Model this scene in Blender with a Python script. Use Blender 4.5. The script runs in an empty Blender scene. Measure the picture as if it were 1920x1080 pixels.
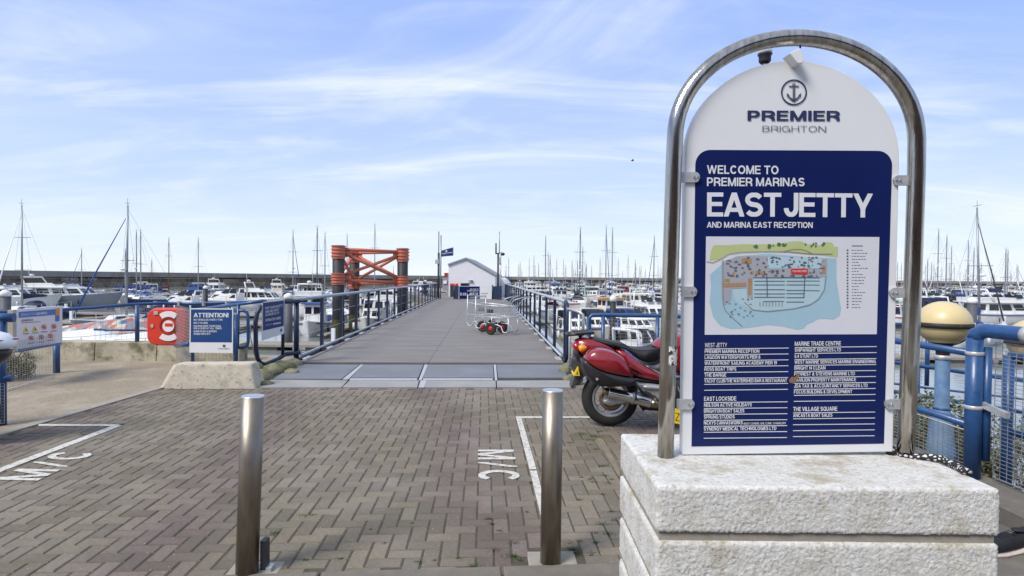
import bpy, math, random
from mathutils import Vector, Matrix, noise, Euler
random.seed(7)
R = math.radians
C = bpy.context.scene.collection
scn = bpy.context.scene
# ------------------------------------------------------------------ camera
FPX = 1080.0
cam_d = bpy.data.cameras.new('camera'); cam = bpy.data.objects.new('camera', cam_d); C.objects.link(cam)
cam_d.sensor_width = 36; cam_d.lens = 36 * FPX / 1920; cam_d.clip_end = 6000; cam_d.clip_start = 0.05
CAMM = Matrix.Rotation(R(89.0), 3, 'X') @ Matrix.Rotation(R(0.55), 3, 'Z')
cam.location = (0, 0, 1.5); cam.rotation_euler = CAMM.to_euler(); scn.camera = cam
# ------------------------------------------------------------------ light
SUN_EL, SUN_AZ = 46, -132         # azimuth measured from +Y (out over the sea) towards +X
w = bpy.data.worlds.new('World'); scn.world = w; w.use_nodes = True
nt = w.node_tree; N = nt.nodes; L = nt.links
for n in list(N): N.remove(n)
def nd(t, **k):
    n = N.new(t)
    for a, b in k.items(): setattr(n, a, b)
    return n
out = nd('ShaderNodeOutputWorld'); bg = nd('ShaderNodeBackground'); bg.inputs[1].default_value = 0.1
sky = nd('ShaderNodeTexSky', sky_type='NISHITA'); sky.sun_disc = False
sky.sun_elevation = R(SUN_EL); sky.sun_rotation = R(SUN_AZ); sky.air_density = 1.0; sky.dust_density = 0.6; sky.ozone_density = 2.0
tc = nd('ShaderNodeTexCoord'); sep = nd('ShaderNodeSeparateXYZ'); L.new(tc.outputs['Generated'], sep.inputs[0])
def mth(op, a, b=None, clamp=False):
    n = nd('ShaderNodeMath', operation=op, use_clamp=clamp)
    for i, v in enumerate((a, b)):
        if v is None: continue
        if isinstance(v, (int, float)): n.inputs[i].default_value = v
        else: L.new(v, n.inputs[i])
    return n.outputs[0]
def mixc(f, a, b):
    n = nd('ShaderNodeMix', data_type='RGBA')
    if isinstance(f, (int, float)): n.inputs[0].default_value = f
    else: L.new(f, n.inputs[0])
    for i, v in ((6, a), (7, b)):
        if isinstance(v, tuple): n.inputs[i].default_value = v
        else: L.new(v, n.inputs[i])
    return n.outputs[2]
# hazy whitening towards the horizon
zc = mth('MAXIMUM', sep.outputs[2], 0.0)
rmp = nd('ShaderNodeValToRGB'); L.new(zc, rmp.inputs[0])
cr = rmp.color_ramp; cr.interpolation = 'EASE'
cr.elements[0].position = 0.0; cr.elements[0].color = (7.6, 8.2, 8.8, 1)
cr.elements[1].position = 1.0; cr.elements[1].color = (5.6, 6.3, 7.9, 1)
for p, c in ((0.05, (6.7, 7.65, 8.9, 1)), (0.16, (4.95, 6.25, 8.9, 1)), (0.28, (3.7, 5.1, 8.9, 1)), (0.42, (2.7, 4.15, 8.7, 1)), (0.6, (4.6, 5.9, 8.6, 1))):
    e = cr.elements.new(p); e.color = c
base = mixc(0.9, sky.outputs[0], rmp.outputs[0])
# cirrus: direction projected on a high plane
zz = mth('ADD', zc, 0.16)
cx = mth('DIVIDE', sep.outputs[0], zz); cy = mth('DIVIDE', sep.outputs[1], zz)
cmb = nd('ShaderNodeCombineXYZ'); L.new(cx, cmb.inputs[0]); L.new(cy, cmb.inputs[1])
def layer(rot, scl, loc, nscale, detail, dist, lo, hi, rough=0.6):
    mp = nd('ShaderNodeMapping'); mp.inputs['Rotation'].default_value = (0, 0, R(rot)); mp.inputs['Scale'].default_value = scl
    mp.inputs['Location'].default_value = loc
    L.new(cmb.outputs[0], mp.inputs[0])
    nz = nd('ShaderNodeTexNoise'); nz.inputs['Scale'].default_value = nscale; nz.inputs['Detail'].default_value = detail
    nz.inputs['Roughness'].default_value = rough; nz.inputs['Distortion'].default_value = dist
    L.new(mp.outputs[0], nz.inputs['Vector'])
    r_ = nd('ShaderNodeMapRange'); r_.interpolation_type = 'SMOOTHSTEP'; L.new(nz.outputs[0], r_.inputs[0])
    r_.inputs[1].default_value = lo; r_.inputs[2].default_value = hi
    return r_.outputs[0]
c1 = layer(-24, (0.5, 1.7, 1), (3.1, 1.7, 0), 1.15, 8, 0.9, 0.45, 0.80)
c2 = layer(35, (0.8, 1.3, 1), (7.3, 4.2, 0), 0.9, 8, 1.4, 0.44, 0.82)
c3 = layer(-10, (0.25, 0.7, 1), (1.2, 9.2, 0), 0.8, 5, 0.3, 0.42, 0.72, 0.5)
cl = mth('ADD', mth('MULTIPLY', c1, 0.62), mth('MULTIPLY', c2, 0.50))
cl = mth('ADD', cl, mth('MULTIPLY', c3, 0.22))
cl = mth('MINIMUM', cl, 0.80)
col = mixc(cl, base, (7.8, 8.3, 9.0, 1))
L.new(col, bg.inputs[0]); L.new(bg.outputs[0], out.inputs[0])
sd = bpy.data.lights.new('sun', 'SUN'); sd.energy = 3.1; sd.angle = R(20); sd.color = (1, 0.95, 0.88)
sun = bpy.data.objects.new('sun', sd); C.objects.link(sun)
sv = Vector((math.sin(R(SUN_AZ)) * math.cos(R(SUN_EL)), math.cos(R(SUN_AZ)) * math.cos(R(SUN_EL)), math.sin(R(SUN_EL))))
sun.rotation_euler = sv.to_track_quat('Z', 'Y').to_euler(); sun.location = (0, 0, 30)
vs = scn.view_settings; vs.view_transform = 'Standard'; vs.look = 'None'; vs.exposure = 0.3; vs.gamma = 1.0; vs.use_curve_mapping = False

# ------------------------------------------------------------------ survey helpers (photo position -> place in the world)
CP = Vector((0, 0, 1.5))
def ray(px, py): return (CAMM @ Vector(((px - 960) / FPX, (540 - py) / FPX, -1))).normalized()
def G(px, py, z=0.0):
    d = ray(px, py); t = (z - 1.5) / d.z; return CP + d * t
def A(px, py, Y):
    d = ray(px, py); return CP + d * (Y / d.y)
def onplane(px, py, p0, n):
    d = ray(px, py); return CP + d * ((p0 - CP).dot(n) / d.dot(n))

# ------------------------------------------------------------------ materials
MATS = {}
def mat(name, col, rough=0.6, metal=0.0, var=0.12, scale=6.0, col2=None, lo=0.35, hi=0.65, bump=0.0, bscale=60.0, aniso=None,
        rand=0.0, stain=None, coat=0.0, spec=None, attr=None, detail=6, trans=0.0):
    """procedural surface: colour broken up by noise, optional second colour patches, fine relief, per-object tint"""
    if name in MATS: return MATS[name]
    m = bpy.data.materials.new(name); m.use_nodes = True; t = m.node_tree; n_, l_ = t.nodes, t.links
    b = n_['Principled BSDF']
    tcn = n_.new('ShaderNodeTexCoord'); vec = tcn.outputs['Object']
    if aniso:
        mp = n_.new('ShaderNodeMapping'); mp.inputs['Scale'].default_value = aniso; l_.new(vec, mp.inputs[0]); vec = mp.outputs[0]
    def noise_(s, d=detail, r=0.6):
        q = n_.new('ShaderNodeTexNoise'); q.inputs['Scale'].default_value = s; q.inputs['Detail'].default_value = d
        q.inputs['Roughness'].default_value = r; l_.new(vec, q.inputs['Vector']); return q.outputs[0]
    def rng(v, a, b2, c, d):
        q = n_.new('ShaderNodeMapRange'); l_.new(v, q.inputs[0])
        for i, x in enumerate((a, b2, c, d)): q.inputs[i + 1].default_value = x
        return q.outputs[0]
    def mix(f, a, b2, mode='MIX'):
        q = n_.new('ShaderNodeMix'); q.data_type = 'RGBA'; q.blend_type = mode
        if isinstance(f, float): q.inputs[0].default_value = f
        else: l_.new(f, q.inputs[0])
        for i, v in ((6, a), (7, b2)):
            if isinstance(v, tuple): q.inputs[i].default_value = v if len(v) == 4 else (*v, 1)
            else: l_.new(v, q.inputs[i])
        return q.outputs[2]
    n1 = noise_(scale)
    colr = mix(rng(n1, 0.3, 0.7, 0, 1), tuple(c * (1 - var) for c in col), tuple(min(1, c * (1 + var)) for c in col))
    if col2 is not None:
        n2 = noise_(scale * 0.63, 9, 0.68); colr = mix(rng(n2, lo, hi, 0, 1), colr, col2)
    if stain is not None:      # (colour, scale, lo, hi)
        n3 = noise_(stain[1], 10, 0.7); colr = mix(rng(n3, stain[2], stain[3], 0, 1), colr, stain[0])
    if rand:
        oi = n_.new('ShaderNodeObjectInfo'); v = rng(oi.outputs['Random'], 0, 1, 1 - rand, 1 + rand)
        colr = mix(1.0, colr, v_to_col(n_, l_, v), 'MULTIPLY')
    if attr:
        at = n_.new('ShaderNodeAttribute'); at.attribute_name = attr
        colr = mix(1.0, colr, at.outputs['Color'], 'MULTIPLY')
    l_.new(colr, b.inputs['Base Color'])
    b.inputs['Roughness'].default_value = rough; b.inputs['Metallic'].default_value = metal
    if rough > 0.08:
        l_.new(rng(n1, 0.3, 0.7, rough * 0.85, min(1, rough * 1.15)), b.inputs['Roughness'])
    if coat: b.inputs['Coat Weight'].default_value = coat; b.inputs['Coat Roughness'].default_value = 0.08
    if spec is not None: b.inputs['Specular IOR Level'].default_value = spec
    if bump:
        q = n_.new('ShaderNodeBump'); q.inputs['Strength'].default_value = bump; q.inputs['Distance'].default_value = 0.02
        l_.new(noise_(bscale, 8, 0.7), q.inputs['Height']); l_.new(q.outputs[0], b.inputs['Normal'])
    MATS[name] = m; return m
def v_to_col(n_, l_, v):
    q = n_.new('ShaderNodeCombineColor')
    for i in range(3): l_.new(v, q.inputs[i])
    return q.outputs[0]

M = {}
M['steel'] = mat('polished_steel', (0.44, 0.41, 0.365), 0.14, 1.0, 0.35, 5, aniso=(9, 9, 0.7), bump=0.14, bscale=3)
M['brushed'] = mat('brushed_steel', (0.285, 0.25, 0.205), 0.42, 1.0, 0.18, 4, aniso=(6, 6, 1), stain=((0.20, 0.15, 0.095), 3, 0.48, 0.8), bump=0.05, bscale=60)
M['bcap'] = mat('bollard_cap_steel', (0.72, 0.72, 0.74), 0.3, 1.0, 0.05, 30)
M['galv'] = mat('galvanised_steel', (0.56, 0.57, 0.58), 0.45, 0.6, 0.15, 20)
M['wire'] = mat('mesh_wire', (0.40, 0.41, 0.41), 0.5, 0.7, 0.15, 20)
M['blue'] = mat('blue_paint', (0.017, 0.068, 0.195), 0.38, 0, 0.18, 14, stain=((0.07, 0.12, 0.21), 9, 0.66, 0.85), coat=0.15)
M['blue2'] = mat('faded_blue_paint', (0.09, 0.18, 0.34), 0.5, 0, 0.2, 9, col2=(0.25, 0.30, 0.38), lo=0.5, hi=0.8)
M['navy'] = mat('navy_paint', (0.012, 0.022, 0.055), 0.42, 0, 0.2, 10)
M['railtop'] = mat('pale_sheen_rail', (0.38, 0.42, 0.48), 0.4, 0.2, 0.2, 12)  # pale tone puts the white shine of the handrails into the colour
M['black'] = mat('black_rubber', (0.012, 0.012, 0.013), 0.55, 0, 0.2, 20)
M['blackg'] = mat('black_plastic', (0.02, 0.02, 0.022), 0.35, 0, 0.2, 20)
M['tyre'] = mat('tyre_rubber', (0.016, 0.016, 0.016), 0.75, 0, 0.3, 30, bump=0.1, bscale=90)
M['white'] = mat('white_paint', (0.72, 0.73, 0.75), 0.4, 0, 0.05, 6)
M['panelw'] = mat('sign_white', (0.70, 0.71, 0.725), 0.35, 0, 0.02, 2.0, coat=0.1, stain=((0.65, 0.65, 0.655), 3, 0.5, 0.8))
M['panelb'] = mat('sign_blue', (0.006, 0.014, 0.088), 0.25, 0, 0.12, 1.6, stain=((0.016, 0.024, 0.095), 5, 0.60, 0.9), spec=0.25)
M['print'] = mat('print_white', (0.66, 0.67, 0.70), 0.4, 0, 0.03, 9)
M['printn'] = mat('print_navy', (0.018, 0.025, 0.09), 0.4, 0, 0.03, 9)
M['printg'] = mat('print_grey', (0.10, 0.11, 0.15), 0.4, 0, 0.03, 9)
M['red'] = mat('red_gloss_paint', (0.22, 0.007, 0.014), 0.22, 0, 0.12, 3, coat=0.7)
M['redp'] = mat('red_plastic', (0.62, 0.045, 0.025), 0.35, 0, 0.08, 5)
M['amber'] = mat('amber_lens', (0.85, 0.28, 0.01), 0.15, 0, 0.1, 30)
M['redlens'] = mat('red_lens', (0.33, 0.008, 0.01), 0.08, 0, 0.2, 30, coat=0.5)
M['yellow'] = mat('yellow_plate', (0.75, 0.52, 0.02), 0.4, 0, 0.05, 30)
M['orange'] = mat('orange_coated_steel', (0.50, 0.15, 0.095), 0.55, 0, 0.18, 2.5, stain=((0.28, 0.12, 0.08), 2.5, 0.55, 0.85))
M['pile'] = mat('black_pile_steel', (0.022, 0.021, 0.025), 0.6, 0, 0.3, 2)
M['weed'] = mat('pile_weed', (0.045, 0.045, 0.018), 0.9, 0, 0.4, 5, bump=0.5, bscale=12)
M['pilegrey'] = mat('grey_pile_sleeve', (0.075, 0.08, 0.09), 0.6, 0, 0.15, 2)
M['pilecap'] = mat('white_pile_cap', (0.72, 0.72, 0.72), 0.5, 0, 0.06, 5)
M['conc'] = mat('weathered_concrete', (0.36, 0.33, 0.28), 0.9, 0, 0.16, 7, col2=(0.25, 0.225, 0.18), lo=0.42, hi=0.72, bump=0.3, bscale=70)
M['concw'] = mat('mossy_concrete', (0.42, 0.375, 0.28), 0.92, 0, 0.2, 6, col2=(0.15, 0.135, 0.085), lo=0.48, hi=0.66, stain=((0.09, 0.10, 0.035), 4, 0.57, 0.75), bump=0.4, bscale=60)
M['pad'] = mat('concrete_pad', (0.30, 0.27, 0.225), 0.9, 0, 0.12, 15, bump=0.25, bscale=120)
M['kerb'] = mat('kerb_concrete', (0.165, 0.145, 0.118), 0.9, 0, 0.18, 9, col2=(0.14, 0.125, 0.105), lo=0.45, hi=0.7, bump=0.3, bscale=90)
M['render'] = mat('white_roughcast', (0.72, 0.71, 0.68), 0.85, 0, 0.12, 60, stain=((0.38, 0.35, 0.265), 58, 0.54, 0.66), col2=(0.56, 0.535, 0.46), lo=0.5, hi=0.75, bump=0.55, bscale=210, detail=9)
M['deck'] = mat('grey_deck_boards', (0.165, 0.143, 0.125), 0.68, 0, 0.14, 1.2, col2=(0.205, 0.195, 0.185), lo=0.4, hi=0.66, aniso=(0.9, 4.5, 1), bump=0.12, bscale=60)
M['plate'] = mat('steel_cover_plate', (0.195, 0.198, 0.208), 0.55, 0.3, 0.14, 2, col2=(0.17, 0.168, 0.168), lo=0.45, hi=0.7, bump=0.06, bscale=90)
M['strip'] = mat('pale_ramp_concrete', (0.28, 0.27, 0.262), 0.8, 0, 0.14, 3, stain=((0.16, 0.15, 0.145), 6, 0.55, 0.8), bump=0.15, bscale=90)
M['bright'] = mat('bright_joint_strip', (0.46, 0.46, 0.46), 0.4, 0.3, 0.1, 12)
M['joint'] = mat('dark_joint', (0.04, 0.038, 0.035), 0.95, 0, 0.2, 20)
M['line'] = mat('road_paint', (0.56, 0.54, 0.49), 0.8, 0, 0.1, 20, stain=((0.27, 0.24, 0.20), 26, 0.50, 0.64))
M['yline'] = mat('worn_yellow_paint', (0.27, 0.20, 0.10), 0.8, 0, 0.15, 10, col2=(0.19, 0.16, 0.125), lo=0.36, hi=0.52)
M['path'] = mat('beige_path', (0.285, 0.232, 0.165), 0.92, 0, 0.22, 45, col2=(0.17, 0.14, 0.10), lo=0.46, hi=0.66, stain=((0.36, 0.31, 0.235), 1.6, 0.48, 0.66), bump=0.2, bscale=140)
M['soil'] = mat('brown_soil', (0.11, 0.085, 0.06), 0.95, 0, 0.3, 12, bump=0.4, bscale=40)
M['water'] = None
M['globe'] = mat('yellow_globe', (0.60, 0.48, 0.24), 0.4, 0, 0.07, 4, stain=((0.58, 0.51, 0.36), 3, 0.5, 0.8), coat=0.25)
M['alum'] = mat('mast_aluminium', (0.27, 0.28, 0.30), 0.4, 0.5, 0.12, 3)
M['mastd'] = mat('dark_mast', (0.08, 0.085, 0.095), 0.45, 0.2, 0.1, 3)
M['mastb'] = mat('varnished_mast', (0.11, 0.055, 0.035), 0.5, 0, 0.2, 3)
M['hullw'] = mat('hull_white', (0.68, 0.68, 0.67), 0.3, 0, 0.05, 2, rand=0.06)
M['hullc'] = mat('hull_cream', (0.55, 0.51, 0.42), 0.35, 0, 0.05, 2, rand=0.06)
M['hulln'] = mat('hull_navy', (0.015, 0.03, 0.09), 0.3, 0, 0.1, 2)
M['hullg'] = mat('hull_grey', (0.26, 0.275, 0.30), 0.35, 0, 0.06, 2, rand=0.06)
M['hullr'] = mat('hull_red', (0.30, 0.03, 0.03), 0.35, 0, 0.1, 2)
M['deckw'] = mat('deck_white', (0.66, 0.66, 0.645), 0.5, 0, 0.06, 3, rand=0.05)
M['glass'] = mat('dark_glass', (0.018, 0.02, 0.024), 0.07, 0, 0.2, 4)
M['anti'] = mat('antifouling', (0.02, 0.03, 0.05), 0.6, 0, 0.2, 4)
M['cblue'] = mat('blue_canvas', (0.02, 0.06, 0.24), 0.75, 0, 0.15, 5)
M['cnavy'] = mat('navy_canvas', (0.012, 0.02, 0.07), 0.75, 0, 0.15, 5)
M['cblack'] = mat('black_canvas', (0.02, 0.02, 0.022), 0.75, 0, 0.15, 5)
M['cbeige'] = mat('beige_canvas', (0.42, 0.38, 0.30), 0.75, 0, 0.12, 5)
M['cgreen'] = mat('green_canvas', (0.02, 0.09, 0.05), 0.75, 0, 0.12, 5)
M['cred'] = mat('maroon_canvas', (0.16, 0.02, 0.03), 0.75, 0, 0.12, 5)
M['corange'] = mat('orange_canvas', (0.62, 0.28, 0.04), 0.7, 0, 0.12, 5)
M['pontoon'] = mat('pontoon_decking', (0.26, 0.235, 0.20), 0.85, 0, 0.15, 3)
M['wallp'] = mat('parapet_concrete', (0.27, 0.255, 0.235), 0.9, 0, 0.12, 0.2, col2=(0.17, 0.16, 0.145), lo=0.42, hi=0.7)
M['wallb'] = mat('breakwater_concrete', (0.20, 0.165, 0.125), 0.95, 0, 0.3, 0.25, col2=(0.09, 0.072, 0.055), lo=0.42, hi=0.60, stain=((0.30, 0.265, 0.205), 0.6, 0.55, 0.70), rand=0.16, aniso=(1, 1, 0.45))
M['wallm'] = mat('wall_recess_shade', (0.05, 0.045, 0.04), 0.95, 0, 0.2, 0.3)  # near-black tone paints in the shadow below the overhanging parapet
M['shed'] = mat('white_cladding', (0.68, 0.68, 0.70), 0.6, 0, 0.03, 1.5)
M['quay'] = mat('quay_wall', (0.18, 0.165, 0.14), 0.95, 0, 0.2, 1.5, bump=0.3, bscale=20)
M['lamp'] = mat('pole_dark', (0.03, 0.032, 0.04), 0.5, 0, 0.15, 10)
M['bark'] = mat('stem_bark', (0.10, 0.07, 0.045), 0.9, 0, 0.2, 20)

# ------------------------------------------------------------------ mesh builder
class MB:
    def __init__(s): s.v = []; s.f = []; s.m = []; s.sm = []; s.mats = []; s.cur = 0
    def use(s, m):
        if m not in s.mats: s.mats.append(m)
        s.cur = s.mats.index(m); return s
    def add(s, vs, fs, smooth=False):
        o = len(s.v); s.v += [tuple(x) for x in vs]
        for f in fs: s.f.append(tuple(i + o for i in f)); s.m.append(s.cur); s.sm.append(smooth)
        return s
    def box(s, c, d, rot=0.0, mtx=None, ch=0.0):
        """box of size d at centre c, rotated about z; ch chamfers the top edge"""
        x, y, z = d[0] / 2, d[1] / 2, d[2] / 2
        P = [(-x, -y, -z), (x, -y, -z), (x, y, -z), (-x, y, -z)]
        if ch:
            P += [(-x, -y, z - ch), (x, -y, z - ch), (x, y, z - ch), (-x, y, z - ch), (-x + ch, -y + ch, z), (x - ch, -y + ch, z), (x - ch, y - ch, z), (-x + ch, y - ch, z)]
            F = [(3, 2, 1, 0), (0, 1, 5, 4), (1, 2, 6, 5), (2, 3, 7, 6), (3, 0, 4, 7), (4, 5, 9, 8), (5, 6, 10, 9), (6, 7, 11, 10), (7, 4, 8, 11), (8, 9, 10, 11)]
        else:
            P += [(-x, -y, z), (x, -y, z), (x, y, z), (-x, y, z)]
            F = [(3, 2, 1, 0), (0, 1, 5, 4), (1, 2, 6, 5), (2, 3, 7, 6), (3, 0, 4, 7), (4, 5, 6, 7)]
        m = (mtx or Matrix.Rotation(rot, 3, 'Z')); c = Vector(c)
        return s.add([m @ Vector(p) + c for p in P], F)
    def bbox(s, a, b, **k):
        a, b = Vector(a), Vector(b); return s.box((a + b) / 2, b - a, **k)
    def tube(s, pts, r, n=8, closed=False, cap=True, smooth=True):
        pts = [Vector(p) for p in pts]; k = len(pts)
        rs = r if isinstance(r, (list, tuple)) else [r] * k
        V = []; up = None
        for i, p in enumerate(pts):
            a = pts[(i - 1) % k] if (closed or i > 0) else p; b = pts[(i + 1) % k] if (closed or i < k - 1) else p
            t = (b - a); t = t.normalized() if t.length > 1e-9 else Vector((0, 0, 1))
            if up is None:
                up = Vector((0, 0, 1)) if abs(t.z) < 0.9 else Vector((0, 1, 0))
            u = t.cross(up); u = u.normalized() if u.length > 1e-6 else t.orthogonal().normalized()
            w2 = u.cross(t).normalized(); up = w2
            for j in range(n):
                a2 = 2 * math.pi * j / n; V.append(p + (u * math.cos(a2) + w2 * math.sin(a2)) * rs[i])
        F = []
        for i in range(k if closed else k - 1):
            for j in range(n):
                F.append((i * n + j, i * n + (j + 1) % n, ((i + 1) % k) * n + (j + 1) % n, ((i + 1) % k) * n + j))
        s.add(V, F, smooth)
        if cap and not closed:
            o = len(s.v) - len(V)
            s.f.append(tuple(o + j for j in range(n))[::-1]); s.m.append(s.cur); s.sm.append(False)
            s.f.append(tuple(o + (k - 1) * n + j for j in range(n))); s.m.append(s.cur); s.sm.append(False)
        return s
    def bar(s, a, b, w_=0.01, h=None):
        """thin square bar"""
        a, b = Vector(a), Vector(b); t = (b - a).normalized()
        u = t.cross(Vector((0, 0, 1))); u = u.normalized() if u.length > 1e-4 else Vector((1, 0, 0))
        v = u.cross(t); h = h or w_; P = []
        for q in (a, b):
            for x, y in ((-1, -1), (1, -1), (1, 1), (-1, 1)): P.append(q + u * x * w_ / 2 + v * y * h / 2)
        return s.add(P, [(0, 1, 5, 4), (1, 2, 6, 5), (2, 3, 7, 6), (3, 0, 4, 7), (3, 2, 1, 0), (4, 5, 6, 7)])
    def lathe(s, prof, c=(0, 0, 0), n=24, axis='Z', mtx=None, smooth=True, cap=True):
        c = Vector(c); V = []
        mm = mtx or {'Z': Matrix.Identity(3), 'Y': Matrix.Rotation(R(90), 3, 'X'), 'X': Matrix.Rotation(R(90), 3, 'Y')}[axis]
        for r, z in prof:
            for j in range(n):
                a = 2 * math.pi * j / n; V.append(mm @ Vector((r * math.cos(a), r * math.sin(a), z)) + c)
        F = []
        for i in range(len(prof) - 1):
            for j in range(n):
                F.append((i * n + j, i * n + (j + 1) % n, (i + 1) * n + (j + 1) % n, (i + 1) * n + j))
        s.add(V, F, smooth); o = len(s.v) - len(V)
        if not cap: return s
        if prof[0][0] > 1e-5: s.f.append(tuple(o + j for j in range(n))[::-1]); s.m.append(s.cur); s.sm.append(False)
        if prof[-1][0] > 1e-5: s.f.append(tuple(o + (len(prof) - 1) * n + j for j in range(n))); s.m.append(s.cur); s.sm.append(False)
        return s
    def sphere(s, c, r, n=12, sq=(1, 1, 1)):
        prof = [(max(1e-6, math.sin(math.pi * i / n)), -math.cos(math.pi * i / n)) for i in range(n + 1)]
        return s.lathe(prof, c, n * 2, mtx=Matrix.Diagonal(Vector((r * sq[0], r * sq[1], r * sq[2]))))
    def prism(s, pts, off):
        """closed outline pts (3D) extruded by vector off"""
        pts = [Vector(p) for p in pts]; off = Vector(off); n = len(pts)
        return s.add(pts + [p + off for p in pts], [tuple(range(n)), tuple(range(2 * n - 1, n - 1, -1))] + [(i, i + n, (i + 1) % n + n, (i + 1) % n) for i in range(n)])
    def puff(s, pts, axis, hw, rnd=0.35, smooth=True, inset=0.12):
        """solid swelling from the outline pts, half width hw along axis, softly rounded sides"""
        pts = [Vector(p) for p in pts]; n = len(pts); cen = sum(pts, Vector()) / n; axis = Vector(axis).normalized()
        rings = [(-1, inset * 2.2), (-1 + rnd * 0.35, inset), (-1 + rnd, inset * 0.3), (0, 0), (1 - rnd, inset * 0.3), (1 - rnd * 0.35, inset), (1, inset * 2.2)]
        V = []
        for wv, k in rings:
            for p in pts: V.append(p + (cen - p) * k + axis * hw * wv)
        F = []
        for i in range(len(rings) - 1):
            for j in range(n): F.append((i * n + j, i * n + (j + 1) % n, (i + 1) * n + (j + 1) % n, (i + 1) * n + j))
        F.append(tuple(range(n))[::-1]); F.append(tuple((len(rings) - 1) * n + j for j in range(n)))
        return s.add(V, F, smooth)
    def loft(s, rings, closed=True, smooth=True, caps=True):
        n = len(rings[0]); V = [p for r_ in rings for p in r_]; F = []
        for i in range(len(rings) - 1):
            for j in range(n if closed else n - 1): F.append((i * n + j, i * n + (j + 1) % n, (i + 1) * n + (j + 1) % n, (i + 1) * n + j))
        if caps: F.append(tuple(range(n))[::-1]); F.append(tuple((len(rings) - 1) * n + j for j in range(n)))
        return s.add(V, F, smooth)
    def build(s, name, m=None, parent=None, label=None, kind=None, world=True, bev=0.0, tint=None, fixn=True):
        me = bpy.data.meshes.new(name)
        vv = s.v
        if world and parent is not None:
            im = INV.get(parent.name)
            if im is not None: vv = [im @ Vector(p) for p in vv]
        me.from_pydata([tuple(p) for p in vv], [], s.f)
        for mm in ([m] if m else s.mats): me.materials.append(mm)
        if not m: me.polygons.foreach_set('material_index', s.m)
        me.polygons.foreach_set('use_smooth', s.sm)
        if tint is not None:
            ca = me.color_attributes.new('tint', 'FLOAT_COLOR', 'CORNER'); arr = []
            for p, tcol in zip(me.polygons, tint): arr += list(tcol) * p.loop_total
            ca.data.foreach_set('color', arr)
        if fixn:
            import bmesh
            bm = bmesh.new(); bm.from_mesh(me); bmesh.ops.recalc_face_normals(bm, faces=bm.faces)
            if bev: bmesh.ops.bevel(bm, geom=[e for e in bm.edges if len(e.link_faces) == 2 and e.calc_face_angle() > 0.5], offset=bev, segments=2, profile=0.6, affect='EDGES', clamp_overlap=True)
            bm.to_mesh(me); bm.free()
        me.update()
        o = bpy.data.objects.new(name, me); C.objects.link(o)
        if parent is not None:
            o.parent = parent; INV[o.name] = INV.get(parent.name, Matrix.Identity(4))
        if label: o['label'] = label
        if kind: o['kind'] = kind
        return o
INV = {}
def thing(name, label, cat, loc=(0, 0, 0), rz=0.0, group=None):
    o = bpy.data.objects.new(name, None); C.objects.link(o); o.empty_display_size = 0.2
    o.location = loc; o.rotation_euler = (0, 0, rz); o['label'] = label; o['category'] = cat
    if group: o['group'] = group
    INV[o.name] = (Matrix.Translation(Vector(loc)) @ Matrix.Rotation(rz, 4, 'Z')).inverted(); return o
def tag(o, label, cat, group=None):
    o['label'] = label; o['category'] = cat
    if group: o['group'] = group
    return o
def copy_thing(root, loc, rz, label, group=None):
    def cp(o, par):
        c = o.copy(); C.objects.link(c); c.parent = par
        for ch in o.children: cp(ch, c)
        return c
    r_ = cp(root, None); r_.location = loc; r_.rotation_euler = (0, 0, rz); r_['label'] = label
    if group: r_['group'] = group
    return r_
def arc(c, r, a0, a1, n, fx, fy):
    return [c + fx * r * math.cos(a0 + (a1 - a0) * i / n) + fy * r * math.sin(a0 + (a1 - a0) * i / n) for i in range(n + 1)]
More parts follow.
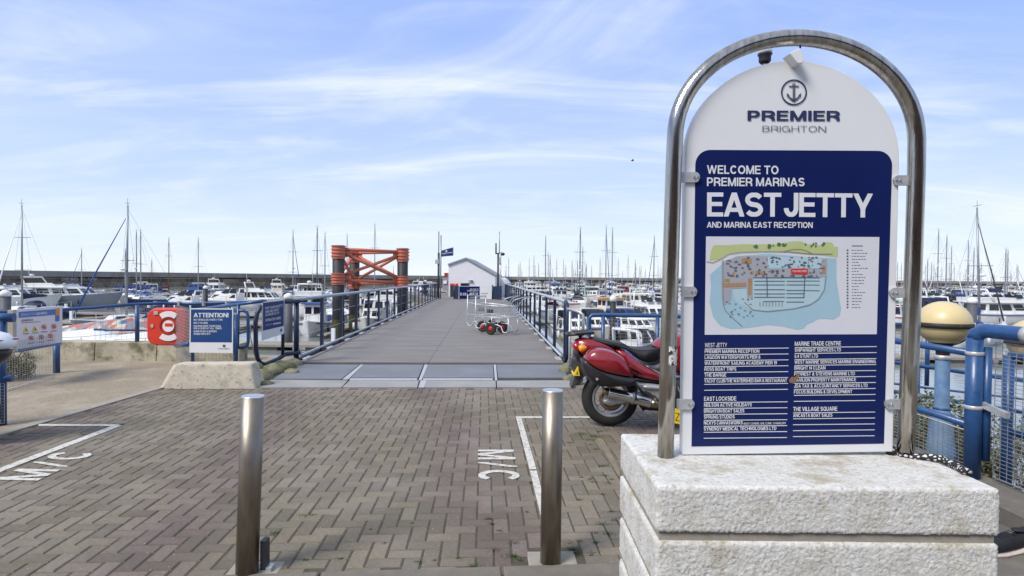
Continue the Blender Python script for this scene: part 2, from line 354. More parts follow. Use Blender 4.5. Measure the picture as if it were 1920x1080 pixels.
# lettering drawn as flat stroked capitals (grotesque proportions), cap height 1
TXT = {}
GW = dict(A=.88, B=.78, C=.86, D=.84, E=.70, F=.66, G=.90, H=.82, I=.0, J=.62, K=.84, L=.64, M=.98, N=.84, O=.92, P=.74, Q=.92, R=.80, S=.78, T=.76, U=.82, V=.86, W=1.22, X=.86, Y=.84, Z=.76)
GW.update({'0': .68, '1': .38, '2': .66, '3': .66, '4': .70, '5': .66, '6': .68, '7': .64, '8': .68, '9': .68, '&': .86, '!': .0, '/': .42, '.': .0, ',': .0, '-': .36, "'": .0})
def _arc(cx, cy, rx, ry, a0, a1, n=10): return [(cx + rx * math.cos(R(a0 + (a1 - a0) * i / n)), cy + ry * math.sin(R(a0 + (a1 - a0) * i / n))) for i in range(n + 1)]
def glyph(c, t, n=10):
    """returns (width, [(points, thickness)])"""
    W = GW.get(c, .7); W = max(W, t); h = t / 2; L, Rr, B_, T_ = h, W - h, h, 1 - h; th = t * .86; hh = th / 2; B_, T_ = hh, 1 - hh
    rx, ry = (W - t) / 2, (1 - th) / 2; cx = W / 2; S = []
    V = lambda x, a=0, b=1: S.append(([(x, a), (x, b)], t)); Hh = lambda y, a=0, b=None: S.append(([(a, y), (W if b is None else b, y)], th))
    D = lambda a, b, k=1.0: S.append(([(a[0] + (a[0] - b[0]) * .12, a[1] + (a[1] - b[1]) * .12), (b[0] + (b[0] - a[0]) * .12, b[1] + (b[1] - a[1]) * .12)], t * k))
    if c == 'A': D((L * .9, 0), (cx, 1)); D((Rr + h * .1, 0), (cx, 1)); S.append(([(W * .24, .28), (W * .76, .28)], th))
    elif c == 'B': V(L); Hh(B_, 0, W * .6); Hh(T_, 0, W * .55); Hh(.52, 0, W * .6); q = (.52 - B_) / 2; S.append((_arc(W * .6, B_ + q, Rr - W * .6, q, -90, 90, n), t)); q = (T_ - .52) / 2; S.append((_arc(W * .55, .52 + q, Rr - W * .6, q, -90, 90, n), t))
    elif c == 'C': S.append((_arc(cx, .5, rx, ry, 38, 322, n * 2), t))
    elif c == 'D': V(L); Hh(B_, 0, W * .45); Hh(T_, 0, W * .45); S.append((_arc(W * .45, .5, Rr - W * .45, ry, -90, 90, n * 2), t))
    elif c == 'E': V(L); Hh(B_); Hh(T_); Hh(.52, 0, W * .94)
    elif c == 'F': V(L); Hh(T_); Hh(.50, 0, W * .9)
    elif c == 'G': S.append((_arc(cx, .5, rx, ry, 40, 350, n * 2), t)); V(Rr, 0, .52); S.append(([(W * .52, .48), (W, .48)], th))
    elif c == 'H': V(L); V(Rr); Hh(.52)
    elif c == 'I': V(L)
    elif c == 'J': V(Rr, .3, 1); S.append((_arc(cx, B_ + .27, rx, .27, 0, -180, n), t)); S.append(([(L, .27), (L, .36)], t))
    elif c == 'K': V(L); D((L + .1, .36), (Rr, 1)); D((W * .40, .55), (Rr + .02, 0))
    elif c == 'L': V(L); Hh(B_)
    elif c == 'M': V(L); V(Rr); D((L + .02, 1), (cx, .0), .9); D((Rr - .02, 1), (cx, .0), .9)
    elif c == 'N': V(L); V(Rr); D((L, 1), (Rr, 0))
    elif c in 'O0': S.append((_arc(cx, .5, rx, ry, 0, 360, n * 3), t))
    elif c == 'P': V(L); Hh(T_, 0, W * .55); Hh(.42, 0, W * .55); q = (T_ - .42) / 2; S.append((_arc(W * .55, .42 + q, Rr - W * .55, q, -90, 90, n), t))
    elif c == 'Q': S.append((_arc(cx, .5, rx, ry, 0, 360, n * 3), t)); D((W * .6, .28), (W, 0))
    elif c == 'R': V(L); Hh(T_, 0, W * .55); Hh(.46, 0, W * .55); q = (T_ - .46) / 2; S.append((_arc(W * .55, .46 + q, Rr - W * .55, q, -90, 90, n), t)); S.append(([(W * .56, .44), (Rr - .02, .30), (Rr, .0)], t))
    elif c == 'S': q = (1 - th) / 4; S.append((_arc(cx, 1 - hh - q, rx, q, 22, 270, n) + _arc(cx, hh + q, rx, q, 90, -158, n)[1:], t))
    elif c == 'T': V(cx); Hh(T_)
    elif c == 'U': V(L, .34); V(Rr, .34); S.append((_arc(cx, B_ + .30, rx, .30, 180, 360, n), t)); 
    elif c == 'V': D((L * .9, 1), (cx, 0)); D((Rr + h * .1, 1), (cx, 0))
    elif c == 'W': D((L * .9, 1), (W * .28, 0), .9); D((cx, 1), (W * .28, 0), .9); D((cx, 1), (W * .72, 0), .9); D((Rr + h * .1, 1), (W * .72, 0), .9)
    elif c == 'X': D((L, 0), (Rr, 1)); D((L, 1), (Rr, 0))
    elif c == 'Y': V(cx, 0, .45); D((L, 1), (cx, .38)); D((Rr, 1), (cx, .38))
    elif c == 'Z': Hh(B_); Hh(T_); D((L, 0), (Rr, 1))
    elif c == '1': V(Rr); S.append(([(0, .74), (Rr, .80)], th))
    elif c == '2': S.append((_arc(cx, .72, rx, .72 * .30 + .06, 170, -30, n) + [(L, hh)], t)); Hh(B_)
    elif c == '3': q = (1 - th) / 4; S.append((_arc(cx, 1 - hh - q, rx, q, 150, -90, n), t)); S.append((_arc(cx, hh + q, rx, q, 90, -150, n), t))
    elif c == '4': V(W * .68); Hh(.28); D((L, .28), (W * .68, 1), .9)
    elif c == '6': S.append((_arc(cx, .33, rx, .33 - hh, 0, 360, n * 2), t)); S.append((_arc(cx + .04, .5, rx, ry, 60, 200, n), t))
    elif c == '9': S.append((_arc(cx, .67, rx, .33 - hh, 0, 360, n * 2), t)); S.append((_arc(cx - .04, .5, rx, ry, 20, -120, n), t))
    elif c == '&': S.append((_arc(cx * .9, .76, W * .2, .24 - hh, 0, 360, n * 2), t * .9)); S.append((_arc(cx * .85, .28, rx * .8, .28 - hh, 0, 360, n * 2), t * .9)); D((W * .35, .62), (W, 0), .8)
    elif c == '!': V(L, .30, 1); S.append(([(0, hh * 1.1), (t, hh * 1.1)], t))
    elif c in '.,': S.append(([(0, hh), (t, hh)], t))
    elif c == '/': D((0.0, 0), (W, 1), .8)
    elif c == '-': Hh(.40)
    elif c == "'": V(L, .7, 1)
    else: V(L); V(Rr); Hh(B_); Hh(T_)
    return W, S
def _clip(P, W):
    def cl(P, f, g):
        o = []
        for i in range(len(P)):
            a, b = P[i], P[(i + 1) % len(P)]; fa, fb = f(a), f(b)
            if fa >= 0: o.append(a)
            if (fa >= 0) != (fb >= 0):
                k = fa / (fa - fb); o.append((a[0] + (b[0] - a[0]) * k, a[1] + (b[1] - a[1]) * k))
        return o
    for f in (lambda p: p[1], lambda p: 1 - p[1], lambda p: p[0] + 1e-6, lambda p: W + 1e-6 - p[0]):
        P = cl(P, f, None)
        if len(P) < 3: return []
    return P
def text2d(s, bold=0.0, res=2):
    key = (s, bold, res)
    if key in TXT: return TXT[key]
    t = {0.0: .095, 0.02: .15, 0.025: .17, 0.03: .185, 0.035: .20, 0.04: .21, 0.01: .13}.get(bold, .185)
    n = {1: 4, 2: 5, 3: 9, 4: 12}.get(res, 6); x = 0; V = []; F = []; lay = 0
    for c in s.upper():
        if c == ' ': x += .34; continue
        if c == '_': x += .16; continue
        W, S = glyph(c, t, n)
        for (pts, th) in S:
            lay += 1; closed = len(pts) > 8 and math.dist(pts[0], pts[-1]) < 1e-6
            nr = []
            for i, p in enumerate(pts):
                a = pts[i - 1] if i else (pts[-2] if closed else None); b = pts[i + 1] if i < len(pts) - 1 else (pts[1] if closed else None)
                dl = []
                for u, v in ((a, p), (p, b)):
                    if u is None or v is None: continue
                    d = math.dist(u, v) or 1e-9; dl.append(((v[0] - u[0]) / d, (v[1] - u[1]) / d))
                nx_, ny_ = -sum(d[1] for d in dl), sum(d[0] for d in dl); l_ = math.hypot(nx_, ny_) or 1; nx_, ny_ = nx_ / l_, ny_ / l_
                k = 1 / max(.5, abs(nx_ * -dl[0][1] + ny_ * dl[0][0])); nr.append((nx_ * k * th / 2, ny_ * k * th / 2))
            for i in range(len(pts) - 1):
                P = [(pts[i][0] - nr[i][0], pts[i][1] - nr[i][1]), (pts[i + 1][0] - nr[i + 1][0], pts[i + 1][1] - nr[i + 1][1]), (pts[i + 1][0] + nr[i + 1][0], pts[i + 1][1] + nr[i + 1][1]), (pts[i][0] + nr[i][0], pts[i][1] + nr[i][1])]
                P = _clip(P, W)
                if P:
                    o = len(V); V += [(x + p[0], p[1], lay % 5) for p in P]; F.append(tuple(range(o, o + len(P))))
        x += W + (.035 if bold == .035 else .10 if bold >= .02 else .15)
    TXT[key] = (V, F); return TXT[key]
def letter(mb, s, p0, p1, h, up, bold=0.02, res=2):
    """text s with its baseline fitted from p0 to p1, cap height h along up"""
    vs_, fs_ = text2d(s, bold, res)
    x0 = min(v[0] for v in vs_); x1 = max(v[0] for v in vs_)
    d = Vector(p1) - Vector(p0); nn = d.cross(up).normalized(); e = 0.00003 * max(1, d.length)
    mb.add([Vector(p0) + d * ((v[0] - x0) / (x1 - x0)) + up * h * v[1] + nn * (v[2] * e) for v in vs_], fs_)

def add_lichen(m):
    t = m.node_tree; n_, l_ = t.nodes, t.links; b = n_['Principled BSDF']; src = b.inputs['Base Color'].links[0].from_socket
    g = n_.new('ShaderNodeNewGeometry'); sp = n_.new('ShaderNodeSeparateXYZ'); l_.new(g.outputs['Normal'], sp.inputs[0])
    nz = n_.new('ShaderNodeTexNoise'); nz.inputs['Scale'].default_value = 6; nz.inputs['Detail'].default_value = 12; nz.inputs['Roughness'].default_value = 0.75; l_.new(g.outputs['Position'], nz.inputs['Vector'])
    r_ = n_.new('ShaderNodeMapRange'); l_.new(nz.outputs[0], r_.inputs[0]); r_.inputs[1].default_value = 0.50; r_.inputs[2].default_value = 0.64
    mu = n_.new('ShaderNodeMath'); mu.operation = 'MULTIPLY'; l_.new(r_.outputs[0], mu.inputs[0])
    r2 = n_.new('ShaderNodeMapRange'); l_.new(sp.outputs[2], r2.inputs[0]); r2.inputs[1].default_value = 0.0; r2.inputs[2].default_value = 1.0; r2.inputs[3].default_value = 0.5; r2.inputs[4].default_value = 0.75
    l_.new(r2.outputs[0], mu.inputs[1]); mx = n_.new('ShaderNodeMix'); mx.data_type = 'RGBA'; l_.new(mu.outputs[0], mx.inputs[0]); l_.new(src, mx.inputs[6]); mx.inputs[7].default_value = (0.36, 0.30, 0.17, 1)
    l_.new(mx.outputs[2], b.inputs['Base Color'])
add_lichen(M['render'])
# ------------------------------------------------------------------ the setting: water, quay, paving
WZ = -3.2
jd = ray(908, 522); jd = Vector((jd.x, jd.y, 0)).normalized(); jn = Vector((jd.y, -jd.x, 0))      # along / across (to the right)
JA = math.atan2(-jd.x, jd.y)                                                                       # rotation of the jetty about z
def mk_water():
    m = bpy.data.materials.new('marina_water'); m.use_nodes = True; t = m.node_tree; b = t.nodes['Principled BSDF']
    b.inputs['Base Color'].default_value = (0.22, 0.24, 0.23, 1); b.inputs['Roughness'].default_value = 0.07
    tcn = t.nodes.new('ShaderNodeTexCoord'); mp = t.nodes.new('ShaderNodeMapping'); mp.inputs['Scale'].default_value = (1, 2.2, 1)
    n = t.nodes.new('ShaderNodeTexNoise'); n.inputs['Scale'].default_value = 0.9; n.inputs['Detail'].default_value = 5
    bp = t.nodes.new('ShaderNodeBump'); bp.inputs['Strength'].default_value = 0.25; bp.inputs['Distance'].default_value = 0.1
    t.links.new(tcn.outputs['Object'], mp.inputs[0]); t.links.new(mp.outputs[0], n.inputs['Vector'])
    t.links.new(n.outputs[0], bp.inputs['Height']); t.links.new(bp.outputs[0], b.inputs['Normal']); return m
M['water'] = mk_water()
MB().add([(-2500, -600, WZ), (2500, -600, WZ), (2500, 3500, WZ), (-2500, 3500, WZ)], [(0, 1, 2, 3)]).build('water', M['water'], kind='structure')

# quay: land the photographer stands on; its top a little below the paving surfaces
E1 = G(100, 676); 
QB = -0.075
edge = [(-60, -40), (-60, 10.6), (-4.1, 10.6), (-4.1, 10.15), (1.15, 10.0), (1.15, 8.75), (3.4, 8.6), (3.4, -40)]
mb = MB(); mb.prism([(x, y, QB) for x, y in edge], (0, 0, -5)); mb.build('quay_ground', M['quay'], kind='structure')
# lower bank beyond the fence at the right
mb = MB(); g = []
nx, ny = 26, 40
for j in range(ny + 1):
    for i in range(nx + 1):
        x = 3.42 + 0.30 * i; y = -2 + 0.42 * j; t_ = (x - 3.42) / 7.8
        z = -0.25 - 2.6 * t_ - max(0, (y - 6)) * 0.22 + 0.12 * noise.noise(Vector((x * 0.8, y * 0.8, 0))) + 0.05 * noise.noise(Vector((x * 3, y * 3, 2)))
        g.append((x, y, z))
mb.add(g, [(j * (nx + 1) + i, j * (nx + 1) + i + 1, (j + 1) * (nx + 1) + i + 1, (j + 1) * (nx + 1) + i) for j in range(ny) for i in range(nx)], True)
mb.build('bank', M['soil'], kind='structure')

# paved yard: herringbone blocks, laid along the jetty axis
LX0 = G(0, 815); LX1 = G(290, 731)                       # left edge of the block paving
KY = 2.98                                                 # far edge of the kerb strip at the photographer's feet
def left_edge_x(y): return LX0.x + (LX1.x - LX0.x) * (y - LX0.y) / (LX1.y - LX0.y)
JUN = G(500, 727).y
def jun_y(x): a, b = G(300, 728), G(1080, 727); return a.y + (b.y - a.y) * (x - a.x) / (b.x - a.x)
bed = MB(); bed.add([(left_edge_x(-1), -1, -0.006), (3.38, -1, -0.006), (3.38, 8.6, -0.006), (3.38, jun_y(3), -0.006), (left_edge_x(7.9), jun_y(-4.8), -0.006)], [(0, 1, 2, 3, 4)])
M['sand'] = mat('joint_sand', (0.072, 0.062, 0.044), 0.95, 0, 0.3, 30, stain=((0.05, 0.065, 0.02), 2.2, 0.55, 0.75))
paving = bed.build('paved_yard', M['sand'], kind='structure')
def mk_brick():
    m = mat('paving_brick', (0.166, 0.140, 0.105), 0.9, 0, 0.22, 38, stain=((0.092, 0.079, 0.062), 60, 0.60, 0.80), bump=0.3, bscale=260, attr='tint')
    t = m.node_tree; n_, l_ = t.nodes, t.links; b = n_['Principled BSDF']
    src = b.inputs['Base Color'].links[0].from_socket
    geo = n_.new('ShaderNodeNewGeometry'); mp = n_.new('ShaderNodeMapping'); mp.inputs['Rotation'].default_value = (0, 0, -R(12))
    l_.new(geo.outputs['Position'], mp.inputs[0])
    wv = n_.new('ShaderNodeTexWave'); wv.bands_direction = 'X'; wv.inputs['Scale'].default_value = 0.16; wv.inputs['Distortion'].default_value = 2.2
    wv.inputs['Detail'].default_value = 3; wv.inputs['Detail Scale'].default_value = 1.2; wv.inputs['Phase Offset'].default_value = 1.1
    l_.new(mp.outputs[0], wv.inputs['Vector'])
    rr = n_.new('ShaderNodeMapRange'); l_.new(wv.outputs['Fac'], rr.inputs[0]); rr.inputs[1].default_value = 0.62; rr.inputs[2].default_value = 1.0; rr.inputs[4].default_value = 0.75
    mx = n_.new('ShaderNodeMix'); mx.data_type = 'RGBA'; l_.new(rr.outputs[0], mx.inputs[0]); l_.new(src, mx.inputs[6]); 
    mul = n_.new('ShaderNodeMix'); mul.data_type = 'RGBA'; mul.blend_type = 'MULTIPLY'; mul.inputs[0].default_value = 1; l_.new(src, mul.inputs[6]); mul.inputs[7].default_value = (0.80, 0.71, 0.84, 1)
    l_.new(mul.outputs[2], mx.inputs[7])
    # broad dirt and moss by place
    nz = n_.new('ShaderNodeTexNoise'); nz.inputs['Scale'].default_value = 1.1; nz.inputs['Detail'].default_value = 8; nz.inputs['Roughness'].default_value = 0.65
    l_.new(geo.outputs['Position'], nz.inputs['Vector'])
    r2 = n_.new('ShaderNodeMapRange'); l_.new(nz.outputs[0], r2.inputs[0]); r2.inputs[1].default_value = 0.50; r2.inputs[2].default_value = 0.74; r2.inputs[4].default_value = 0.45
    m2 = n_.new('ShaderNodeMix'); m2.data_type = 'RGBA'; l_.new(r2.outputs[0], m2.inputs[0]); l_.new(mx.outputs[2], m2.inputs[6]); m2.inputs[7].default_value = (0.095, 0.092, 0.055, 1)
    r3 = n_.new('ShaderNodeMapRange'); l_.new(nz.outputs[0], r3.inputs[0]); r3.inputs[1].default_value = 0.50; r3.inputs[2].default_value = 0.28; r3.inputs[4].default_value = 0.5
    m3 = n_.new('ShaderNodeMix'); m3.data_type = 'RGBA'; l_.new(r3.outputs[0], m3.inputs[0]); l_.new(m2.outputs[2], m3.inputs[6]); m3.inputs[7].default_value = (0.27, 0.24, 0.205, 1)
    l_.new(m3.outputs[2], b.inputs['Base Color'])
    return m
M['brick'] = mk_brick()
def KYf(x): return 2.965 + 0.08 * x
def inside(x, y):
    return left_edge_x(y) + 0.02 < x < 3.3 and KYf(x) - 0.045 < y < jun_y(x) - 0.045
GAP = 0.0050
bricks = []
for a in range(-80, 81):
    for k in range(-70, 71):
        # herringbone: brick pair (a,k)
        for o in (0, 1):
            if o == 0: u0, v0, du, dv = a + 2 * k * 2 , a, 2, 1
            else:      u0, v0, du, dv = a + 2 * k * 2 + 2 , a - 1 + 0, 1, 2
            bricks.append((u0, v0, du, dv))
seen = set(); placed = []
U = 0.0965
for (u0, v0, du, dv) in bricks:
    cu, cv = (u0 + du / 2) * U, (v0 + dv / 2) * U
    p = jn * cu + jd * cv + Vector((0, 5.4, 0)) 
    if not inside(p.x, p.y): continue
    if (u0, v0) in seen: continue
    seen.add((u0, v0)); placed.append((p, du, dv))
# seam course along the kerb
def clear(p):
    for q in PADS:
        if abs(p.x - q[0]) < 0.13 and abs(p.y - q[1]) < 0.13: return False
    return not (0.45 < p.x < 1.65 and 1.9 < p.y < 2.8)
BL, BR = G(463, 1077), G(1033, 1052)
PADS = [(BL.x + 0.02, BL.y + 0.01), (BR.x + 0.01, BR.y - 0.01)]
placed = [b for b in placed if clear(b[0])]
def in_view(p):
    x = p.x / p.y * FPX + 960; return -60 < x < 1240
placed.sort(key=lambda b: (0 if in_view(b[0]) else 1, b[0].y))
rb = random.Random(5)
def tint_(): 
    k = rb.uniform(0.82, 1.20); return (k * rb.uniform(0.985, 1.02), k, k * rb.uniform(0.96, 1.04), 1)
shared = []
def brick_mesh(i, s=1.0):
    m_ = MB(); m_.box((0, 0, -0.03), (2 * U - GAP * 1.5, U - GAP * 1.5, 0.06), ch=0.006); t = tint_()
    o = m_.build('brick', M['brick'], None, tint=[t] * 10, fixn=False); me = o.data; bpy.data.objects.remove(o); return me
for i in range(24): shared.append(brick_mesh(i))
for i, (p, du, dv) in enumerate(placed[:300]):
    o = bpy.data.objects.new('brick', shared[rb.randrange(24)]); C.objects.link(o); o.parent = paving
    o.location = (p.x, p.y, rb.uniform(-0.002, 0.001))
    o.rotation_euler = (rb.uniform(-0.008, 0.008), rb.uniform(-0.006, 0.006), JA + (0 if du == 2 else math.pi / 2) + rb.uniform(-0.008, 0.008))
mb = MB(); tl = []
for (p, du, dv) in placed[300:]:
    mt = Euler((rb.uniform(-0.008, 0.008), rb.uniform(-0.006, 0.006), JA + (0 if du == 2 else math.pi / 2) + rb.uniform(-0.006, 0.006))).to_matrix()
    mb.box((p.x, p.y, -0.03 + rb.uniform(-0.002, 0.001)), (2 * U - GAP * 1.5, U - GAP * 1.5, 0.06), mtx=mt, ch=0.006); tl += [tint_()] * 10
mb.build('brick_courses', M['brick'], paving, kind='stuff', tint=tl, fixn=False)
# edge kerb strip in front (segments)
for i in range(9):
    x0 = -4.6 + i * 0.915
    if x0 > 0.3 and x0 < 1.7: pass
    MB().box((x0 + 0.455, KYf(x0 + 0.455) - 0.13, -0.045), (0.905, 0.25, 0.11), rot=0.08, ch=0.008).build('kerb', M['kerb'], kind='structure')
MB().bbox((-6, -3, -0.06), (0.48, KY - 0.45, -0.002)).build('road', M['kerb'], kind='structure')
# bollard pads
for q in PADS:
    MB().box((q[0], q[1], -0.03), (0.26, 0.24, 0.064), rot=0.05, ch=0.006).build('bollard_pad', M['pad'], kind='structure')
# beige path left of the paving
mb = MB()
ys = [2.0 + i * 0.55 for i in range(17)]
rows = []
for y in ys:
    xe = left_edge_x(y) - 0.0
    rows.append([(xe - 0.001 - (xe + 16) * (k / 12) ** 1.5, y, 0.0 + 0.006 * noise.noise(Vector((k, y, 0)))) for k in range(13)])
V = [p for r_ in rows for p in r_]
mb.add(V, [(j * 13 + i, j * 13 + i + 1, (j + 1) * 13 + i + 1, (j + 1) * 13 + i) for j in range(16) for i in range(12)], True)
mb.build('path', M['path'], kind='structure')
# concrete edging between path and blocks
mb = MB(); a0, a1 = Vector((left_edge_x(2.2) - 0.02, 2.2, -0.036)), Vector((left_edge_x(7.8) - 0.02, 7.8, -0.036))
mb.bar(a0, a1, 0.12, 0.092); mb.build('path_edging', M['pad'], kind='structure')
mb = MB(); mb.add([(-16, 7.8, -0.004), (LX1.x, 7.8, -0.004), (-4.2, JUN, -0.004), (-4.0, 10.6, -0.004), (-16, 10.6, -0.004)], [(0, 1, 2, 3, 4)]); mb.build('path_ground', M['path'], kind='structure')
# right side strip of worn stone under the fence, and the kerb behind the plinth
mb = MB()
for i in range(7):
    MB().box((3.22, 1.2 + 1.22 * i, -0.005), (0.36, 1.21, 0.25), ch=0.012).build('kerb_stone', M['kerb'], kind='structure')
MB().bbox((1.69, -1, -0.06), (3.04, 4.2, 0.007)).build('flagstones', M['kerb'], kind='structure')

# ---- painted bay markings
def quadline(name, pts, m='line'):
    MB().add([G(x, y, 0.004) for x, y in pts], [tuple(range(len(pts)))]).build(name, M[m], kind='structure')
quadline('bay_marking', [(0, 877), (0, 885), (228, 798), (216, 796)])
quadline('bay_marking', [(72, 795), (72, 798.5), (226, 799), (222, 795.5)])
quadline('bay_marking', [(967, 781), (977, 781), (1006, 880), (993, 880)])
quadline('bay_marking', [(993.5, 882), (1006.5, 882), (1032, 985), (1015, 972)])
quadline('bay_marking', [(969, 780.5), (970, 784), (1112, 783.5), (1112, 780.5)])
quadline('worn_yellow_marking', [(1118, 822), (1130, 822), (1162, 880), (1162, 895)], 'yline')
def ground_letters(strokes, name='bay_lettering'):
    mb = MB()
    for q in strokes: mb.add([G(x, y, 0.0042) for x, y in q], [tuple(range(len(q)))])
    mb.build(name, M['line'], kind='structure')
def glyph_map(s, p00, p10, p01, bold=0.03):
    """text laid on the ground: p00 baseline start, p10 baseline end, p01 top of first letter"""
    vs_, fs_ = text2d(s, bold, 4); x0 = min(v[0] for v in vs_); x1 = max(v[0] for v in vs_)
    a = G(*p00, 0.0045); b = G(*p10, 0.0045) - a; c = G(*p01, 0.0045) - a
    MB().add([a + b * ((v[0] - x0) / (x1 - x0)) + c * v[1] + Vector((0, 0, v[2] * 0.0001)) for v in vs_], fs_).build('bay_lettering', M['line'], kind='structure', fixn=False)
glyph_map('M_/_C', (896, 843), (897, 899), (963, 843), 0.03)
glyph_map('M_/_C', (70, 901), (180, 849), (-14, 899), 0.03)
# the marina apartments that stand behind the photographer (seen only in polished metal)
apt = thing('brick_apartments', 'long brown brick apartment block behind the camera across the quay road', 'building', (0, -26, 0))
M['brickw'] = mat('brown_brickwork', (0.17, 0.10, 0.065), 0.85, 0, 0.15, 3); M['roofd'] = mat('slate_roof', (0.06, 0.06, 0.065), 0.7, 0, 0.15, 3)
MB().bbox((-55, -36, -0.1), (60, -26, 11.0)).build('wall', M['brickw'], apt)
MB().prism([(-56, -25.4, 11), (-56, -36.6, 11), (-56, -31, 14)], (117, 0, 0)).build('roof', M['roofd'], apt)
_w = None
for fl in range(4):
    for i in range(24):
        x = -52 + i * 4.7; z = 1.6 + fl * 2.6
        if _w is None:
            _w = MB().box((0, 0, 0), (1.5, 0.12, 1.4)).build('window', M['glass'], apt, world=False); _f = MB().box((0, 0.02, -0.78), (1.8, 0.2, 0.12)).build('sill', M['white'], _w, world=False); o = _w
        else:
            o = _w.copy(); C.objects.link(o); o2 = _f.copy(); C.objects.link(o2); o2.parent = o
        o.location = (x, 0.02, z)
# ------------------------------------------------------------------ plinth
def rough_box(mb, a, b, res, amp, r=0.02, faces='fltrb', seed=0):
    """box a..b with rounded edges and a coarse plastered surface"""
    a, b = Vector(a), Vector(b); c = (a + b) / 2; h = (b - a) / 2
    def shape(p):
        q = p - c; core = Vector((max(-h.x + r, min(h.x - r, q.x)), max(-h.y + r, min(h.y - r, q.y)), max(-h.z + r, min(h.z - r, q.z))))
        d = q - core; d = d.normalized() * r if d.length > 1e-9 else d
        n_ = d.normalized() if d.length > 1e-9 else Vector((0, 0, 1))
        P = c + core + d; s = P * 105
        k = noise.noise(s + Vector((seed, 0, 0))) * 0.6 + noise.noise(P * 190) * 0.9 + noise.noise(P * 14) * 0.5
        if n_.z > 0.8: k *= 0.35
        return P + n_ * amp * k
    def grid(o, u, v):
        nu, nv = max(2, int(u.length / res)), max(2, int(v.length / res))
        mb.add([shape(o + u * (i / nu) + v * (j / nv)) for j in range(nv + 1) for i in range(nu + 1)],
               [(j * (nu + 1) + i, j * (nu + 1) + i + 1, (j + 1) * (nu + 1) + i + 1, (j + 1) * (nu + 1) + i) for j in range(nv) for i in range(nu)], True)
    X, Y, Z = Vector((2 * h.x, 0, 0)), Vector((0, 2 * h.y, 0)), Vector((0, 0, 2 * h.z))
    if 'f' in faces: grid(a, X, Z)
    if 'b' in faces: grid(a + X + Y, -X, Z)
    if 'l' in faces: grid(a + Y, -Y, Z)
    if 'r' in faces: grid(a + X, Y, Z)
    if 't' in faces: grid(a + Z, X, Y)
    grid(a + Y, X, -Y) if 'd' in faces else None
PT = 0.775
f0 = G(1240, 916, PT); f1 = G(1868, 913, PT); b0 = G(1163, 812, PT)
PX0, PX1, PY0, PY1 = (f0.x + b0.x) / 2 - 0.004, f1.x, (f0.y + f1.y) / 2, b0.y
pl = thing('sign_plinth', 'white roughcast stepped plinth carrying the tall arched sign', 'plinth', ((PX0 + PX1) / 2, (PY0 + PY1) / 2, 0))
PITCH = 0.1965; z = PT
lich = mat('orange_lichen', (0.42, 0.30, 0.14), 0.9, 0, 0.3, 60)
for i in range(4):
    zb = z - PITCH + 0.028 if i < 3 else -0.05
    mb = MB(); rough_box(mb, (PX0, PY0, zb), (PX1, PY1, z), 0.0048 if i < 2 else 0.010, 0.0036 if i < 2 else 0.0025, 0.016, 'fltrb', i)
    mb.build('block_course', M['render'], pl, fixn=False)
    if i < 3:
        MB().bbox((PX0 + 0.013, PY0 + 0.013, zb - 0.03), (PX1 - 0.013, PY1 - 0.013, zb + 0.004)).build('recessed_joint', M['pad'], pl)
    z -= PITCH
# ------------------------------------------------------------------ the arched sign
YS = 2.37
n_s = Vector((math.sin(R(-1.8)), -math.cos(R(-1.8)), 0)); n_s = Vector((-math.sin(R(1.8)) * -1, -math.cos(R(1.8)), 0))
p0s = A(1480, 850, YS + 0.005)
def S(px, py, d=0.0):          # point of the sign's face (d in front of it)
    return onplane(px, py, p0s, n_s) + n_s * d
sign = thing('arched_information_sign', 'tall white arched marina sign with blue directory panel inside a polished steel hoop', 'sign', tuple(S(1480, 853)))
# outer outline of the white panel
pts = []
TOPY, RX = 113.0, 200.5
body = [(1280, 853)]
import itertools
def arch_outline():
    o = [(1280, 853), (1283, 560), (1285, 300)]
    cxx, cyy, rx, ry = 1485.5, 295, 200.5, 181
    for i in range(1, 48):
        a = math.pi - math.pi * i / 48; o.append((cxx + rx * math.cos(a), cyy - ry * abs(math.sin(a)) ** 1.0))
    o += [(1686, 300), (1680, 560), (1674, 847)]
    return o
ao = arch_outline()
mb = MB(); mb.prism([S(x, y, 0) for x, y in ao], -n_s * 0.045)
panel = mb.build('sign_panel', M['panelw'], sign, bev=0.003)
def rrect(x0, y0, x1, y1, r, corners='tltr', quad=None):
    o = []
    for cx_, cy_, a0 in ((x0 + r, y0 + r, 180), (x1 - r, y0 + r, 270)):
        for i in range(9):
            a = R(a0 + 90 * i / 8); o.append((cx_ + r * math.cos(a), cy_ + r * math.sin(a)))
    o += [(x1, y1), (x0, y1)]
    return o
def warp(q, u, v):   # bilinear in the quad tl,tr,br,bl
    tl, tr, br, bl = q
    return (tl[0] * (1 - u) * (1 - v) + tr[0] * u * (1 - v) + br[0] * u * v + bl[0] * (1 - u) * v, tl[1] * (1 - u) * (1 - v) + tr[1] * u * (1 - v) + br[1] * u * v + bl[1] * (1 - u) * v)
BQ = ((1304, 281), (1673, 283), (1657, 831.5), (1296.5, 837))
o = [warp(BQ, x, y) for x, y in [(p[0], p[1] / 1.5) for p in rrect(0, 0, 1, 1.5, 0.075)]]
mb = MB(); mb.prism([S(x, y, 0.0015) for x, y in o], -n_s * 0.002); mb.build('blue_panel', M['panelb'], panel)
UPV = (S(1480, 300) - S(1475, 850)).normalized()
def sl(s, x0, y0, x1, y1, caph, m='print', bold=0.02, name='lettering', res=2, d=0.003):
    mb = MB(); a, b = S(x0, y0, d), S(x1, y1, d); h = (S(x0, y0 - caph) - S(x0, y0)).length
    letter(mb, s, a, b, h, UPV, bold, res); mb.build(name, M[m], panel, fixn=False)
sl('WELCOME TO', 1325, 326, 1459, 327, 16, bold=0.028)
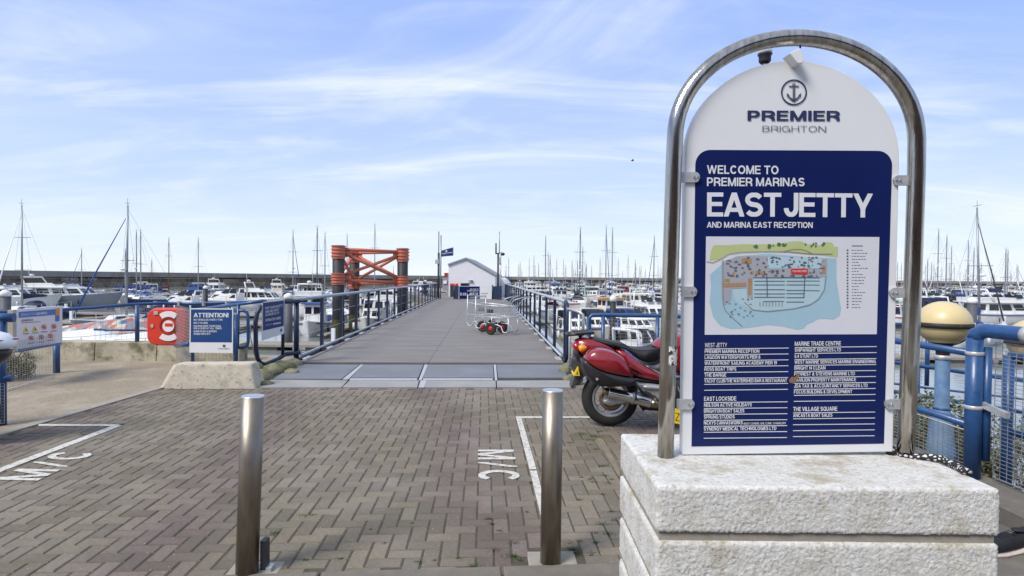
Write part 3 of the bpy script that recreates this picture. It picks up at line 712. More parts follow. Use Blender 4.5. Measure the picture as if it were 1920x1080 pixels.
sl('PREMIER MARINAS', 1325, 349, 1508, 349.5, 16, bold=0.028)
sl('EAST', 1325, 406, 1464, 406.5, 45, bold=0.035, res=4)
sl('JETTY', 1469, 406.5, 1635, 408, 45, bold=0.035, res=4)
sl('AND MARINA EAST RECEPTION', 1325, 427, 1523, 427.5, 11, bold=0.03)
sl('PREMIER', 1401, 226.5, 1574, 227, 19, 'printn', 0.04, res=3)
sl('BRIGHTON', 1429, 247.5, 1548, 248, 11.5, 'printg', 0.0, res=3)
# directory
LW = [('WEST JETTY', 1362.5, 651, 8, 0.02), ('PREMIER MARINA RECEPTION', 1423, 661, 6.5, 0.03), ('LAGOON WATERSPORTS PIER 6', 1425, 672, 6.5, 0.03),
      ('WATERFRONT SAILING ACADEMY PIER 19', 1456, 683, 6.5, 0.03), ('ROSS BOAT TRIPS', 1380, 694.5, 6.5, 0.03), ('THE BARGE', 1361, 706, 6.5, 0.03),
      ('YACHT CLUB/THE WATERSHED BAR & RESTAURANT', 1475, 716.5, 6.5, 0.03), None]
def rule(x0, y0, x1, y1):
    mb = MB(); mb.add([S(x0, y0 - .6, 0.003), S(x0, y0 + 0.7, 0.003), S(x1, y1 + 0.7, 0.003), S(x1, y1 - .6, 0.003)], [(0, 1, 2, 3)]); mb.build('rule', M['print'], panel, fixn=False)
for i in range(8):
    yy = 654.3 + i * 11.05; e = LW[i]
    xl = 1321 - i * 0.17
    rule(xl, yy - 0.2, 1478 - i * 0.2, yy - 2)
    if e: sl(e[0], xl, yy - 3.3, e[1], yy - 3.3 - (e[1] - xl) * 0.008, e[3], bold=e[4])
LE = [('EAST LOCKSIDE', 1380, 8), ('NEILSON ACTIVE HOLIDAYS', 1409, 6.5), ('BRIGHTON BOAT SALES', 1395, 6.5), ('SPRUNG STUDIOS', 1377, 6.5), ('NICKYS CANVASWORKS', 1392, 6.5), ('SYNERGY MEDICAL TECHNOLOGIES LTD', 1455, 6.5), None]
for i in range(7):
    yy = 754.6 + i * 11.15; e = LE[i]; xl = 1319.6 - i * 0.1
    rule(xl, yy - 0.2, 1476 - i * 0.2, yy - 1.6)
    if e: sl(e[0], xl, yy - 3.3, e[1], yy - 3.3 - (e[1] - xl) * 0.008, e[2], bold=0.03)
    if i == 4: sl('BOAT COVERS, SAIL CLINIC, CHANDLERY', 1394, yy - 3.3, 1473, yy - 4.2, 4, bold=0.02)
LM = [('MARINE TRADE CENTRE', 1576, 8), ('SHIPWRIGHT SERVICES LTD', 1576, 6.5), ('6.4 STUNT LTD', 1533, 6.5), ('WEST MARINE SERVICES MARINE ENGINEERING', 1641, 6.5), ('BRIGHT N CLEAN', 1547, 6.5),
      ('FORREST & STEVENS MARINE LTD', 1602, 6.5), ('PAVILION PROPERTY MAINTENANCE', 1604, 6.5), ('JDA TAX & ACCOUNTANCY SERVICES LTD', 1626, 6.5), ('FOCUS BUILDING & DEVELOPMENT', 1597, 6.5), None]
for i in range(10):
    yy = 651.6 + i * 11.2; e = LM[i]; xl = 1489.5 - i * 0.2
    rule(xl, yy - 0.2, 1643 - i * 0.3, yy - 2)
    if e: sl(e[0], xl, yy - 3.3, e[1], yy - 3.3 - (e[1] - xl) * 0.009, e[2], bold=0.03)
LV = [('THE VILLAGE SQUARE', 1569, 8), ('ANCASTA BOAT SALES', 1560, 6.5), None, None, None]
for i in range(5):
    yy = 774 + i * 11.1; e = LV[i]; xl = 1486.5 - i * 0.1
    rule(xl, yy - 0.2, 1640 - i * 0.3, yy - 1.8)
    if e: sl(e[0], xl, yy - 3.3, e[1], yy - 3.3 - (e[1] - xl) * 0.009, e[2], bold=0.03)
# anchor emblem
cE = S(1488, 173.5, 0.003); ux = (S(1500, 173.5) - S(1476, 173.5)) / 24; uy = (S(1488, 161.5) - S(1488, 185.5)) / 24
mb = MB(); n = 48
mb.add([cE + ux * r_ * math.cos(2 * math.pi * i / n) + uy * r_ * math.sin(2 * math.pi * i / n) for r_ in (24.3, 21.6) for i in range(n)], [(i, (i + 1) % n, n + (i + 1) % n, n + i) for i in range(n)])
mb.build('emblem_ring', M['printn'], panel, fixn=False)
mb = MB()
def ep(*q): mb.add([cE + ux * x + uy * y for x, y in q], [tuple(range(len(q)))])
ep((-2.3, 12), (2.3, 12), (2.3, -13), (-2.3, -13)); ep((-10, 12.6), (10, 12.6), (8.5, 9.8), (-8.5, 9.8))
mb.add([cE + ux * r_ * math.cos(2 * math.pi * i / 16) + uy * (14.5 + r_ * math.sin(2 * math.pi * i / 16)) for r_ in (3.2, 1.5) for i in range(16)], [(i, (i + 1) % 16, 16 + (i + 1) % 16, 16 + i) for i in range(16)])
fl = [(-12.5, -2), (-12, -8), (-7, -13.5), (0, -18.5), (7, -13.5), (12, -8), (12.5, -2), (9.5, -5.5), (6, -9.5), (0, -13), (-6, -9.5), (-9.5, -5.5)]
for i in range(5): ep(fl[i], fl[i + 1], fl[10 - i], fl[(11 - i) % 12]) 
ep((-13.5, -1), (-8, -5.5), (-13, -9)); ep((13.5, -1), (8, -5.5), (13, -9)); ep((0, -18.5), (-6, -13), (6, -13))
mb.build('anchor_emblem', M['printg'], panel, fixn=False)
# map
mapq = ((1323.5, 443.5), (1648, 444.5), (1643, 626.5), (1321, 627.5))
def MZ(X, Y): return (1300 + X / 5.0526, 440 + Y / 5.055)   # survey coordinates of the map print
def flat(name, pts, m, d):
    MB().add([S(x, y, d) for x, y in pts], [tuple(range(len(pts)))]).build(name, m, mapo, fixn=False)
mp_paper = mat('map_paper', (0.62, 0.63, 0.67), 0.35, 0, 0.02, 9)
mb = MB(); mb.prism([S(x, y, 0.003) for x, y in mapq], -n_s * 0.0012); mapo = panel
mb.build('map_sheet', mp_paper, panel)
mp_sea = mat('map_sea', (0.33, 0.49, 0.58), 0.4, 0, 0.03, 9); mp_green = mat('map_green', (0.45, 0.50, 0.22), 0.4, 0, 0.04, 9)
mp_basin = mat('map_basin', (0.40, 0.54, 0.60), 0.4, 0, 0.03, 9); mp_grey = mat('map_grey', (0.34, 0.35, 0.39), 0.4, 0, 0.03, 9)
mp_line = mat('map_line', (0.10, 0.11, 0.14), 0.4, 0, 0.03, 9); mp_road = mat('map_road', (0.23, 0.22, 0.22), 0.4, 0, 0.03, 9)
mp_brown = mat('map_brown', (0.36, 0.22, 0.10), 0.4, 0, 0.2, 80); mp_tree = mat('map_tree', (0.06, 0.16, 0.06), 0.4, 0, 0.1, 50); mp_red = mat('map_red', (0.55, 0.03, 0.03), 0.4, 0, 0.03, 9)
sea = [(155, 380), (255, 290), (400, 205), (700, 180), (1100, 215), (1350, 225), (1350, 420), (1370, 560), (1395, 700), (1380, 770), (1320, 803), (1270, 797), (1180, 797), (1120, 830), (1070, 850), (1040, 890), (980, 900), (850, 870), (700, 853), (600, 870), (480, 885), (350, 893), (250, 860), (185, 780), (150, 640), (165, 500)]
flat('map_print', [MZ(*p) for p in sea], mp_sea, 0.0036)
flat('map_print', [MZ(*p) for p in [(150, 245), (165, 150), (190, 100), (330, 100), (480, 90), (620, 92), (800, 88), (920, 65), (1010, 62), (1080, 90), (1200, 100), (1260, 70), (1310, 75), (1330, 115), (1365, 115), (1362, 215), (1200, 195), (1100, 185), (900, 165), (700, 160), (450, 165), (330, 185), (250, 235)]], mp_green, 0.0036)
flat('map_print', [MZ(*p) for p in [(560, 415), (1190, 415), (1235, 400), (1235, 520), (1200, 590), (1120, 650), (950, 700), (650, 725), (520, 700), (400, 640), (360, 520), (500, 510), (560, 520)]], mp_basin, 0.0040)
flat('map_print', [MZ(*p) for p in [(265, 260), (420, 205), (700, 205), (1060, 225), (1200, 235), (1260, 230), (1260, 400), (560, 405), (560, 600), (505, 600), (500, 510), (360, 510), (350, 620), (290, 670), (265, 600)]], mp_grey, 0.0044)
for q in [((700, 210), (1080, 215), (1080, 320), (700, 320)), ((1090, 225), (1210, 230), (1200, 320), (1090, 320))]: flat('map_print', [MZ(*p) for p in q], mp_basin, 0.0047)
for q in [((455, 225), (545, 225), (545, 275), (455, 275)), ((270, 462), (495, 455), (495, 490), (270, 500)), ((515, 415), (550, 415), (545, 570), (512, 570)), ((585, 345), (670, 345), (670, 378), (585, 378)), ((365, 358), (390, 358), (390, 398), (365, 398)), ((1215, 290), (1245, 290), (1245, 370), (1218, 370)), ((290, 420), (340, 420), (340, 448), (290, 448)), ((535, 345), (565, 345), (565, 375), (535, 375))]:
    flat('map_print', [MZ(*p) for p in q], mp_brown, 0.0050)
def mline(pts, wd, m, d):
    mb = MB()
    for a, b in zip(pts[:-1], pts[1:]):
        dx, dy = b[0] - a[0], b[1] - a[1]; l_ = math.hypot(dx, dy) or 1; nx_, ny_ = -dy / l_ * wd / 2, dx / l_ * wd / 2
        mb.add([S(*MZ(x, y), d) for x, y in ((a[0] + nx_, a[1] + ny_), (b[0] + nx_, b[1] + ny_), (b[0] - nx_, b[1] - ny_), (a[0] - nx_, a[1] - ny_))], [(0, 1, 2, 3)])
    mb.build('map_line', m, panel, fixn=False)
mline([(118, 255), (180, 265), (240, 240), (330, 185), (450, 167), (700, 160), (900, 163), (1100, 182), (1310, 184)], 6, mp_road, 0.0053)
mline([(850, 160), (930, 140), (1010, 138), (1060, 150), (1125, 182)], 5, mp_road, 0.0053)
mline([(275, 235), (278, 660), (300, 720), (380, 800), (460, 868)], 6, mp_road, 0.0053)
mline([(1250, 400), (1235, 520), (1180, 610), (1100, 665), (950, 700), (700, 728), (560, 712), (480, 640)], 6, mp_road, 0.0053)
for y0 in (440, 475, 520, 560, 592): mline([(570, y0), (860, y0)], 6, mp_line, 0.0055)
for y0 in (440, 475, 527, 558, 595, 637): mline([(875, y0), (1040, y0)], 6, mp_line, 0.0055)
for y0 in (437, 475, 528): mline([(1050, y0), (1190, y0 + 2)], 5, mp_line, 0.0055)
mline([(560, 408), (1190, 408)], 6, mp_line, 0.0055); mline([(1050, 390), (1040, 600)], 8, mp_line, 0.0055); mline([(690, 370), (695, 590)], 8, mp_line, 0.0055)
mline([(655, 632), (850, 630)], 5, mp_line, 0.0055)
for k in range(8): mline([(625 + k * 30, 636), (625 + k * 30, 680)], 4, mp_line, 0.0055)
rt = random.Random(3)
mb = MB()
for k in range(26):
    x, y = rt.choice([(rt.uniform(535, 770), rt.uniform(90, 125)), (rt.uniform(780, 880), rt.uniform(80, 105)), (rt.uniform(1010, 1240), rt.uniform(80, 110))]); r_ = rt.uniform(7, 15)
    mb.add([S(*MZ(x + r_ * math.cos(i * math.pi / 4), y + r_ * math.sin(i * math.pi / 4)), 0.0053 + k * 1e-5) for i in range(8)], [tuple(range(8))])
mb.build('map_trees', mp_tree, panel, fixn=False)
mb = MB()
for k in range(120):
    x, y = rt.uniform(290, 1230), rt.uniform(210, 400); a_ = rt.uniform(4, 16); b_ = rt.uniform(3, 9)
    mb.add([S(*MZ(x + u * a_, y + v * b_), 0.0057 + k * 2e-6) for u, v in ((-1, -1), (1, -1), (1, 1), (-1, 1))], [(0, 1, 2, 3)])
for k in range(22):
    x, y = rt.uniform(310, 560), rt.uniform(600, 780)
    mb.add([S(*MZ(x + u * 9, y + v * 3), 0.0057 + k * 2e-6) for u, v in ((-1, -1), (1, -1), (1, 1), (-1, 1))], [(0, 1, 2, 3)])
mb.build('map_marks', mp_line, panel, fixn=False, kind='stuff')
flat('you_are_here_flag', [MZ(*p) for p in [(918, 320), (1076, 320), (1076, 372), (1055, 374), (1045, 392), (1030, 374), (918, 372)]], mp_red, 0.0062)
mb = MB(); letter(mb, 'YOU ARE HERE', S(*MZ(930, 355), 0.0066), S(*MZ(1066, 355), 0.0066), 0.0085, UPV, 0.02); mb.build('lettering', M['print'], panel, fixn=False)
mb = MB()
for k in range(20):
    y = 148 + k * 28.5
    r_ = 8
    mb.add([S(*MZ(1456 + u * r_, y + v * r_), 0.0036) for u, v in ((-1, -1), (1, -1), (1, 1), (-1, 1))], [(0, 1, 2, 3)])
    wdt = rt.uniform(40, 170); x = 1496
    while x < 1496 + wdt:
        l_ = rt.uniform(10, 30); mb.add([S(*MZ(a, b), 0.0036) for a, b in ((x, y - 2.5), (x + l_, y - 2.5), (x + l_, y + 3), (x, y + 3))], [(0, 1, 2, 3)]); x += l_ + 7
mb.add([S(*MZ(a, b), 0.0036) for a, b in ((1496, 103), (1600, 103), (1600, 111), (1496, 111))], [(0, 1, 2, 3)])
mb.build('map_key', mp_line, panel, fixn=False)
rust = mat('rust_stain', (0.20, 0.12, 0.055), 0.9, 0, 0.4, 60)
flat('scratch', [(1478, 712), (1484, 706), (1490, 707), (1494, 700), (1500, 700), (1494, 712), (1488, 719), (1480, 717)], rust, 0.0034)

# hoop of polished tube, slightly out of plumb
hoop = []
PR = 0.0325
def H(px, py): return onplane(px, py, p0s + n_s * 0.012, n_s)
left = [(1247.5, 858), (1252, 700), (1257.5, 500), (1262.5, 330), (1265.5, 262)]
for p in left: hoop.append(H(*p))
cxx, cyy = 1492, 262
for i in range(1, 36):
    a = math.pi - math.pi * i / 36; hoop.append(H(1492 + 226.5 * math.cos(a), 262 - 191 * math.sin(a) ** 0.96 - (0)))
for p in [(1719, 262), (1718, 330), (1712.5, 500), (1706, 680), (1698, 846)]: hoop.append(H(*p))
MB().tube(hoop, PR, 28).build('tube_hoop', M['steel'], sign)
for (x0, x1, y) in ((1272, 1302, 333), (1276, 1297, 547), (1268, 1292, 757), (1712, 1681, 339), (1712, 1674, 549), (1702, 1665, 757)):
    a, b = S(x0, y, 0.012), S(x1, y, 0.012)
    mb = MB(); dxy = (b - a).normalized(); r_ = 0.021
    mb.prism([a + UPV * r_, a - UPV * r_] + [b + dxy * r_ * math.sin(t) * 0.9 + UPV * r_ * -math.cos(t) for t in [math.pi * i / 8 for i in range(9)]], -n_s * 0.010)
    br = mb.build('bracket', M['galv'], sign)
    for k in (-0.006, 0.010):
        MB().lathe([(0.0045, 0), (0.0045, 0.004)], b + n_s * 0.002 + dxy * k, 8, mtx=n_s.to_track_quat('Z', 'Y').to_matrix()).build('bolt', M['bcap'], br)
# sign light hood on top of the panel, hanging bolt, torn stickers
mb = MB(); c_ = S(1483, 114, 0.03)
mb.prism([S(1469, 108, 0.05), S(1488, 99, 0.05), S(1496, 117, 0.05), S(1496, 123, 0.05), S(1491, 127.5, 0.05), S(1484, 127, 0.05), S(1479, 121, 0.05)], -n_s * 0.06)
mb.build('light_hood', M['panelw'], sign, bev=0.003)
MB().tube([S(1498, 83, 0.01), S(1498, 92, 0.01)], 0.004, 6).build('bolt', M['black'], sign)
M['sticker'] = mat('torn_sticker', (0.66, 0.65, 0.63), 0.8, 0, 0.1, 20, stain=((0.03, 0.03, 0.03), 45, 0.50, 0.53))
mb = MB(); ring = []
for (yy) in (648, 658, 670, 683):
    c_ = H(1253.5 + (700 - yy) * 0.02, yy); ring.append([c_ + Vector((math.sin(a), -math.cos(a), 0)) * (PR + 0.0008) for a in [R(-62 + 124 * i / 10) for i in range(11)]])
mb.loft(ring, closed=False, caps=False); mb.build('torn_sticker', M['sticker'], sign, fixn=False)
# small domed lamp post seen behind the top of the sign
q = A(1434, 118, 7.5)
dp = thing('domed_post_lamp', 'slim dark post with a pale domed cap rising behind the arched sign', 'lamp post', (q.x, q.y, 0))
MB().tube([(q.x, q.y, 0), (q.x, q.y, q.z + 0.02)], 0.045, 10).build('post', M['lamp'], dp)
MB().lathe([(0.06, 0), (0.075, 0.02), (0.075, 0.09), (0.09, 0.10), (0.09, 0.115)], (q.x, q.y, q.z), 16).build('collar', M['lamp'], dp)
MB().lathe([(0.088, 0), (0.088, 0.04), (0.06, 0.10), (0.02, 0.125), (0.001, 0.127)], (q.x, q.y, q.z + 0.115), 16).build('dome', M['panelw'], dp)

# ------------------------------------------------------------------ bollards
def bollard(base, topx, topy, lab, lug):
    b = thing('steel_bollard', lab, 'bollard', tuple(base), group='steel bollards across the entrance')
    t = A(topx, topy, base.y + 0.01)
    MB().tube([base, base + (t - base) * 0.5, t], 0.0545, 36).build('post', M['brushed'], b)
    d = (t - base).normalized()
    MB().lathe([(0.0545, 0), (0.0545, 0.003), (0.053, 0.006), (0.001, 0.0063)], t, 36, cap=False, mtx=d.to_track_quat('Z', 'Y').to_matrix()).build('cap', M['bcap'], b)
    if lug:
        q = base + Vector((0.078, 0.03, 0))
        mb = MB(); mb.box(q + Vector((0, 0, 0.085)), (0.028, 0.055, 0.15)); mb.build('hinge_lug', M['lamp'], b, bev=0.004)
        MB().box(q + Vector((0.01, 0.0, 0.012)), (0.06, 0.05, 0.02)).build('foot_plate', M['galv'], b)
bollard(G(463, 1074), 474, 744, 'stainless steel bollard with a hinge lug at its foot, nearer the life ring side', True)
bollard(G(1032, 1054), 1036.5, 733, 'plain stainless steel bollard standing on a square pad beside the white plinth', False)
# ------------------------------------------------------------------ jetty
JL0 = G(562, 679); JR0 = G(1052, 679)
JL0 = Vector((JL0.x, JL0.y, 0)); t0 = JL0.dot(jd)
JWID = (JR0 - JL0).dot(jn) 
JR0 = JL0 + jn * JWID
JLEN = G(828, 560).y / jd.y - t0
def J(s, t, z=0.0): return JL0 + jd * s + jn * t + Vector((0, 0, z))     # s along, t across from the left edge
jet = thing('jetty_bridge', 'long flat grey boarded jetty bridge running out to the white shed', 'jetty', tuple(J(0, JWID / 2)))
def slab(mb, s0, s1, t0_, t1_, z1, z0):
    mb.prism([J(s0, t0_, z1), J(s0, t1_, z1), J(s1, t1_, z1), J(s1, t0_, z1)], (0, 0, z0 - z1))
# deck boards: long boards across, two bays side by side; the far run joined
nb = 60; bw = 0.32
for i in range(nb):
    s0 = 0.0 + i * bw
    for (a, b) in ((-0.05, JWID * 0.485), (JWID * 0.485 + 0.006, JWID + 0.05)):
        mb = MB(); slab(mb, s0, s0 + bw - 0.0015, a, b, random.uniform(-0.0012, 0.0004), -0.04); mb.build('deck_board', M['deck'], jet, fixn=False)
mb = MB()
for i in range(int((JLEN - nb * bw) / bw) + 1):
    s0 = nb * bw + i * bw
    for (a, b) in ((-0.05, JWID * 0.485), (JWID * 0.485 + 0.006, JWID + 0.05)): slab(mb, s0, s0 + bw - 0.0025, a, b, 0, -0.04)
mb.build('far_deck_boards', M['deck'], jet, kind='stuff', fixn=False)
mb = MB(); slab(mb, 0.0, JLEN, -0.04, JWID + 0.04, -0.045, -0.5); mb.build('deck_beam', M['quay'], jet)
for k, (a, b) in enumerate(((-0.42, -0.30), (JWID + 0.30, JWID + 0.42))):
    mb = MB(); slab(mb, 0.3, JLEN, a, b, -0.10, -0.55); mb.build('side_girder', M['galv'], jet)
    mb = MB(); slab(mb, 0.3, JLEN, min(a + .12, b) if k == 0 else a - 0.26, (a + .36) if k == 0 else a, -0.16, -0.19); mb.build('service_ledge', M['strip'], jet)
def railing(side, lab, nfrom=0):
    t_ = -0.06 if side < 0 else JWID + 0.06
    r_ = thing('jetty_railing', lab, 'railing', tuple(J(0, t_)), group='railings along the jetty')
    sp = 1.56; n = int(JLEN / sp) + 1; HT = 1.09
    MB().tube([J(0.0, t_, HT), J(JLEN, t_, HT)], 0.034, 12).build('top_rail', M['railtop'], r_)
    MB().tube([J(0.12, t_ - side * 0.05, 0.105), J(JLEN, t_ - side * 0.05, 0.105)], 0.022, 8).build('bottom_rail', M['railtop'], r_)
    mb = MB(); slab(mb, 0.05, JLEN, t_ - 0.02 + side * 0.03, t_ + 0.02 + side * 0.03, 0.05, -0.03); mb.build('toe_channel', M['navy'], r_)
    pm = MB(); pm.box((0, 0, 0.52), (0.055, 0.085, 1.08)); o = pm.build('post', M['navy'], r_, world=False)
    fm = MB(); fm.box((0, 0, 0.012), (0.10, 0.34, 0.03), ch=0.01); f = fm.build('foot_block', M['bright'], r_, world=False)
    loc0 = Vector(J(0, t_))
    for i in range(n):
        a = o if i == 0 else o.copy(); b = f if i == 0 else f.copy()
        if i: C.objects.link(a); C.objects.link(b)
        p = J(i * sp + 0.02, t_) - loc0; a.location = p; a.rotation_euler = (0, 0, JA)
        b.location = J(i * sp + 0.45, t_ - side * 0.06, 0.002) - loc0; b.rotation_euler = (0, 0, JA)
    for z in (0.43, 0.76):
        mb = MB(); mb.tube([J(0.02, t_ + side * 0.01, z), J(JLEN, t_ + side * 0.01, z)], 0.004, 5); mb.build('wire', M['galv'], r_)
    return r_
railing(-1, 'long navy post railing with pale sheen-coloured top rail along the left edge of the jetty')
rr_ = railing(1, 'long navy post railing with pale sheen-coloured top rail along the right edge of the jetty')
# rounded end of the right railing
e0 = J(0.0, JWID + 0.06)
MB().tube([e0 + Vector((0, 0, 1.09)), e0 - jd * 0.16 + Vector((0, 0, 1.05)), e0 - jd * 0.24 + Vector((0, 0, 0.92)), e0 - jd * 0.24 + Vector((0, 0, 0.25)), e0 - jd * 0.18 + Vector((0, 0, 0.1)), e0 + Vector((0, 0, 0.04))], 0.036, 12).build('end_loop', M['navy'], rr_)

# access plates in front of the deck
def gp(pts, name, m, z=0.0, th=0.03, parent=None):
    mb = MB(); mb.prism([G(x, y, z) for x, y in pts], (0, 0, -th)); return mb.build(name, M[m], parent)
ramp = MB(); ramp.prism([G(478, 726.5, -0.02), G(1075, 726.5, -0.02), G(1075, 681, -0.02), G(556, 681, -0.02)], (0, 0, -0.05)); ramp = ramp.build('threshold', M['joint'], kind='structure')
for pts in (((486, 726), (640, 726), (652, 713), (508, 712)), ((642, 726), (782, 726), (785.5, 713.5), (656, 713)), ((784, 726), (930, 726), (929, 713.5), (788, 713.5)), ((932, 726), (1072, 726), (1068, 713), (931.5, 713.5))):
    gp(pts, 'ramp_slab', 'strip', 0.0, 0.02, ramp)
for pts in (((511, 710.5), (640, 710.5), (674, 683.5), (556, 683)), ((658, 708), (784, 708), (794, 683.5), (681, 683.5)), ((793, 708), (926, 708), (924, 683.5), (801, 683.5)), ((934, 708), (1064, 708), (1056, 683.5), (931, 683.5))):
    gp(pts, 'cover_plate', 'plate', 0.0, 0.02, ramp)
for pts in (((642, 711), (653, 711), (681, 683.5), (676, 683.5)), ((785, 712.5), (790.5, 712.5), (802, 683.5), (796, 683.5)), ((928, 712.5), (932.5, 712.5), (930, 683.5), (925.5, 683.5)),
            ((655, 712.3), (782, 712.3), (782, 709.3), (657, 709.3)), ((793, 712.3), (924, 712.3), (924, 709.3), (793, 709.3)), ((786, 726), (795, 726), (800, 713), (790, 713))):
    gp(pts, 'joint_strip', 'bright', 0.003, 0.01, ramp)
# green mossy stones at the left abutment
mb = MB(); rs = random.Random(4)
M['moss'] = mat('mossy_stone', (0.20, 0.19, 0.13), 0.95, 0, 0.25, 9, col2=(0.09, 0.10, 0.03), lo=0.42, hi=0.62, bump=0.5, bscale=40)
for i, (px, py, w_, h_) in enumerate(((492, 700, .26, .16), (512, 690, .30, .17), (532, 682, .32, .15), (552, 676, .24, .14), (500, 712, .18, .08), (545, 690, .20, .07), (478, 690, .24, .20))):
    q = G(px, py + 8, 0); s = MB(); s.sphere((q.x, q.y, q.z), w_ * 0.62, 7, (1, 0.8, h_ / w_ * 1.3))
    s.v = [tuple(Vector(v) * 1 + Vector((0.03 * noise.noise(Vector(v) * 6), 0.02 * noise.noise(Vector(v) * 7), 0.035 * noise.noise(Vector(v) * 8)))) for v in s.v]
    o = s.build('boulder', M['moss'], fixn=True); tag(o, ('pale', 'rounded', 'flat', 'squat', 'small flat', 'small mossy', 'tall')[i] + ' green stained rock in the heap beside the jetty abutment', 'rock', 'rocks at the left abutment')
# boulder pile on the right of the abutment
for i, (px, py, w_, h_) in enumerate(((1066, 690, .24, .2), (1080, 680, .3, .26), (1074, 705, .26, .12))):
    q = G(px, py + 6, 0); s = MB(); s.sphere((q.x, q.y, q.z), w_ * 0.6, 7, (1, 0.8, h_ / w_))
    s.v = [tuple(Vector(v) + Vector((0.04 * noise.noise(Vector(v) * 5), 0, 0.04 * noise.noise(Vector(v) * 8)))) for v in s.v]
    o = s.build('boulder', M['moss']); tag(o, ('low', 'large', 'flat')[i] + ' grey green rock behind the motorcycle tail at the jetty corner', 'rock', 'rocks at the right abutment')

# ---- end of the jetty: platform, shed, signs, poles
E = lambda s, t, z=0.0: J(JLEN + s, t, z)
mb = MB(); mb.prism([E(0, -0.9, -0.01), E(0, JWID + 0.6, -0.01), E(16, JWID + 2.5, -0.01), E(16, -4.5, -0.01)], (0, 0, -0.5)); mb.build('jetty_platform', M['deck'], kind='structure')
YE = J(JLEN, 0).y
YB = YE + 5
shed = thing('white_shed', 'white gabled shed at the far end of the jetty', 'building', (A(885, 560, YB).x, YB, 0))
def fr(pts, Y): return [Vector((A(x, y, Y).x, Y, A(x, y, Y).z)) for x, y in pts]
def grnd(p): return Vector((p.x, p.y, -0.01))
front = fr([(841, 560), (841, 496.5), (873.5, 484.8), (928.5, 516.5), (928.5, 560)], YB); front[0] = grnd(front[0]); front[-1] = grnd(front[-1])
MB().prism(front, (0.3, 7, 0)).build('wall', M['shed'], shed)
lip = fr([(839.6, 497.5), (839.6, 494.6), (873.5, 482.6), (930.5, 515.2), (930.5, 518), (873.5, 485.8)], YB - 0.12)
M['rooft'] = mat('grey_roof_trim', (0.24, 0.25, 0.28), 0.6, 0, 0.08, 4)
MB().prism(lip, (0.3, 7.3, 0)).build('roof', M['rooft'], shed)
g = fr([(878.5, 525), (886, 525), (886, 529.5), (878.5, 529.5)], YB - 0.01); MB().prism(g, (0, -0.08, 0)).build('vent_box', M['galv'], shed)
g = fr([(883.5, 525.5), (886, 525.5), (886, 528.5), (883.5, 528.5)], YB - 0.1); MB().prism(g, (0, -0.05, 0)).build('camera', M['black'], shed)
g = fr([(864, 531), (879, 531), (879, 537), (864, 537)], YB - 0.01); MB().prism(g, (0, -0.1, 0)).build('window', M['glass'], shed)
ax = thing('white_annex', 'low white lean-to with curved top right of the gabled shed', 'building', (A(940, 560, YB + 3).x, YB + 3, 0))
g = fr([(929, 560), (929, 520), (937, 520), (945, 524.5), (950.5, 531), (950.5, 560)], YB + 3); g[0] = grnd(g[0]); g[-1] = grnd(g[-1])
MB().prism(g, (0.3, 6, 0)).build('wall', M['shed'], ax)
# EAST JETTY board
YJ = YE + 0.6
es = thing('east_jetty_board', 'wide blue and white EAST JETTY board standing at the end of the deck', 'sign', (A(893, 560, YJ).x, YJ, 0))
g = fr([(860, 536.3), (900, 536.3), (900, 561.5), (860, 561.5)], YJ); MB().prism(g, (0, 0.05, 0)).build('board', M['panelw'], es)
g = fr([(861, 537), (899.3, 537), (899.3, 560.5), (861, 560.5)], YJ - 0.008); MB().prism(g, (0, 0.003, 0)).build('blue_panel', M['panelb'], es)
g = fr([(900.5, 536.3), (927, 536.3), (929, 561), (900.5, 561)], YJ + 0.02); MB().prism(g, (0, 0.04, 0)).build('white_panel', M['panelw'], es)
def wl(s, x0, y0, x1, y1, Y, h, m, parent, bold=0.03):
    mb = MB(); a, b = A(x0, y0, Y), A(x1, y1, Y); letter(mb, s, a, b, h * Y / FPX, Vector((0, 0, 1)), bold, 1); return mb.build('lettering', M[m], parent, fixn=False)
wl('WELCOME TO', 881, 543.5, 897, 543.5, YJ - 0.008, 2.3, 'print', es); wl('PREMIER MARINAS', 876, 546.5, 897, 546.5, YJ - 0.008, 2.3, 'print', es)
wl('EAST JETTY', 863, 554, 896.5, 554, YJ - 0.008, 5.0, 'print', es, 0.04)
wl('AND MARINA EAST RECEPTION', 881, 558.5, 896.5, 558.5, YJ - 0.008, 1.8, 'print', es); wl('PREMIER', 902, 551, 915, 551, YJ + 0.01, 1.2, 'printn', es)
for x in (866, 895, 924):
    q = A(x, 560, YJ + 0.08); MB().tube([(q.x, q.y, -0.01), (q.x, q.y, 0.9)], 0.04, 6).build('leg', M['lamp'], es)
# solid navy end gates
for (x0, x1, nm, lb) in ((923.5, 941, 'gate', 'dark navy solid gate leaf folded back by the right lamp pole'), (852, 860, 'gate', 'narrow dark gate leaf left of the EAST JETTY board')):
    q = A((x0 + x1) / 2, 560, YE - 0.3); t_ = thing(nm, lb, 'gate', (q.x, q.y, 0))
    a, b = A(x0, 537, YE - 0.3), A(x1, 536, YE - 0.9); MB().prism([(a.x, a.y, 0.02), (b.x, b.y, 0.02), (b.x, b.y, b.z), (a.x, a.y, a.z)], (0, 0.06, 0)).build('leaf', M['navy'], t_)
    MB().tube([(a.x, a.y, 0), (a.x, a.y, a.z + 0.1)], 0.05, 8).build('post', M['navy'], t_)
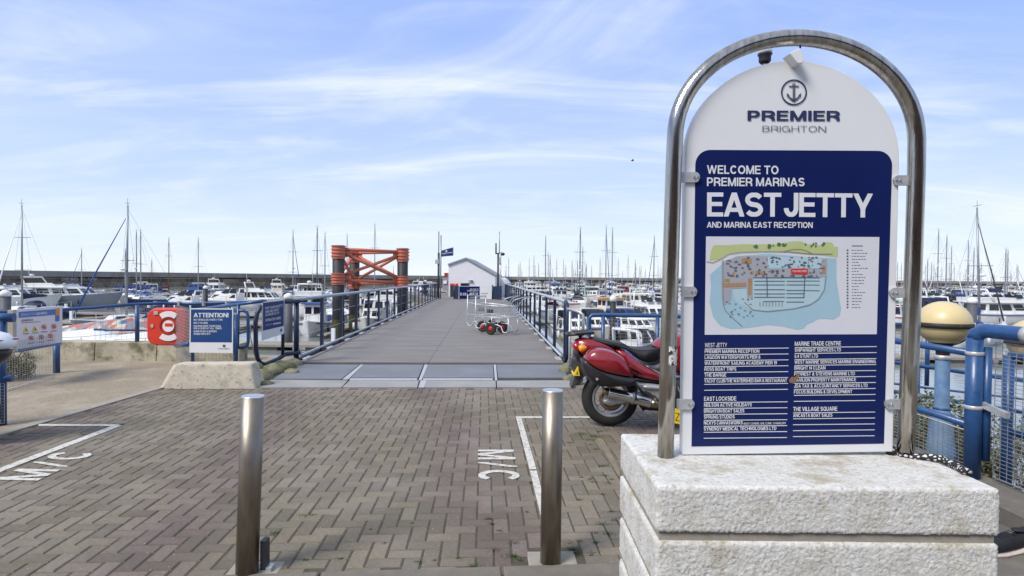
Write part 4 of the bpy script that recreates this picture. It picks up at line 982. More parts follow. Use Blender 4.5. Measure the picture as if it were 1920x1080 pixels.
# splayed rails left of the board and far railing right
def rail_run(name, lab, pts, h=1.09, m='navy', mt='railtop', sp=0.42, r_=0.025, z0=0.0, pw=0.04):
    t_ = thing(name, lab, 'railing', tuple(pts[0]))
    for z in (h,): MB().tube([Vector(p) + Vector((0, 0, z)) for p in pts], r_, 8).build('top_rail', M[mt], t_)
    MB().tube([Vector(p) + Vector((0, 0, 0.1)) for p in pts], r_ * 0.8, 6).build('bottom_rail', M[m], t_)
    for a, b in zip(pts[:-1], pts[1:]):
        a, b = Vector(a), Vector(b); n = max(1, int((b - a).length / sp))
        for i in range(n + 1):
            p = a + (b - a) * (i / n); MB().box(p + Vector((0, 0, h / 2)), (pw, pw, h)).build('post', M[m], t_)
    return t_
rail_run('platform_railing', 'short dark railing splaying left beyond the flag pole', [E(0.1, -0.1), E(5, -1.3), E(11, -2.2)], sp=0.6)
rail_run('platform_railing', 'dark railing turning right beyond the right lamp pole', [E(0.3, JWID + 0.2), E(5, JWID + 1.9), E(5.3, JWID + 5.8)], sp=0.6)
# left pole cluster with flag
def pole(px, ytop, ymid, Y, thick, thin):
    q = A(px, 550, Y); zt, zm = A(px, ytop, Y).z, A(px, ymid, Y).z; return q, zt, zm
Yp = YE - 0.2
q = A(822, 560, Yp); t_ = thing('lamp_pole', 'tall dark pole with a grey box at the left end of the jetty railing', 'pole', (q.x, q.y, 0))
MB().tube([(q.x, q.y, -0.1), (q.x, q.y, A(822, 474, Yp).z)], 0.075, 8).build('post', M['lamp'], t_)
MB().tube([(q.x, q.y, A(822, 474, Yp).z), (q.x, q.y, A(822, 434, Yp).z)], 0.03, 6).build('aerial', M['lamp'], t_)
p = A(819.5, 490.5, Yp - 0.1); MB().box(p, (0.26, 0.16, 0.30)).build('speaker_box', M['galv'], t_, bev=0.02)
q = A(826, 560, Yp + 0.5); t_ = thing('flag_pole', 'thin pale flag pole flying the navy flag at the jetty end', 'pole', (q.x, q.y, 0))
MB().tube([(q.x, q.y, -0.1), (q.x, q.y, A(826, 441, Yp + .5).z)], 0.045, 8).build('pole', M['alum'], t_)
Yf = Yp + 0.5
fl_ = [(827, 470), (850, 463), (850, 479), (839, 480.5), (827, 481.5)]
grid = []; nu, nv = 18, 8
for j in range(nv + 1):
    for i in range(nu + 1):
        u = i / nu; v = j / nv; x = 827 + 23 * u; y = (470 - 6.5 * u) * (1 - v) + (481.5 - 2.3 * u) * v
        p = A(x, y, Yf); p.y += 0.10 * math.sin(u * 9) * u; grid.append(tuple(p))
fo = MB().add(grid, [(j * (nu + 1) + i, j * (nu + 1) + i + 1, (j + 1) * (nu + 1) + i + 1, (j + 1) * (nu + 1) + i) for j in range(nv) for i in range(nu)], True).build('flag', mat('flag_cloth', (0.035, 0.045, 0.17), 0.8, 0, 0.1, 5))
tag(fo, 'navy flag with white lettering flying from the pale pole', 'flag'); 
o = wl('PREMIER MARINAS', 828.5, 476.8, 848.5, 474.0, Yf - 0.13, 1.9, 'print', fo, 0.03)
o = MB().lathe([(0.07, 0), (0.07, 0.01)], A(837, 471, Yf - 0.13), 12, axis='Y').build('emblem', M['print'], fo)
q = A(936, 560, Yp); t_ = thing('lamp_pole', 'tall dark twin pole with floodlight and arms at the right end of the jetty railing', 'pole', (q.x, q.y, 0))
MB().tube([(q.x - 0.1, q.y, -0.1), (q.x - 0.1, q.y, A(932, 476, Yp).z)], 0.065, 8).build('post', M['lamp'], t_)
MB().tube([(q.x + 0.06, q.y, -0.1), (q.x + 0.06, q.y, A(932, 474, Yp).z)], 0.06, 8).build('post', M['galv'], t_)
MB().tube([(q.x - 0.02, q.y, A(934, 476, Yp).z), (q.x - 0.02, q.y, A(934, 434, Yp).z)], 0.03, 6).build('aerial', M['alum'], t_)
MB().tube([A(930, 476, Yp), A(930, 456, Yp)], 0.05, 6).build('horn', M['lamp'], t_)
MB().tube([A(929, 476, Yp), A(934, 475, Yp), A(940, 474, Yp), A(943, 476, Yp)], 0.045, 6).build('arm', M['lamp'], t_)
MB().sphere(A(942.5, 476.5, Yp), 0.16, 6, (1, 1, 0.7)).build('floodlight', M['lamp'], t_)
MB().box(A(937.5, 488, Yp - 0.1), (0.16, 0.15, 0.42)).build('control_box', M['galv'], t_)
# red topped kiosk left of the shed, red crates
q = A(836, 540, YB + 6); t_ = thing('kiosk', 'small dark red topped kiosk just left of the white shed', 'kiosk', (q.x, q.y, 0))
g = fr([(829.5, 545), (829.5, 520.5), (840.5, 520.5), (840.5, 545)], YB + 6); MB().prism(g, (0, 1.2, 0)).build('body', M['rooft'], t_)
g = fr([(833, 520), (833, 511.5), (839, 511.5), (839, 520)], YB + 6); MB().prism(g, (0, 0.9, 0)).build('red_top', M['hullr'], t_)
g = fr([(831, 532), (831, 526), (837.5, 526), (837.5, 532)], YB + 5.9); MB().prism(g, (0, 0.05, 0)).build('window', M['white'], t_)
for (x, lb) in ((848, 'red crate on the far platform at the foot of the white shed, left one'), (856.5, 'smaller red crate beside the other at the foot of the white shed')):
    p = A(x, 533.5, YB - 0.6); o = MB().box((p.x, p.y, p.z), (0.34 if x < 850 else 0.22, 0.3, 0.16), ch=0.02).build('crate', M['redp']); tag(o, lb, 'crate')
    MB().box((p.x, p.y, p.z / 2 - 0.04), (0.3 if x < 850 else 0.2, 0.28, p.z - 0.08)).build('stand', M['lamp'], o, world=False)

# ------------------------------------------------------------------ orange braced dolphin piles
YD = 43.0
dol = thing('mooring_dolphin', 'three black piles tied by orange tubular cross bracing left of the jetty', 'dolphin', (A(690, 600, YD).x, YD, WZ))
piles = [(634.5, YD, 0.43, 460), (664.5, YD + 5.6, 0.42, 467), (755, YD + 3.2, 0.42, 465.5)]
PC = []
for px, Y, r_, yt in piles:
    q = A(px, 500, Y); zt = A(px, yt, Y).z
    MB().tube([(q.x, q.y, WZ - 1), (q.x, q.y, zt)], r_, 24).build('pile', M['pile'], dol)
    MB().tube([(q.x, q.y, WZ - 1), (q.x, q.y, WZ + 1.5)], r_ + 0.03, 24, cap=False).build('weed_band', M['weed'], dol)
    zs = []
    for (ya, yb) in ((yt + 0.5, yt + 25.5), (yt + 52, yt + 74)):
        za, zb = A(px, ya, Y).z, A(px, yb, Y).z
        prof = [(r_ + 0.01, zb)]; k = 4
        for i in range(k):
            z0 = zb + (za - zb) * i / k; z1 = zb + (za - zb) * (i + 1) / k
            prof += [(r_ + 0.05, z0 + 0.005), (r_ + 0.05, z1 - 0.07), (r_ + 0.13, z1 - 0.065), (r_ + 0.13, z1 - 0.01)]
        prof.append((r_ + 0.01, za))
        MB().lathe(prof, (q.x, q.y, 0), 24, smooth=False).build('collar', M['orange'], dol); zs.append((za + zb) / 2)
    PC.append((Vector((q.x, q.y, 0)), r_, zs, zt))
for (i, j) in ((0, 2), (1, 2), (0, 1)):
    (a, ra, za, _), (b, rb_, zb, _) = PC[i], PC[j]; d = (b - a).normalized()
    A0, A1 = a + d * ra, b - d * rb_
    up_a, lo_a = za; up_b, lo_b = zb; o = 0.25
    for (z0, z1, rr) in ((up_a + o, up_b + o, 0.13), (lo_a - o * 0.3, lo_b - o * 0.3, 0.12)):
        MB().tube([A0 + Vector((0, 0, z0)), A1 + Vector((0, 0, z1))], rr, 10).build('horizontal_brace', M['orange'], dol)
    MB().tube([A0 + Vector((0, 0, up_a - 0.05)), A1 + Vector((0, 0, lo_b + 0.3))], 0.13, 10).build('diagonal_brace', M['orange'], dol)
    MB().tube([A0 + Vector((0, 0, lo_a + 0.3)), A1 + Vector((0, 0, up_b - 0.05))], 0.12, 10).build('diagonal_brace', M['orange'], dol)
    for (p, zz_) in ((A0, up_a), (A1, up_b), (A0, lo_a), (A1, lo_b)):
        s = 1 if p is A0 else -1
        MB().prism([p + Vector((0, 0, zz_ + 0.42)), p + Vector((0, 0, zz_ - 0.42)), p + d * s * 0.42 + Vector((0, 0, zz_ - 0.25)), p + d * s * 0.42 + Vector((0, 0, zz_ + 0.3))], Vector((-d.y, d.x, 0)) * 0.03).build('gusset', M['orange'], dol)

# ------------------------------------------------------------------ trolleys on the deck
M['hubr'] = mat('dark_red_hub', (0.38, 0.02, 0.02), 0.45, 0, 0.1, 10)
def trolley(label):
    t = thing('dock_trolley', label, 'trolley', group='wire dock trolleys on the jetty')
    L_, W_, z0, z1 = 1.0, 0.52, 0.46, 0.78; r_ = 0.016
    f = MB()
    for y in (-W_ / 2, W_ / 2):
        f.tube([(-L_ / 2, y, 1.0), (-L_ / 2, y, z0), (-L_ / 2 - 0.04, y, 0.30), (-L_ / 2 + 0.03, y, 0.16), (-L_ / 2 + 0.14, y, 0.15), (-L_ / 2 + 0.2, y, 0.26), (-L_ / 2 + 0.34, y, 0.28)], r_, 6)
        f.tube([(L_ / 2, y, z0), (L_ / 2, y, 0.12), (L_ / 2 - 0.06, y, 0.07), (L_ / 2 - 0.16, y, 0.08), (L_ / 2 - 0.22, y, 0.22), (L_ / 2 - 0.32, y, 0.26), (0, y, 0.27)], r_, 6)
        for z in (z0, z1): f.tube([(-L_ / 2, y, z), (L_ / 2, y, z - (0.0 if z == z0 else 0.04))], r_, 6)
        f.tube([(0, y, z0), (0, y, 0.25)], r_, 6)
    for x, z in ((-L_ / 2, z0), (-L_ / 2, z1), (-L_ / 2, 1.0), (L_ / 2, z0), (L_ / 2, z1 - 0.04), (L_ / 2, 0.12)): f.tube([(x, -W_ / 2, z), (x, W_ / 2, z)], r_, 6)
    f.build('frame', M['galv'], t, world=False)
    h = MB(); h.tube([(L_ / 2, -W_ / 2, z1 - 0.04), (L_ / 2 + 0.16, -W_ / 2, 0.93), (L_ / 2 + 0.40, -W_ / 2 + 0.06, 1.0), (L_ / 2 + 0.40, W_ / 2 - 0.06, 1.0), (L_ / 2 + 0.16, W_ / 2, 0.93), (L_ / 2, W_ / 2, z1 - 0.04)], 0.012, 6); h.build('handle', M['galv'], t, world=False)
    b = MB()
    for i in range(1, 13):
        x = -L_ / 2 + L_ * i / 13
        for y in (-W_ / 2, W_ / 2): b.bar((x, y, z0), (x, y, z1 - 0.02), 0.008)
        b.bar((x, -W_ / 2, z0), (x, W_ / 2, z0), 0.007)
    for z in (0.56, 0.67):
        for y in (-W_ / 2, W_ / 2): b.bar((-L_ / 2, y, z), (L_ / 2, y, z), 0.008)
    for i in range(1, 7):
        y = -W_ / 2 + W_ * i / 7; b.bar((-L_ / 2, y, z0), (L_ / 2, y, z0), 0.007); b.bar((-L_ / 2, y, z0), (-L_ / 2, y, 1.0), 0.007); b.bar((L_ / 2, y, z0), (L_ / 2, y, z1), 0.007)
    b.build('basket', M['wire'], t, world=False)
    for y in (-W_ / 2 - 0.05, W_ / 2 + 0.05):
        prof = [(0.078, -0.03), (0.10, -0.035), (0.135, -0.042), (0.152, -0.03), (0.158, 0), (0.152, 0.03), (0.135, 0.042), (0.10, 0.035), (0.078, 0.03)]
        wv = MB().lathe(prof, (0, y, 0.158), 20, axis='Y', cap=False).build('wheel', M['tyre'], t, world=False)
        MB().lathe([(0.02, -0.03), (0.078, -0.020), (0.08, 0), (0.078, 0.020), (0.02, 0.03)], (0, y, 0.158), 16, axis='Y').build('hub', M['hubr'], wv, world=False)
    MB().tube([(0, -W_ / 2 - 0.06, 0.158), (0, W_ / 2 + 0.06, 0.158)], 0.012, 6).build('axle', M['galv'], t, world=False)
    MB().box((L_ / 2 + 0.008, 0.02, 0.68), (0.006, 0.20, 0.16)).build('label_plate', M['white'], t, world=False)
    MB().box((-0.2, 0, 0.60), (0.2, 0.006, 0.10)).build('label_plate', M['black'], t, world=False)
    return t
g1 = G(931, 626)
tr1 = trolley('wire dock trolley with red hubbed wheels, the nearer of the two on the jetty deck')
tr1.location = (g1.x, g1.y, 0.001); tr1.rotation_euler = (0, 0, R(-28))
copy_thing(tr1, (g1.x - 0.28, g1.y + 0.82, 0.001), R(-24), 'wire dock trolley nested behind the nearer one on the jetty deck')
# ------------------------------------------------------------------ left side furniture
def wiremesh(mb, a, b, h0, h1, sx=0.05, sz=0.025, w_=0.0028, za=0.0, zb=0.0):
    """welded mesh between foot points a,b from height h0 to h1 (za/zb raise the ends)"""
    a, b = Vector(a), Vector(b); L_ = (b - a).length; n = max(1, int(L_ / sx)); k = max(1, int((h1 - h0) / sz))
    for i in range(n + 1):
        t = i / n; p = a + (b - a) * t; zo = za + (zb - za) * t; mb.bar(p + Vector((0, 0, h0 + zo)), p + Vector((0, 0, h1 + zo)), w_)
    for j in range(k + 1):
        z = h0 + (h1 - h0) * j / k; mb.bar(a + Vector((0, 0, z + za)), b + Vector((0, 0, z + zb)), w_)
# tapered concrete block
a0, a1 = G(295, 728), G(481, 727)
cb = thing('concrete_block', 'short tapered concrete block in front of the ATTENTION sign', 'block', ((a0.x + a1.x) / 2, a0.y + 0.25, 0))
mb = MB(); rings = []
for (x, ins, top) in ((a0.x, 0, 1), (a1.x, 0, 1)):
    pass
hb, dt = 0.30, 0.36
B4 = [(a0.x, a0.y), (a1.x, a1.y), (a1.x - 0.02, a1.y + dt), (a0.x, a0.y + dt)]
T4 = [(a0.x + 0.17, a0.y + 0.07), (a1.x - 0.10, a1.y + 0.07), (a1.x - 0.12, a1.y + dt - 0.06), (a0.x + 0.17, a0.y + dt - 0.06)]
def fr_ring(z, k): return [Vector((B4[i][0] * (1 - k) + T4[i][0] * k, B4[i][1] * (1 - k) + T4[i][1] * k, z)) for i in range(4)]
nS = 44
def side_pt(ring, t):
    t = (t % 1) * 4; i = int(t); f = t - i; return ring[i] * (1 - f) + ring[(i + 1) % 4] * f
RR = []
for j in range(11):
    k = j / 10; z = -0.05 + (hb + 0.05) * k; rg = fr_ring(z, k)
    RR.append([side_pt(rg, i / 88) for i in range(88)])
top = RR[-1]; cc = sum(top, Vector()) / 88
for s_ in (0.04, 0.12, 0.5): RR.append([p + (cc - p) * s_ + Vector((0, 0, 0.012 if s_ > 0.05 else 0.008)) for p in top])
RR = [[p + Vector((noise.noise(p * 9) * 0.006 + noise.noise(p * 40) * 0.003, noise.noise(p * 11 + Vector((4, 0, 0))) * 0.006 + noise.noise(p * 45) * 0.003, noise.noise(p * 12) * 0.004)) for p in r_] for r_ in RR]
mb.loft(RR, smooth=True); mb.build('block', mat('pitted_block', (0.52, 0.465, 0.375), 0.92, 0, 0.12, 10, stain=((0.10, 0.09, 0.07), 26, 0.58, 0.68), col2=(0.33, 0.30, 0.235), lo=0.5, hi=0.7, bump=0.5, bscale=55), cb)

# ATTENTION sign on blue posts
Ya = 8.75
at = thing('attention_sign', 'blue and white ATTENTION notice on blue posts behind the tapered concrete block', 'sign', (A(397, 660, Ya).x, Ya, 0))
def wall(pts, Y, th, name, m, parent, bev=0): 
    mb = MB(); mb.prism([A(x, y, Y) for x, y in pts], (0, th, 0)); return mb.build(name, M[m] if isinstance(m, str) else m, parent, bev=bev)
wall([(356, 578), (437, 578.5), (436.5, 662), (355, 661)], Ya, 0.012, 'board', 'panelw', at)
M['attb'] = mat('notice_blue', (0.012, 0.055, 0.19), 0.35, 0, 0.06, 3)
wall([(358, 580), (435, 580.5), (434.6, 642), (357.3, 641.6)], Ya - 0.002, 0.001, 'blue_panel', M['attb'], at)
def at_t(s, x0, y0, x1, h, m='print', bold=0.03): wl(s, x0, y0, x1, y0, Ya - 0.004, h, m, at, bold)
at_t('ATTENTION!', 363, 595, 428.5, 8.3, bold=0.035)
for s, x1, y in (('NO VEHICLES OVER 1 TON', 417, 601.2), ('NO CYCLING', 389.5, 607), ('PLEASE KEEP YOUR DOG', 414, 613), ('ON A LEAD AT ALL TIMES', 415.5, 617.3), ('SURFACES SLIPPERY', 407, 623), ('WHEN WET/ICY', 395, 627.8)): at_t(s, 363, y, x1, 3.4)
at_t('PREMIER', 409, 654.8, 430, 1.7, 'printn', 0.02)
MB().lathe([(0.022, 0), (0.022, 0.002)], A(420, 648.5, Ya - 0.003), 14, axis='Y').build('emblem', M['printg'], at)
for (x, yb) in ((361, 678), (442, 683)):
    q = A(x, 600, Ya + 0.05); MB().tube([(q.x, q.y, 0.0), (q.x, q.y, 0.9)], 0.024 if x < 400 else 0.034, 12).build('post', M['blue'], at)
    MB().lathe([(0.07, 0), (0.07, 0.012), (0.05, 0.02), (0.034, 0.10)], (q.x, q.y, 0.0 if x < 400 else hb * 0), 14).build('foot', M['blue'], at)
# blue loop at its right and rail behind
bl = thing('blue_loop_railing', 'blue tubular railing ending in a rounded loop right of the ATTENTION sign', 'railing', (A(455, 660, Ya + 0.15).x, Ya + 0.15, 0))
Yb = Ya + 0.15
MB().tube([A(438, 582, Yb), A(456, 582.5, Yb), A(463, 585.5, Yb), A(465, 592, Yb), A(465.5, 640, Yb), A(463.5, 648, Yb), A(456, 652, Yb), A(438, 652, Yb)], 0.024, 12).build('loop', M['blue'], bl)
MB().tube([A(447, 568, Yb), A(445, 652, Yb)], 0.026, 12).build('post', M['blue'], bl)
MB().tube([A(438, 628, Yb), A(465, 621, Yb), A(470, 622, Yb)], 0.011, 8).build('bar', M['blue'], bl)
MB().tube([A(350, 583, 9.6), A(447, 570.5, Yb), A(492, 564.5, 8.7)], 0.026, 12).build('handrail', M['blue'], bl)
MB().tube([A(330, 648, 9.9), A(356, 645, Ya + 0.1)], 0.035, 12).build('lower_rail', M['blue'], bl)
mb = MB(); wiremesh(mb, (A(330, 650, 9.9).x, 9.9, 0), (A(358, 650, Ya + .1).x, Ya + .1, 0), 0.05, 0.98, 0.05, 0.05); wiremesh(mb, (A(358, 650, Ya + .1).x, Ya + .1, 0), (A(445, 650, Yb).x, Yb, 0), 0.05, 0.42, 0.05, 0.05); mb.build('mesh_panel', M['wire'], bl, fixn=False)

# red lifebuoy housing
Yl = 10.0
lb = thing('lifebuoy_housing', 'red rounded lifebuoy housing with white marks hung on the blue quay railing', 'lifebuoy housing', tuple(A(330, 648, Yl)))
def rr2(x0, y0, x1, y1, r_, n=6):
    o = []
    for cx_, cy_, s in ((x0 + r_, y0 + r_, 180), (x1 - r_, y0 + r_, 270), (x1 - r_, y1 - r_, 0), (x0 + r_, y1 - r_, 90)):
        for i in range(n + 1): a = R(s + 90 * i / n); o.append((cx_ + r_ * math.cos(a), cy_ + r_ * math.sin(a)))
    return o
mb = MB(); mb.puff([A(x, y, Yl + 0.05) for x, y in rr2(279, 577, 356, 647.5, 17)], (0, 1, 0), 0.09, rnd=0.7, inset=0.045, smooth=False); mb.build('case', M['redp'], lb)
Yc = Yl - 0.045
cxl, cyl = 315.5, 611.5
def disc(r0, r1, a0, a1, Y, name, m, n=24, th=0.012):
    pts = [A(cxl + r1 * math.cos(R(a0 + (a1 - a0) * i / n)), cyl - r1 * math.sin(R(a0 + (a1 - a0) * i / n)), Y) for i in range(n + 1)]
    if r0: pts += [A(cxl + r0 * math.cos(R(a1 - (a1 - a0) * i / n)), cyl - r0 * math.sin(R(a1 - (a1 - a0) * i / n)), Y) for i in range(n + 1)]
    mb = MB(); mb.prism(pts, (0, th, 0)); mb.build(name, M[m] if isinstance(m, str) else m, lb)
M['redd'] = mat('dark_red_groove', (0.30, 0.02, 0.012), 0.45, 0, 0.1, 6)
for k in range(4): disc(14.5, 16.8, k * 90, k * 90 + 89, Yc - 0.006, 'raised_ring', M['redd'], 12, 0.01)
disc(15.5 + 2, 28, 52, 128, Yc - 0.012, 'white_band', 'white'); disc(17.5, 28, 232, 308, Yc - 0.012, 'white_band', 'white')
disc(0, 10.8, 0, 355, Yc - 0.016, 'centre_disc', 'white', 30)
wall([(309, 606), (323.5, 606.4), (323.5, 612.5), (309, 612)], Yc - 0.02, 0.004, 'centre_mark', 'redp', lb)
wall([(288, 583), (296, 583), (296, 590), (288, 590)], Yc - 0.010, 0.004, 'label_tag', 'cbeige', lb); wall([(282.5, 608), (287.5, 608), (287.5, 614), (282.5, 614)], Yc - 0.01, 0.004, 'label_tag', 'cbeige', lb)

# low quay wall
c0, c1 = G(120, 682), G(356, 681)
lw = thing('low_quay_wall', 'low mossy concrete wall below the blue quay railing', 'wall', ((c0.x + c1.x) / 2, c0.y, 0))
xs = [c0.x - 9, c0.x - 3.2, -6.0 - 0.03 - 1.2, G(276, 681).x, c1.x + 0.75]
ywall = 9.95
for i in range(len(xs) - 1):
    mb = MB(); mb.prism([(xs[i] + 0.006, ywall, -0.05), (xs[i + 1] - 0.006, ywall, -0.05), (xs[i + 1] - 0.006, ywall + 0.03, 0.315), (xs[i] + 0.006, ywall + 0.03, 0.315)], (0, 0.32, 0)); mb.build('wall_block', M['concw'], lw, bev=0.012)
# blue quay railing on the wall
qr = thing('quay_railing', 'long blue quay railing with wire mesh above the low mossy wall', 'railing', (A(257, 600, 10.5).x, 10.5, 0.36))
Yq = 10.12
top = [A(-60, 586, 8.6), A(60, 584, 9.3), A(176, 577, 9.9), A(240, 571.5, Yq), A(300, 568.5, 11.0), A(350, 570, 11.1), A(440, 567, 11.2), A(500, 565, 11.3)]
MB().tube(top, 0.03, 12).build('top_rail', M['blue'], qr)
MB().tube([A(176, 618, 9.9), A(257, 619.5, Yq), A(280, 620, 10.7)], 0.016, 8).build('mid_rail', M['blue'], qr)
for x, Y, yt in ((257, Yq, 572), (430, 10.9, 568)):
    p = A(x, yt, Y); MB().tube([(p.x, p.y, 0.3), p], 0.034, 12).build('post', M['blue'], qr)
for x in (291, 336, 382, 425):
    p = A(x, 569, 11.05); MB().box((p.x, p.y, p.z), (0.03, 0.075, 0.085)).build('clip', M['bright'], qr)
pA, pB = A(178, 600, 9.9), A(257, 600, Yq)
mb = MB(); wiremesh(mb, (pA.x, pA.y, 0), (pB.x, pB.y, 0), 0.36, 0.92, 0.075, 0.05); pC = A(300, 600, 10.9); wiremesh(mb, (pB.x, pB.y, 0), (pC.x, pC.y, 0), 0.36, 0.92, 0.075, 0.05); mb.build('mesh_panel', M['wire'], qr, fixn=False)

# rules board (BRIGHTON MARINA)
Ym = 8.0
ib = thing('rules_board', 'white notice board with blue BRIGHTON MARINA header and pictograms on a blue post', 'sign', (A(103, 700, 8.6).x, 8.6, 0))
q0, q1, q2, q3 = (31, 581.5), (116, 575), (116, 644.5), (31, 658)     # tl tr br bl
YL_, YR_ = 7.55, 8.6
_a, _b = A(31, 620, YL_), A(116, 620, YR_); BN = Vector((_b.y - _a.y, -(_b.x - _a.x), 0)).normalized()
def MB_(x, y, d=0.0):
    return onplane(x, y, _a, BN) + BN * d
def bpoly(pts, name, m, d, th=None):
    mb = MB(); P_ = [MB_(x, y, d) for x, y in pts]
    if th: mb.prism(P_, -BN * th)
    else: mb.add(P_, [tuple(range(len(P_)))])
    return mb.build(name, M[m] if isinstance(m, str) else m, ib, fixn=bool(th))
bpoly([(31, 580.5), (117, 573.5), (117, 645), (31, 659)], 'board', 'panelw', 0, 0.04)
M['hdr'] = mat('header_blue', (0.02, 0.16, 0.48), 0.35, 0, 0.04, 5)
bpoly([(35, 585), (104, 579.5), (104, 590), (35, 596)], 'header', M['hdr'], 0.004, 0.003); bpoly([(33, 655), (115, 642), (115, 645), (33, 659)], 'footer', M['hdr'], 0.004, 0.003)
bpoly([(24, 581.5), (30.5, 580.6), (30.5, 659), (24, 660.5)], 'side_post', 'cbeige', 0.0, 0.06)
bpoly([(103.5, 578.5), (111, 578), (111, 593), (107, 591), (103.5, 593)], 'emblem', 'corange', 0.006, 0.002); bpoly([(103.5, 591), (111, 590.5), (111, 602), (103.5, 602.5)], 'emblem', M['hdr'], 0.005, 0.002)
def blet(s, x0, y0, x1, y1, h, m, bold=0.02):
    mb = MB(); letter(mb, s, MB_(x0, y0, 0.009), MB_(x1, y1, 0.009), h * 8 / FPX, Vector((0, 0, 1)), bold, 1); mb.build('lettering', M[m], ib, fixn=False)
blet('BRIGHTON', 38, 592.8, 65, 590.8, 5, 'print', 0.0); blet('MARINA', 67, 590.6, 87, 589, 5, 'print', 0.04)
blet('BOARDWALK', 39.5, 602.8, 61, 601.2, 3.4, 'printn', 0.03)
bpoly([(40, 604.8), (75, 602.4), (75, 603.3), (40, 605.7)], 'text_line', 'printg', 0.006)
for (x, y) in ((48, 617.5), (65, 616)):
    bpoly([(x - 5.2, y + 5), (x + 5.2, y + 4.3), (x, y - 5)], 'warning_triangle', 'yellow', 0.006); bpoly([(x - 1, y + 3), (x + 1.6, y + 3), (x + 0.4, y - 1.5)], 'symbol', 'black', 0.008)
for (x, y) in ((82, 613), (100.5, 612), (58, 634), (77, 632), (94, 629.5)):
    mb = MB(); n = 18
    mb.add([MB_(x + r_ * math.cos(2 * math.pi * i / n), y + r_ * math.sin(2 * math.pi * i / n), 0.006) for r_ in (4.6, 3.6) for i in range(n)], [(i, (i + 1) % n, n + (i + 1) % n, n + i) for i in range(n)]); mb.add([MB_(x + a, y + b, 0.007) for a, b in ((-3, -2.2), (-2.2, -3), (3, 2.2), (2.2, 3))], [(0, 1, 2, 3)])
    mb.build('prohibition_ring', M['redp'], ib, fixn=False); bpoly([(x - 1.6, y + 2), (x + 1.4, y + 2), (x + 1.2, y - 1.5), (x - 0.8, y - 1.8)], 'symbol', 'black', 0.0065)
for (x, y) in ((48, 625.5), (65, 624), (82, 622), (100, 620.5), (58, 643), (77, 641), (94, 638)): bpoly([(x - 6, y), (x + 6, y - 0.9), (x + 6, y + 0.2), (x - 6, y + 1.1)], 'text_line', 'printg', 0.006)
p = A(103, 640, 8.65); MB().tube([(p.x, p.y + 0.03, 0), (p.x, p.y + 0.03, p.z)], 0.045, 14).build('post', M['blue'], ib)
MB().tube([MB_(33, 657, -0.03), MB_(118, 643, -0.03)], 0.03, 10).build('rail', M['blue'], ib)
# mesh fence left of the board with bushes behind
fa, fb = G(103, 708), G(8, 735)
fn = thing('mesh_fence', 'low wire mesh fence under the rules board', 'fence', tuple(fa))
mb = MB(); wiremesh(mb, fb, fa, 0.02, 0.62, 0.05, 0.025); mb.build('mesh_panel', M['wire'], fn, fixn=False)
MB().tube([fb + Vector((0, 0, 0.02)), fa + Vector((0, 0, 0.02))], 0.008, 6).build('bottom_rail', M['galv'], fn)
# near blue post and gate at the left edge
p = G(4, 797); gl = thing('blue_gate_post', 'blue gate post with mesh panel at the far left of the yard', 'gate', tuple(p))
MB().tube([p, p + Vector((0, 0, 1.06))], 0.038, 14).build('post', M['blue'], gl)
MB().tube([p + Vector((-1.0, -0.5, 1.06)), p + Vector((0, 0, 1.06)), p + Vector((0.10, 0.03, 1.06))], 0.045, 14).build('top_rail', M['blue'], gl)
MB().tube([p + Vector((-1.0, -0.5, 0.44)), p + Vector((0.0, 0, 0.46)), p + Vector((0.09, 0.02, 0.46))], 0.033, 14).build('mid_rail', M['blue'], gl)
mb = MB(); wiremesh(mb, p + Vector((-0.9, -0.48, 0)), p + Vector((0.06, -0.04, 0)), 0.03, 0.42, 0.03, 0.03); mb.build('mesh_panel', M['wire'], gl, fixn=False)
# tail of a parked scooter at the left frame edge
p = A(-4, 640, 5.0); sc = thing('parked_scooter', 'white scooter tail with a red lamp poking in at the far left', 'scooter', (p.x, p.y, 0))
def SP(x, y, dy=0.0): q = A(x, y, 5.0); return Vector((q.x, q.y + dy, q.z))
MB().puff([SP(-120, 612), (SP(-40, 615)), SP(4, 626), SP(20, 640), SP(23, 650), SP(10, 656), SP(-40, 658), SP(-120, 655)], (0, 1, 0), 0.13, rnd=0.7).build('tail_fairing', M['white'], sc)
MB().puff([SP(6, 634), SP(15, 637), SP(14, 639), SP(6, 640)], (0, 1, 0), 0.128, rnd=0.3, inset=0.15).build('tail_lamp', M['redlens'], sc)
MB().puff([SP(-110, 655), SP(16, 655), SP(12, 668), SP(-10, 690), SP(-110, 690)], (0, 1, 0), 0.09).build('underside', M['blackg'], sc)
MB().lathe([(0.16, -0.05), (0.24, -0.06), (0.275, 0), (0.24, 0.06), (0.16, 0.05)], (SP(-60, 700).x, 5.0, 0.275), 26, axis='Y').build('wheel', M['tyre'], sc)
MB().puff([SP(-130, 600), SP(-60, 640), SP(-30, 690), SP(-55, 730), SP(-160, 740)], (0, 1, 0), 0.05).build('swing_arm', M['blackg'], sc)
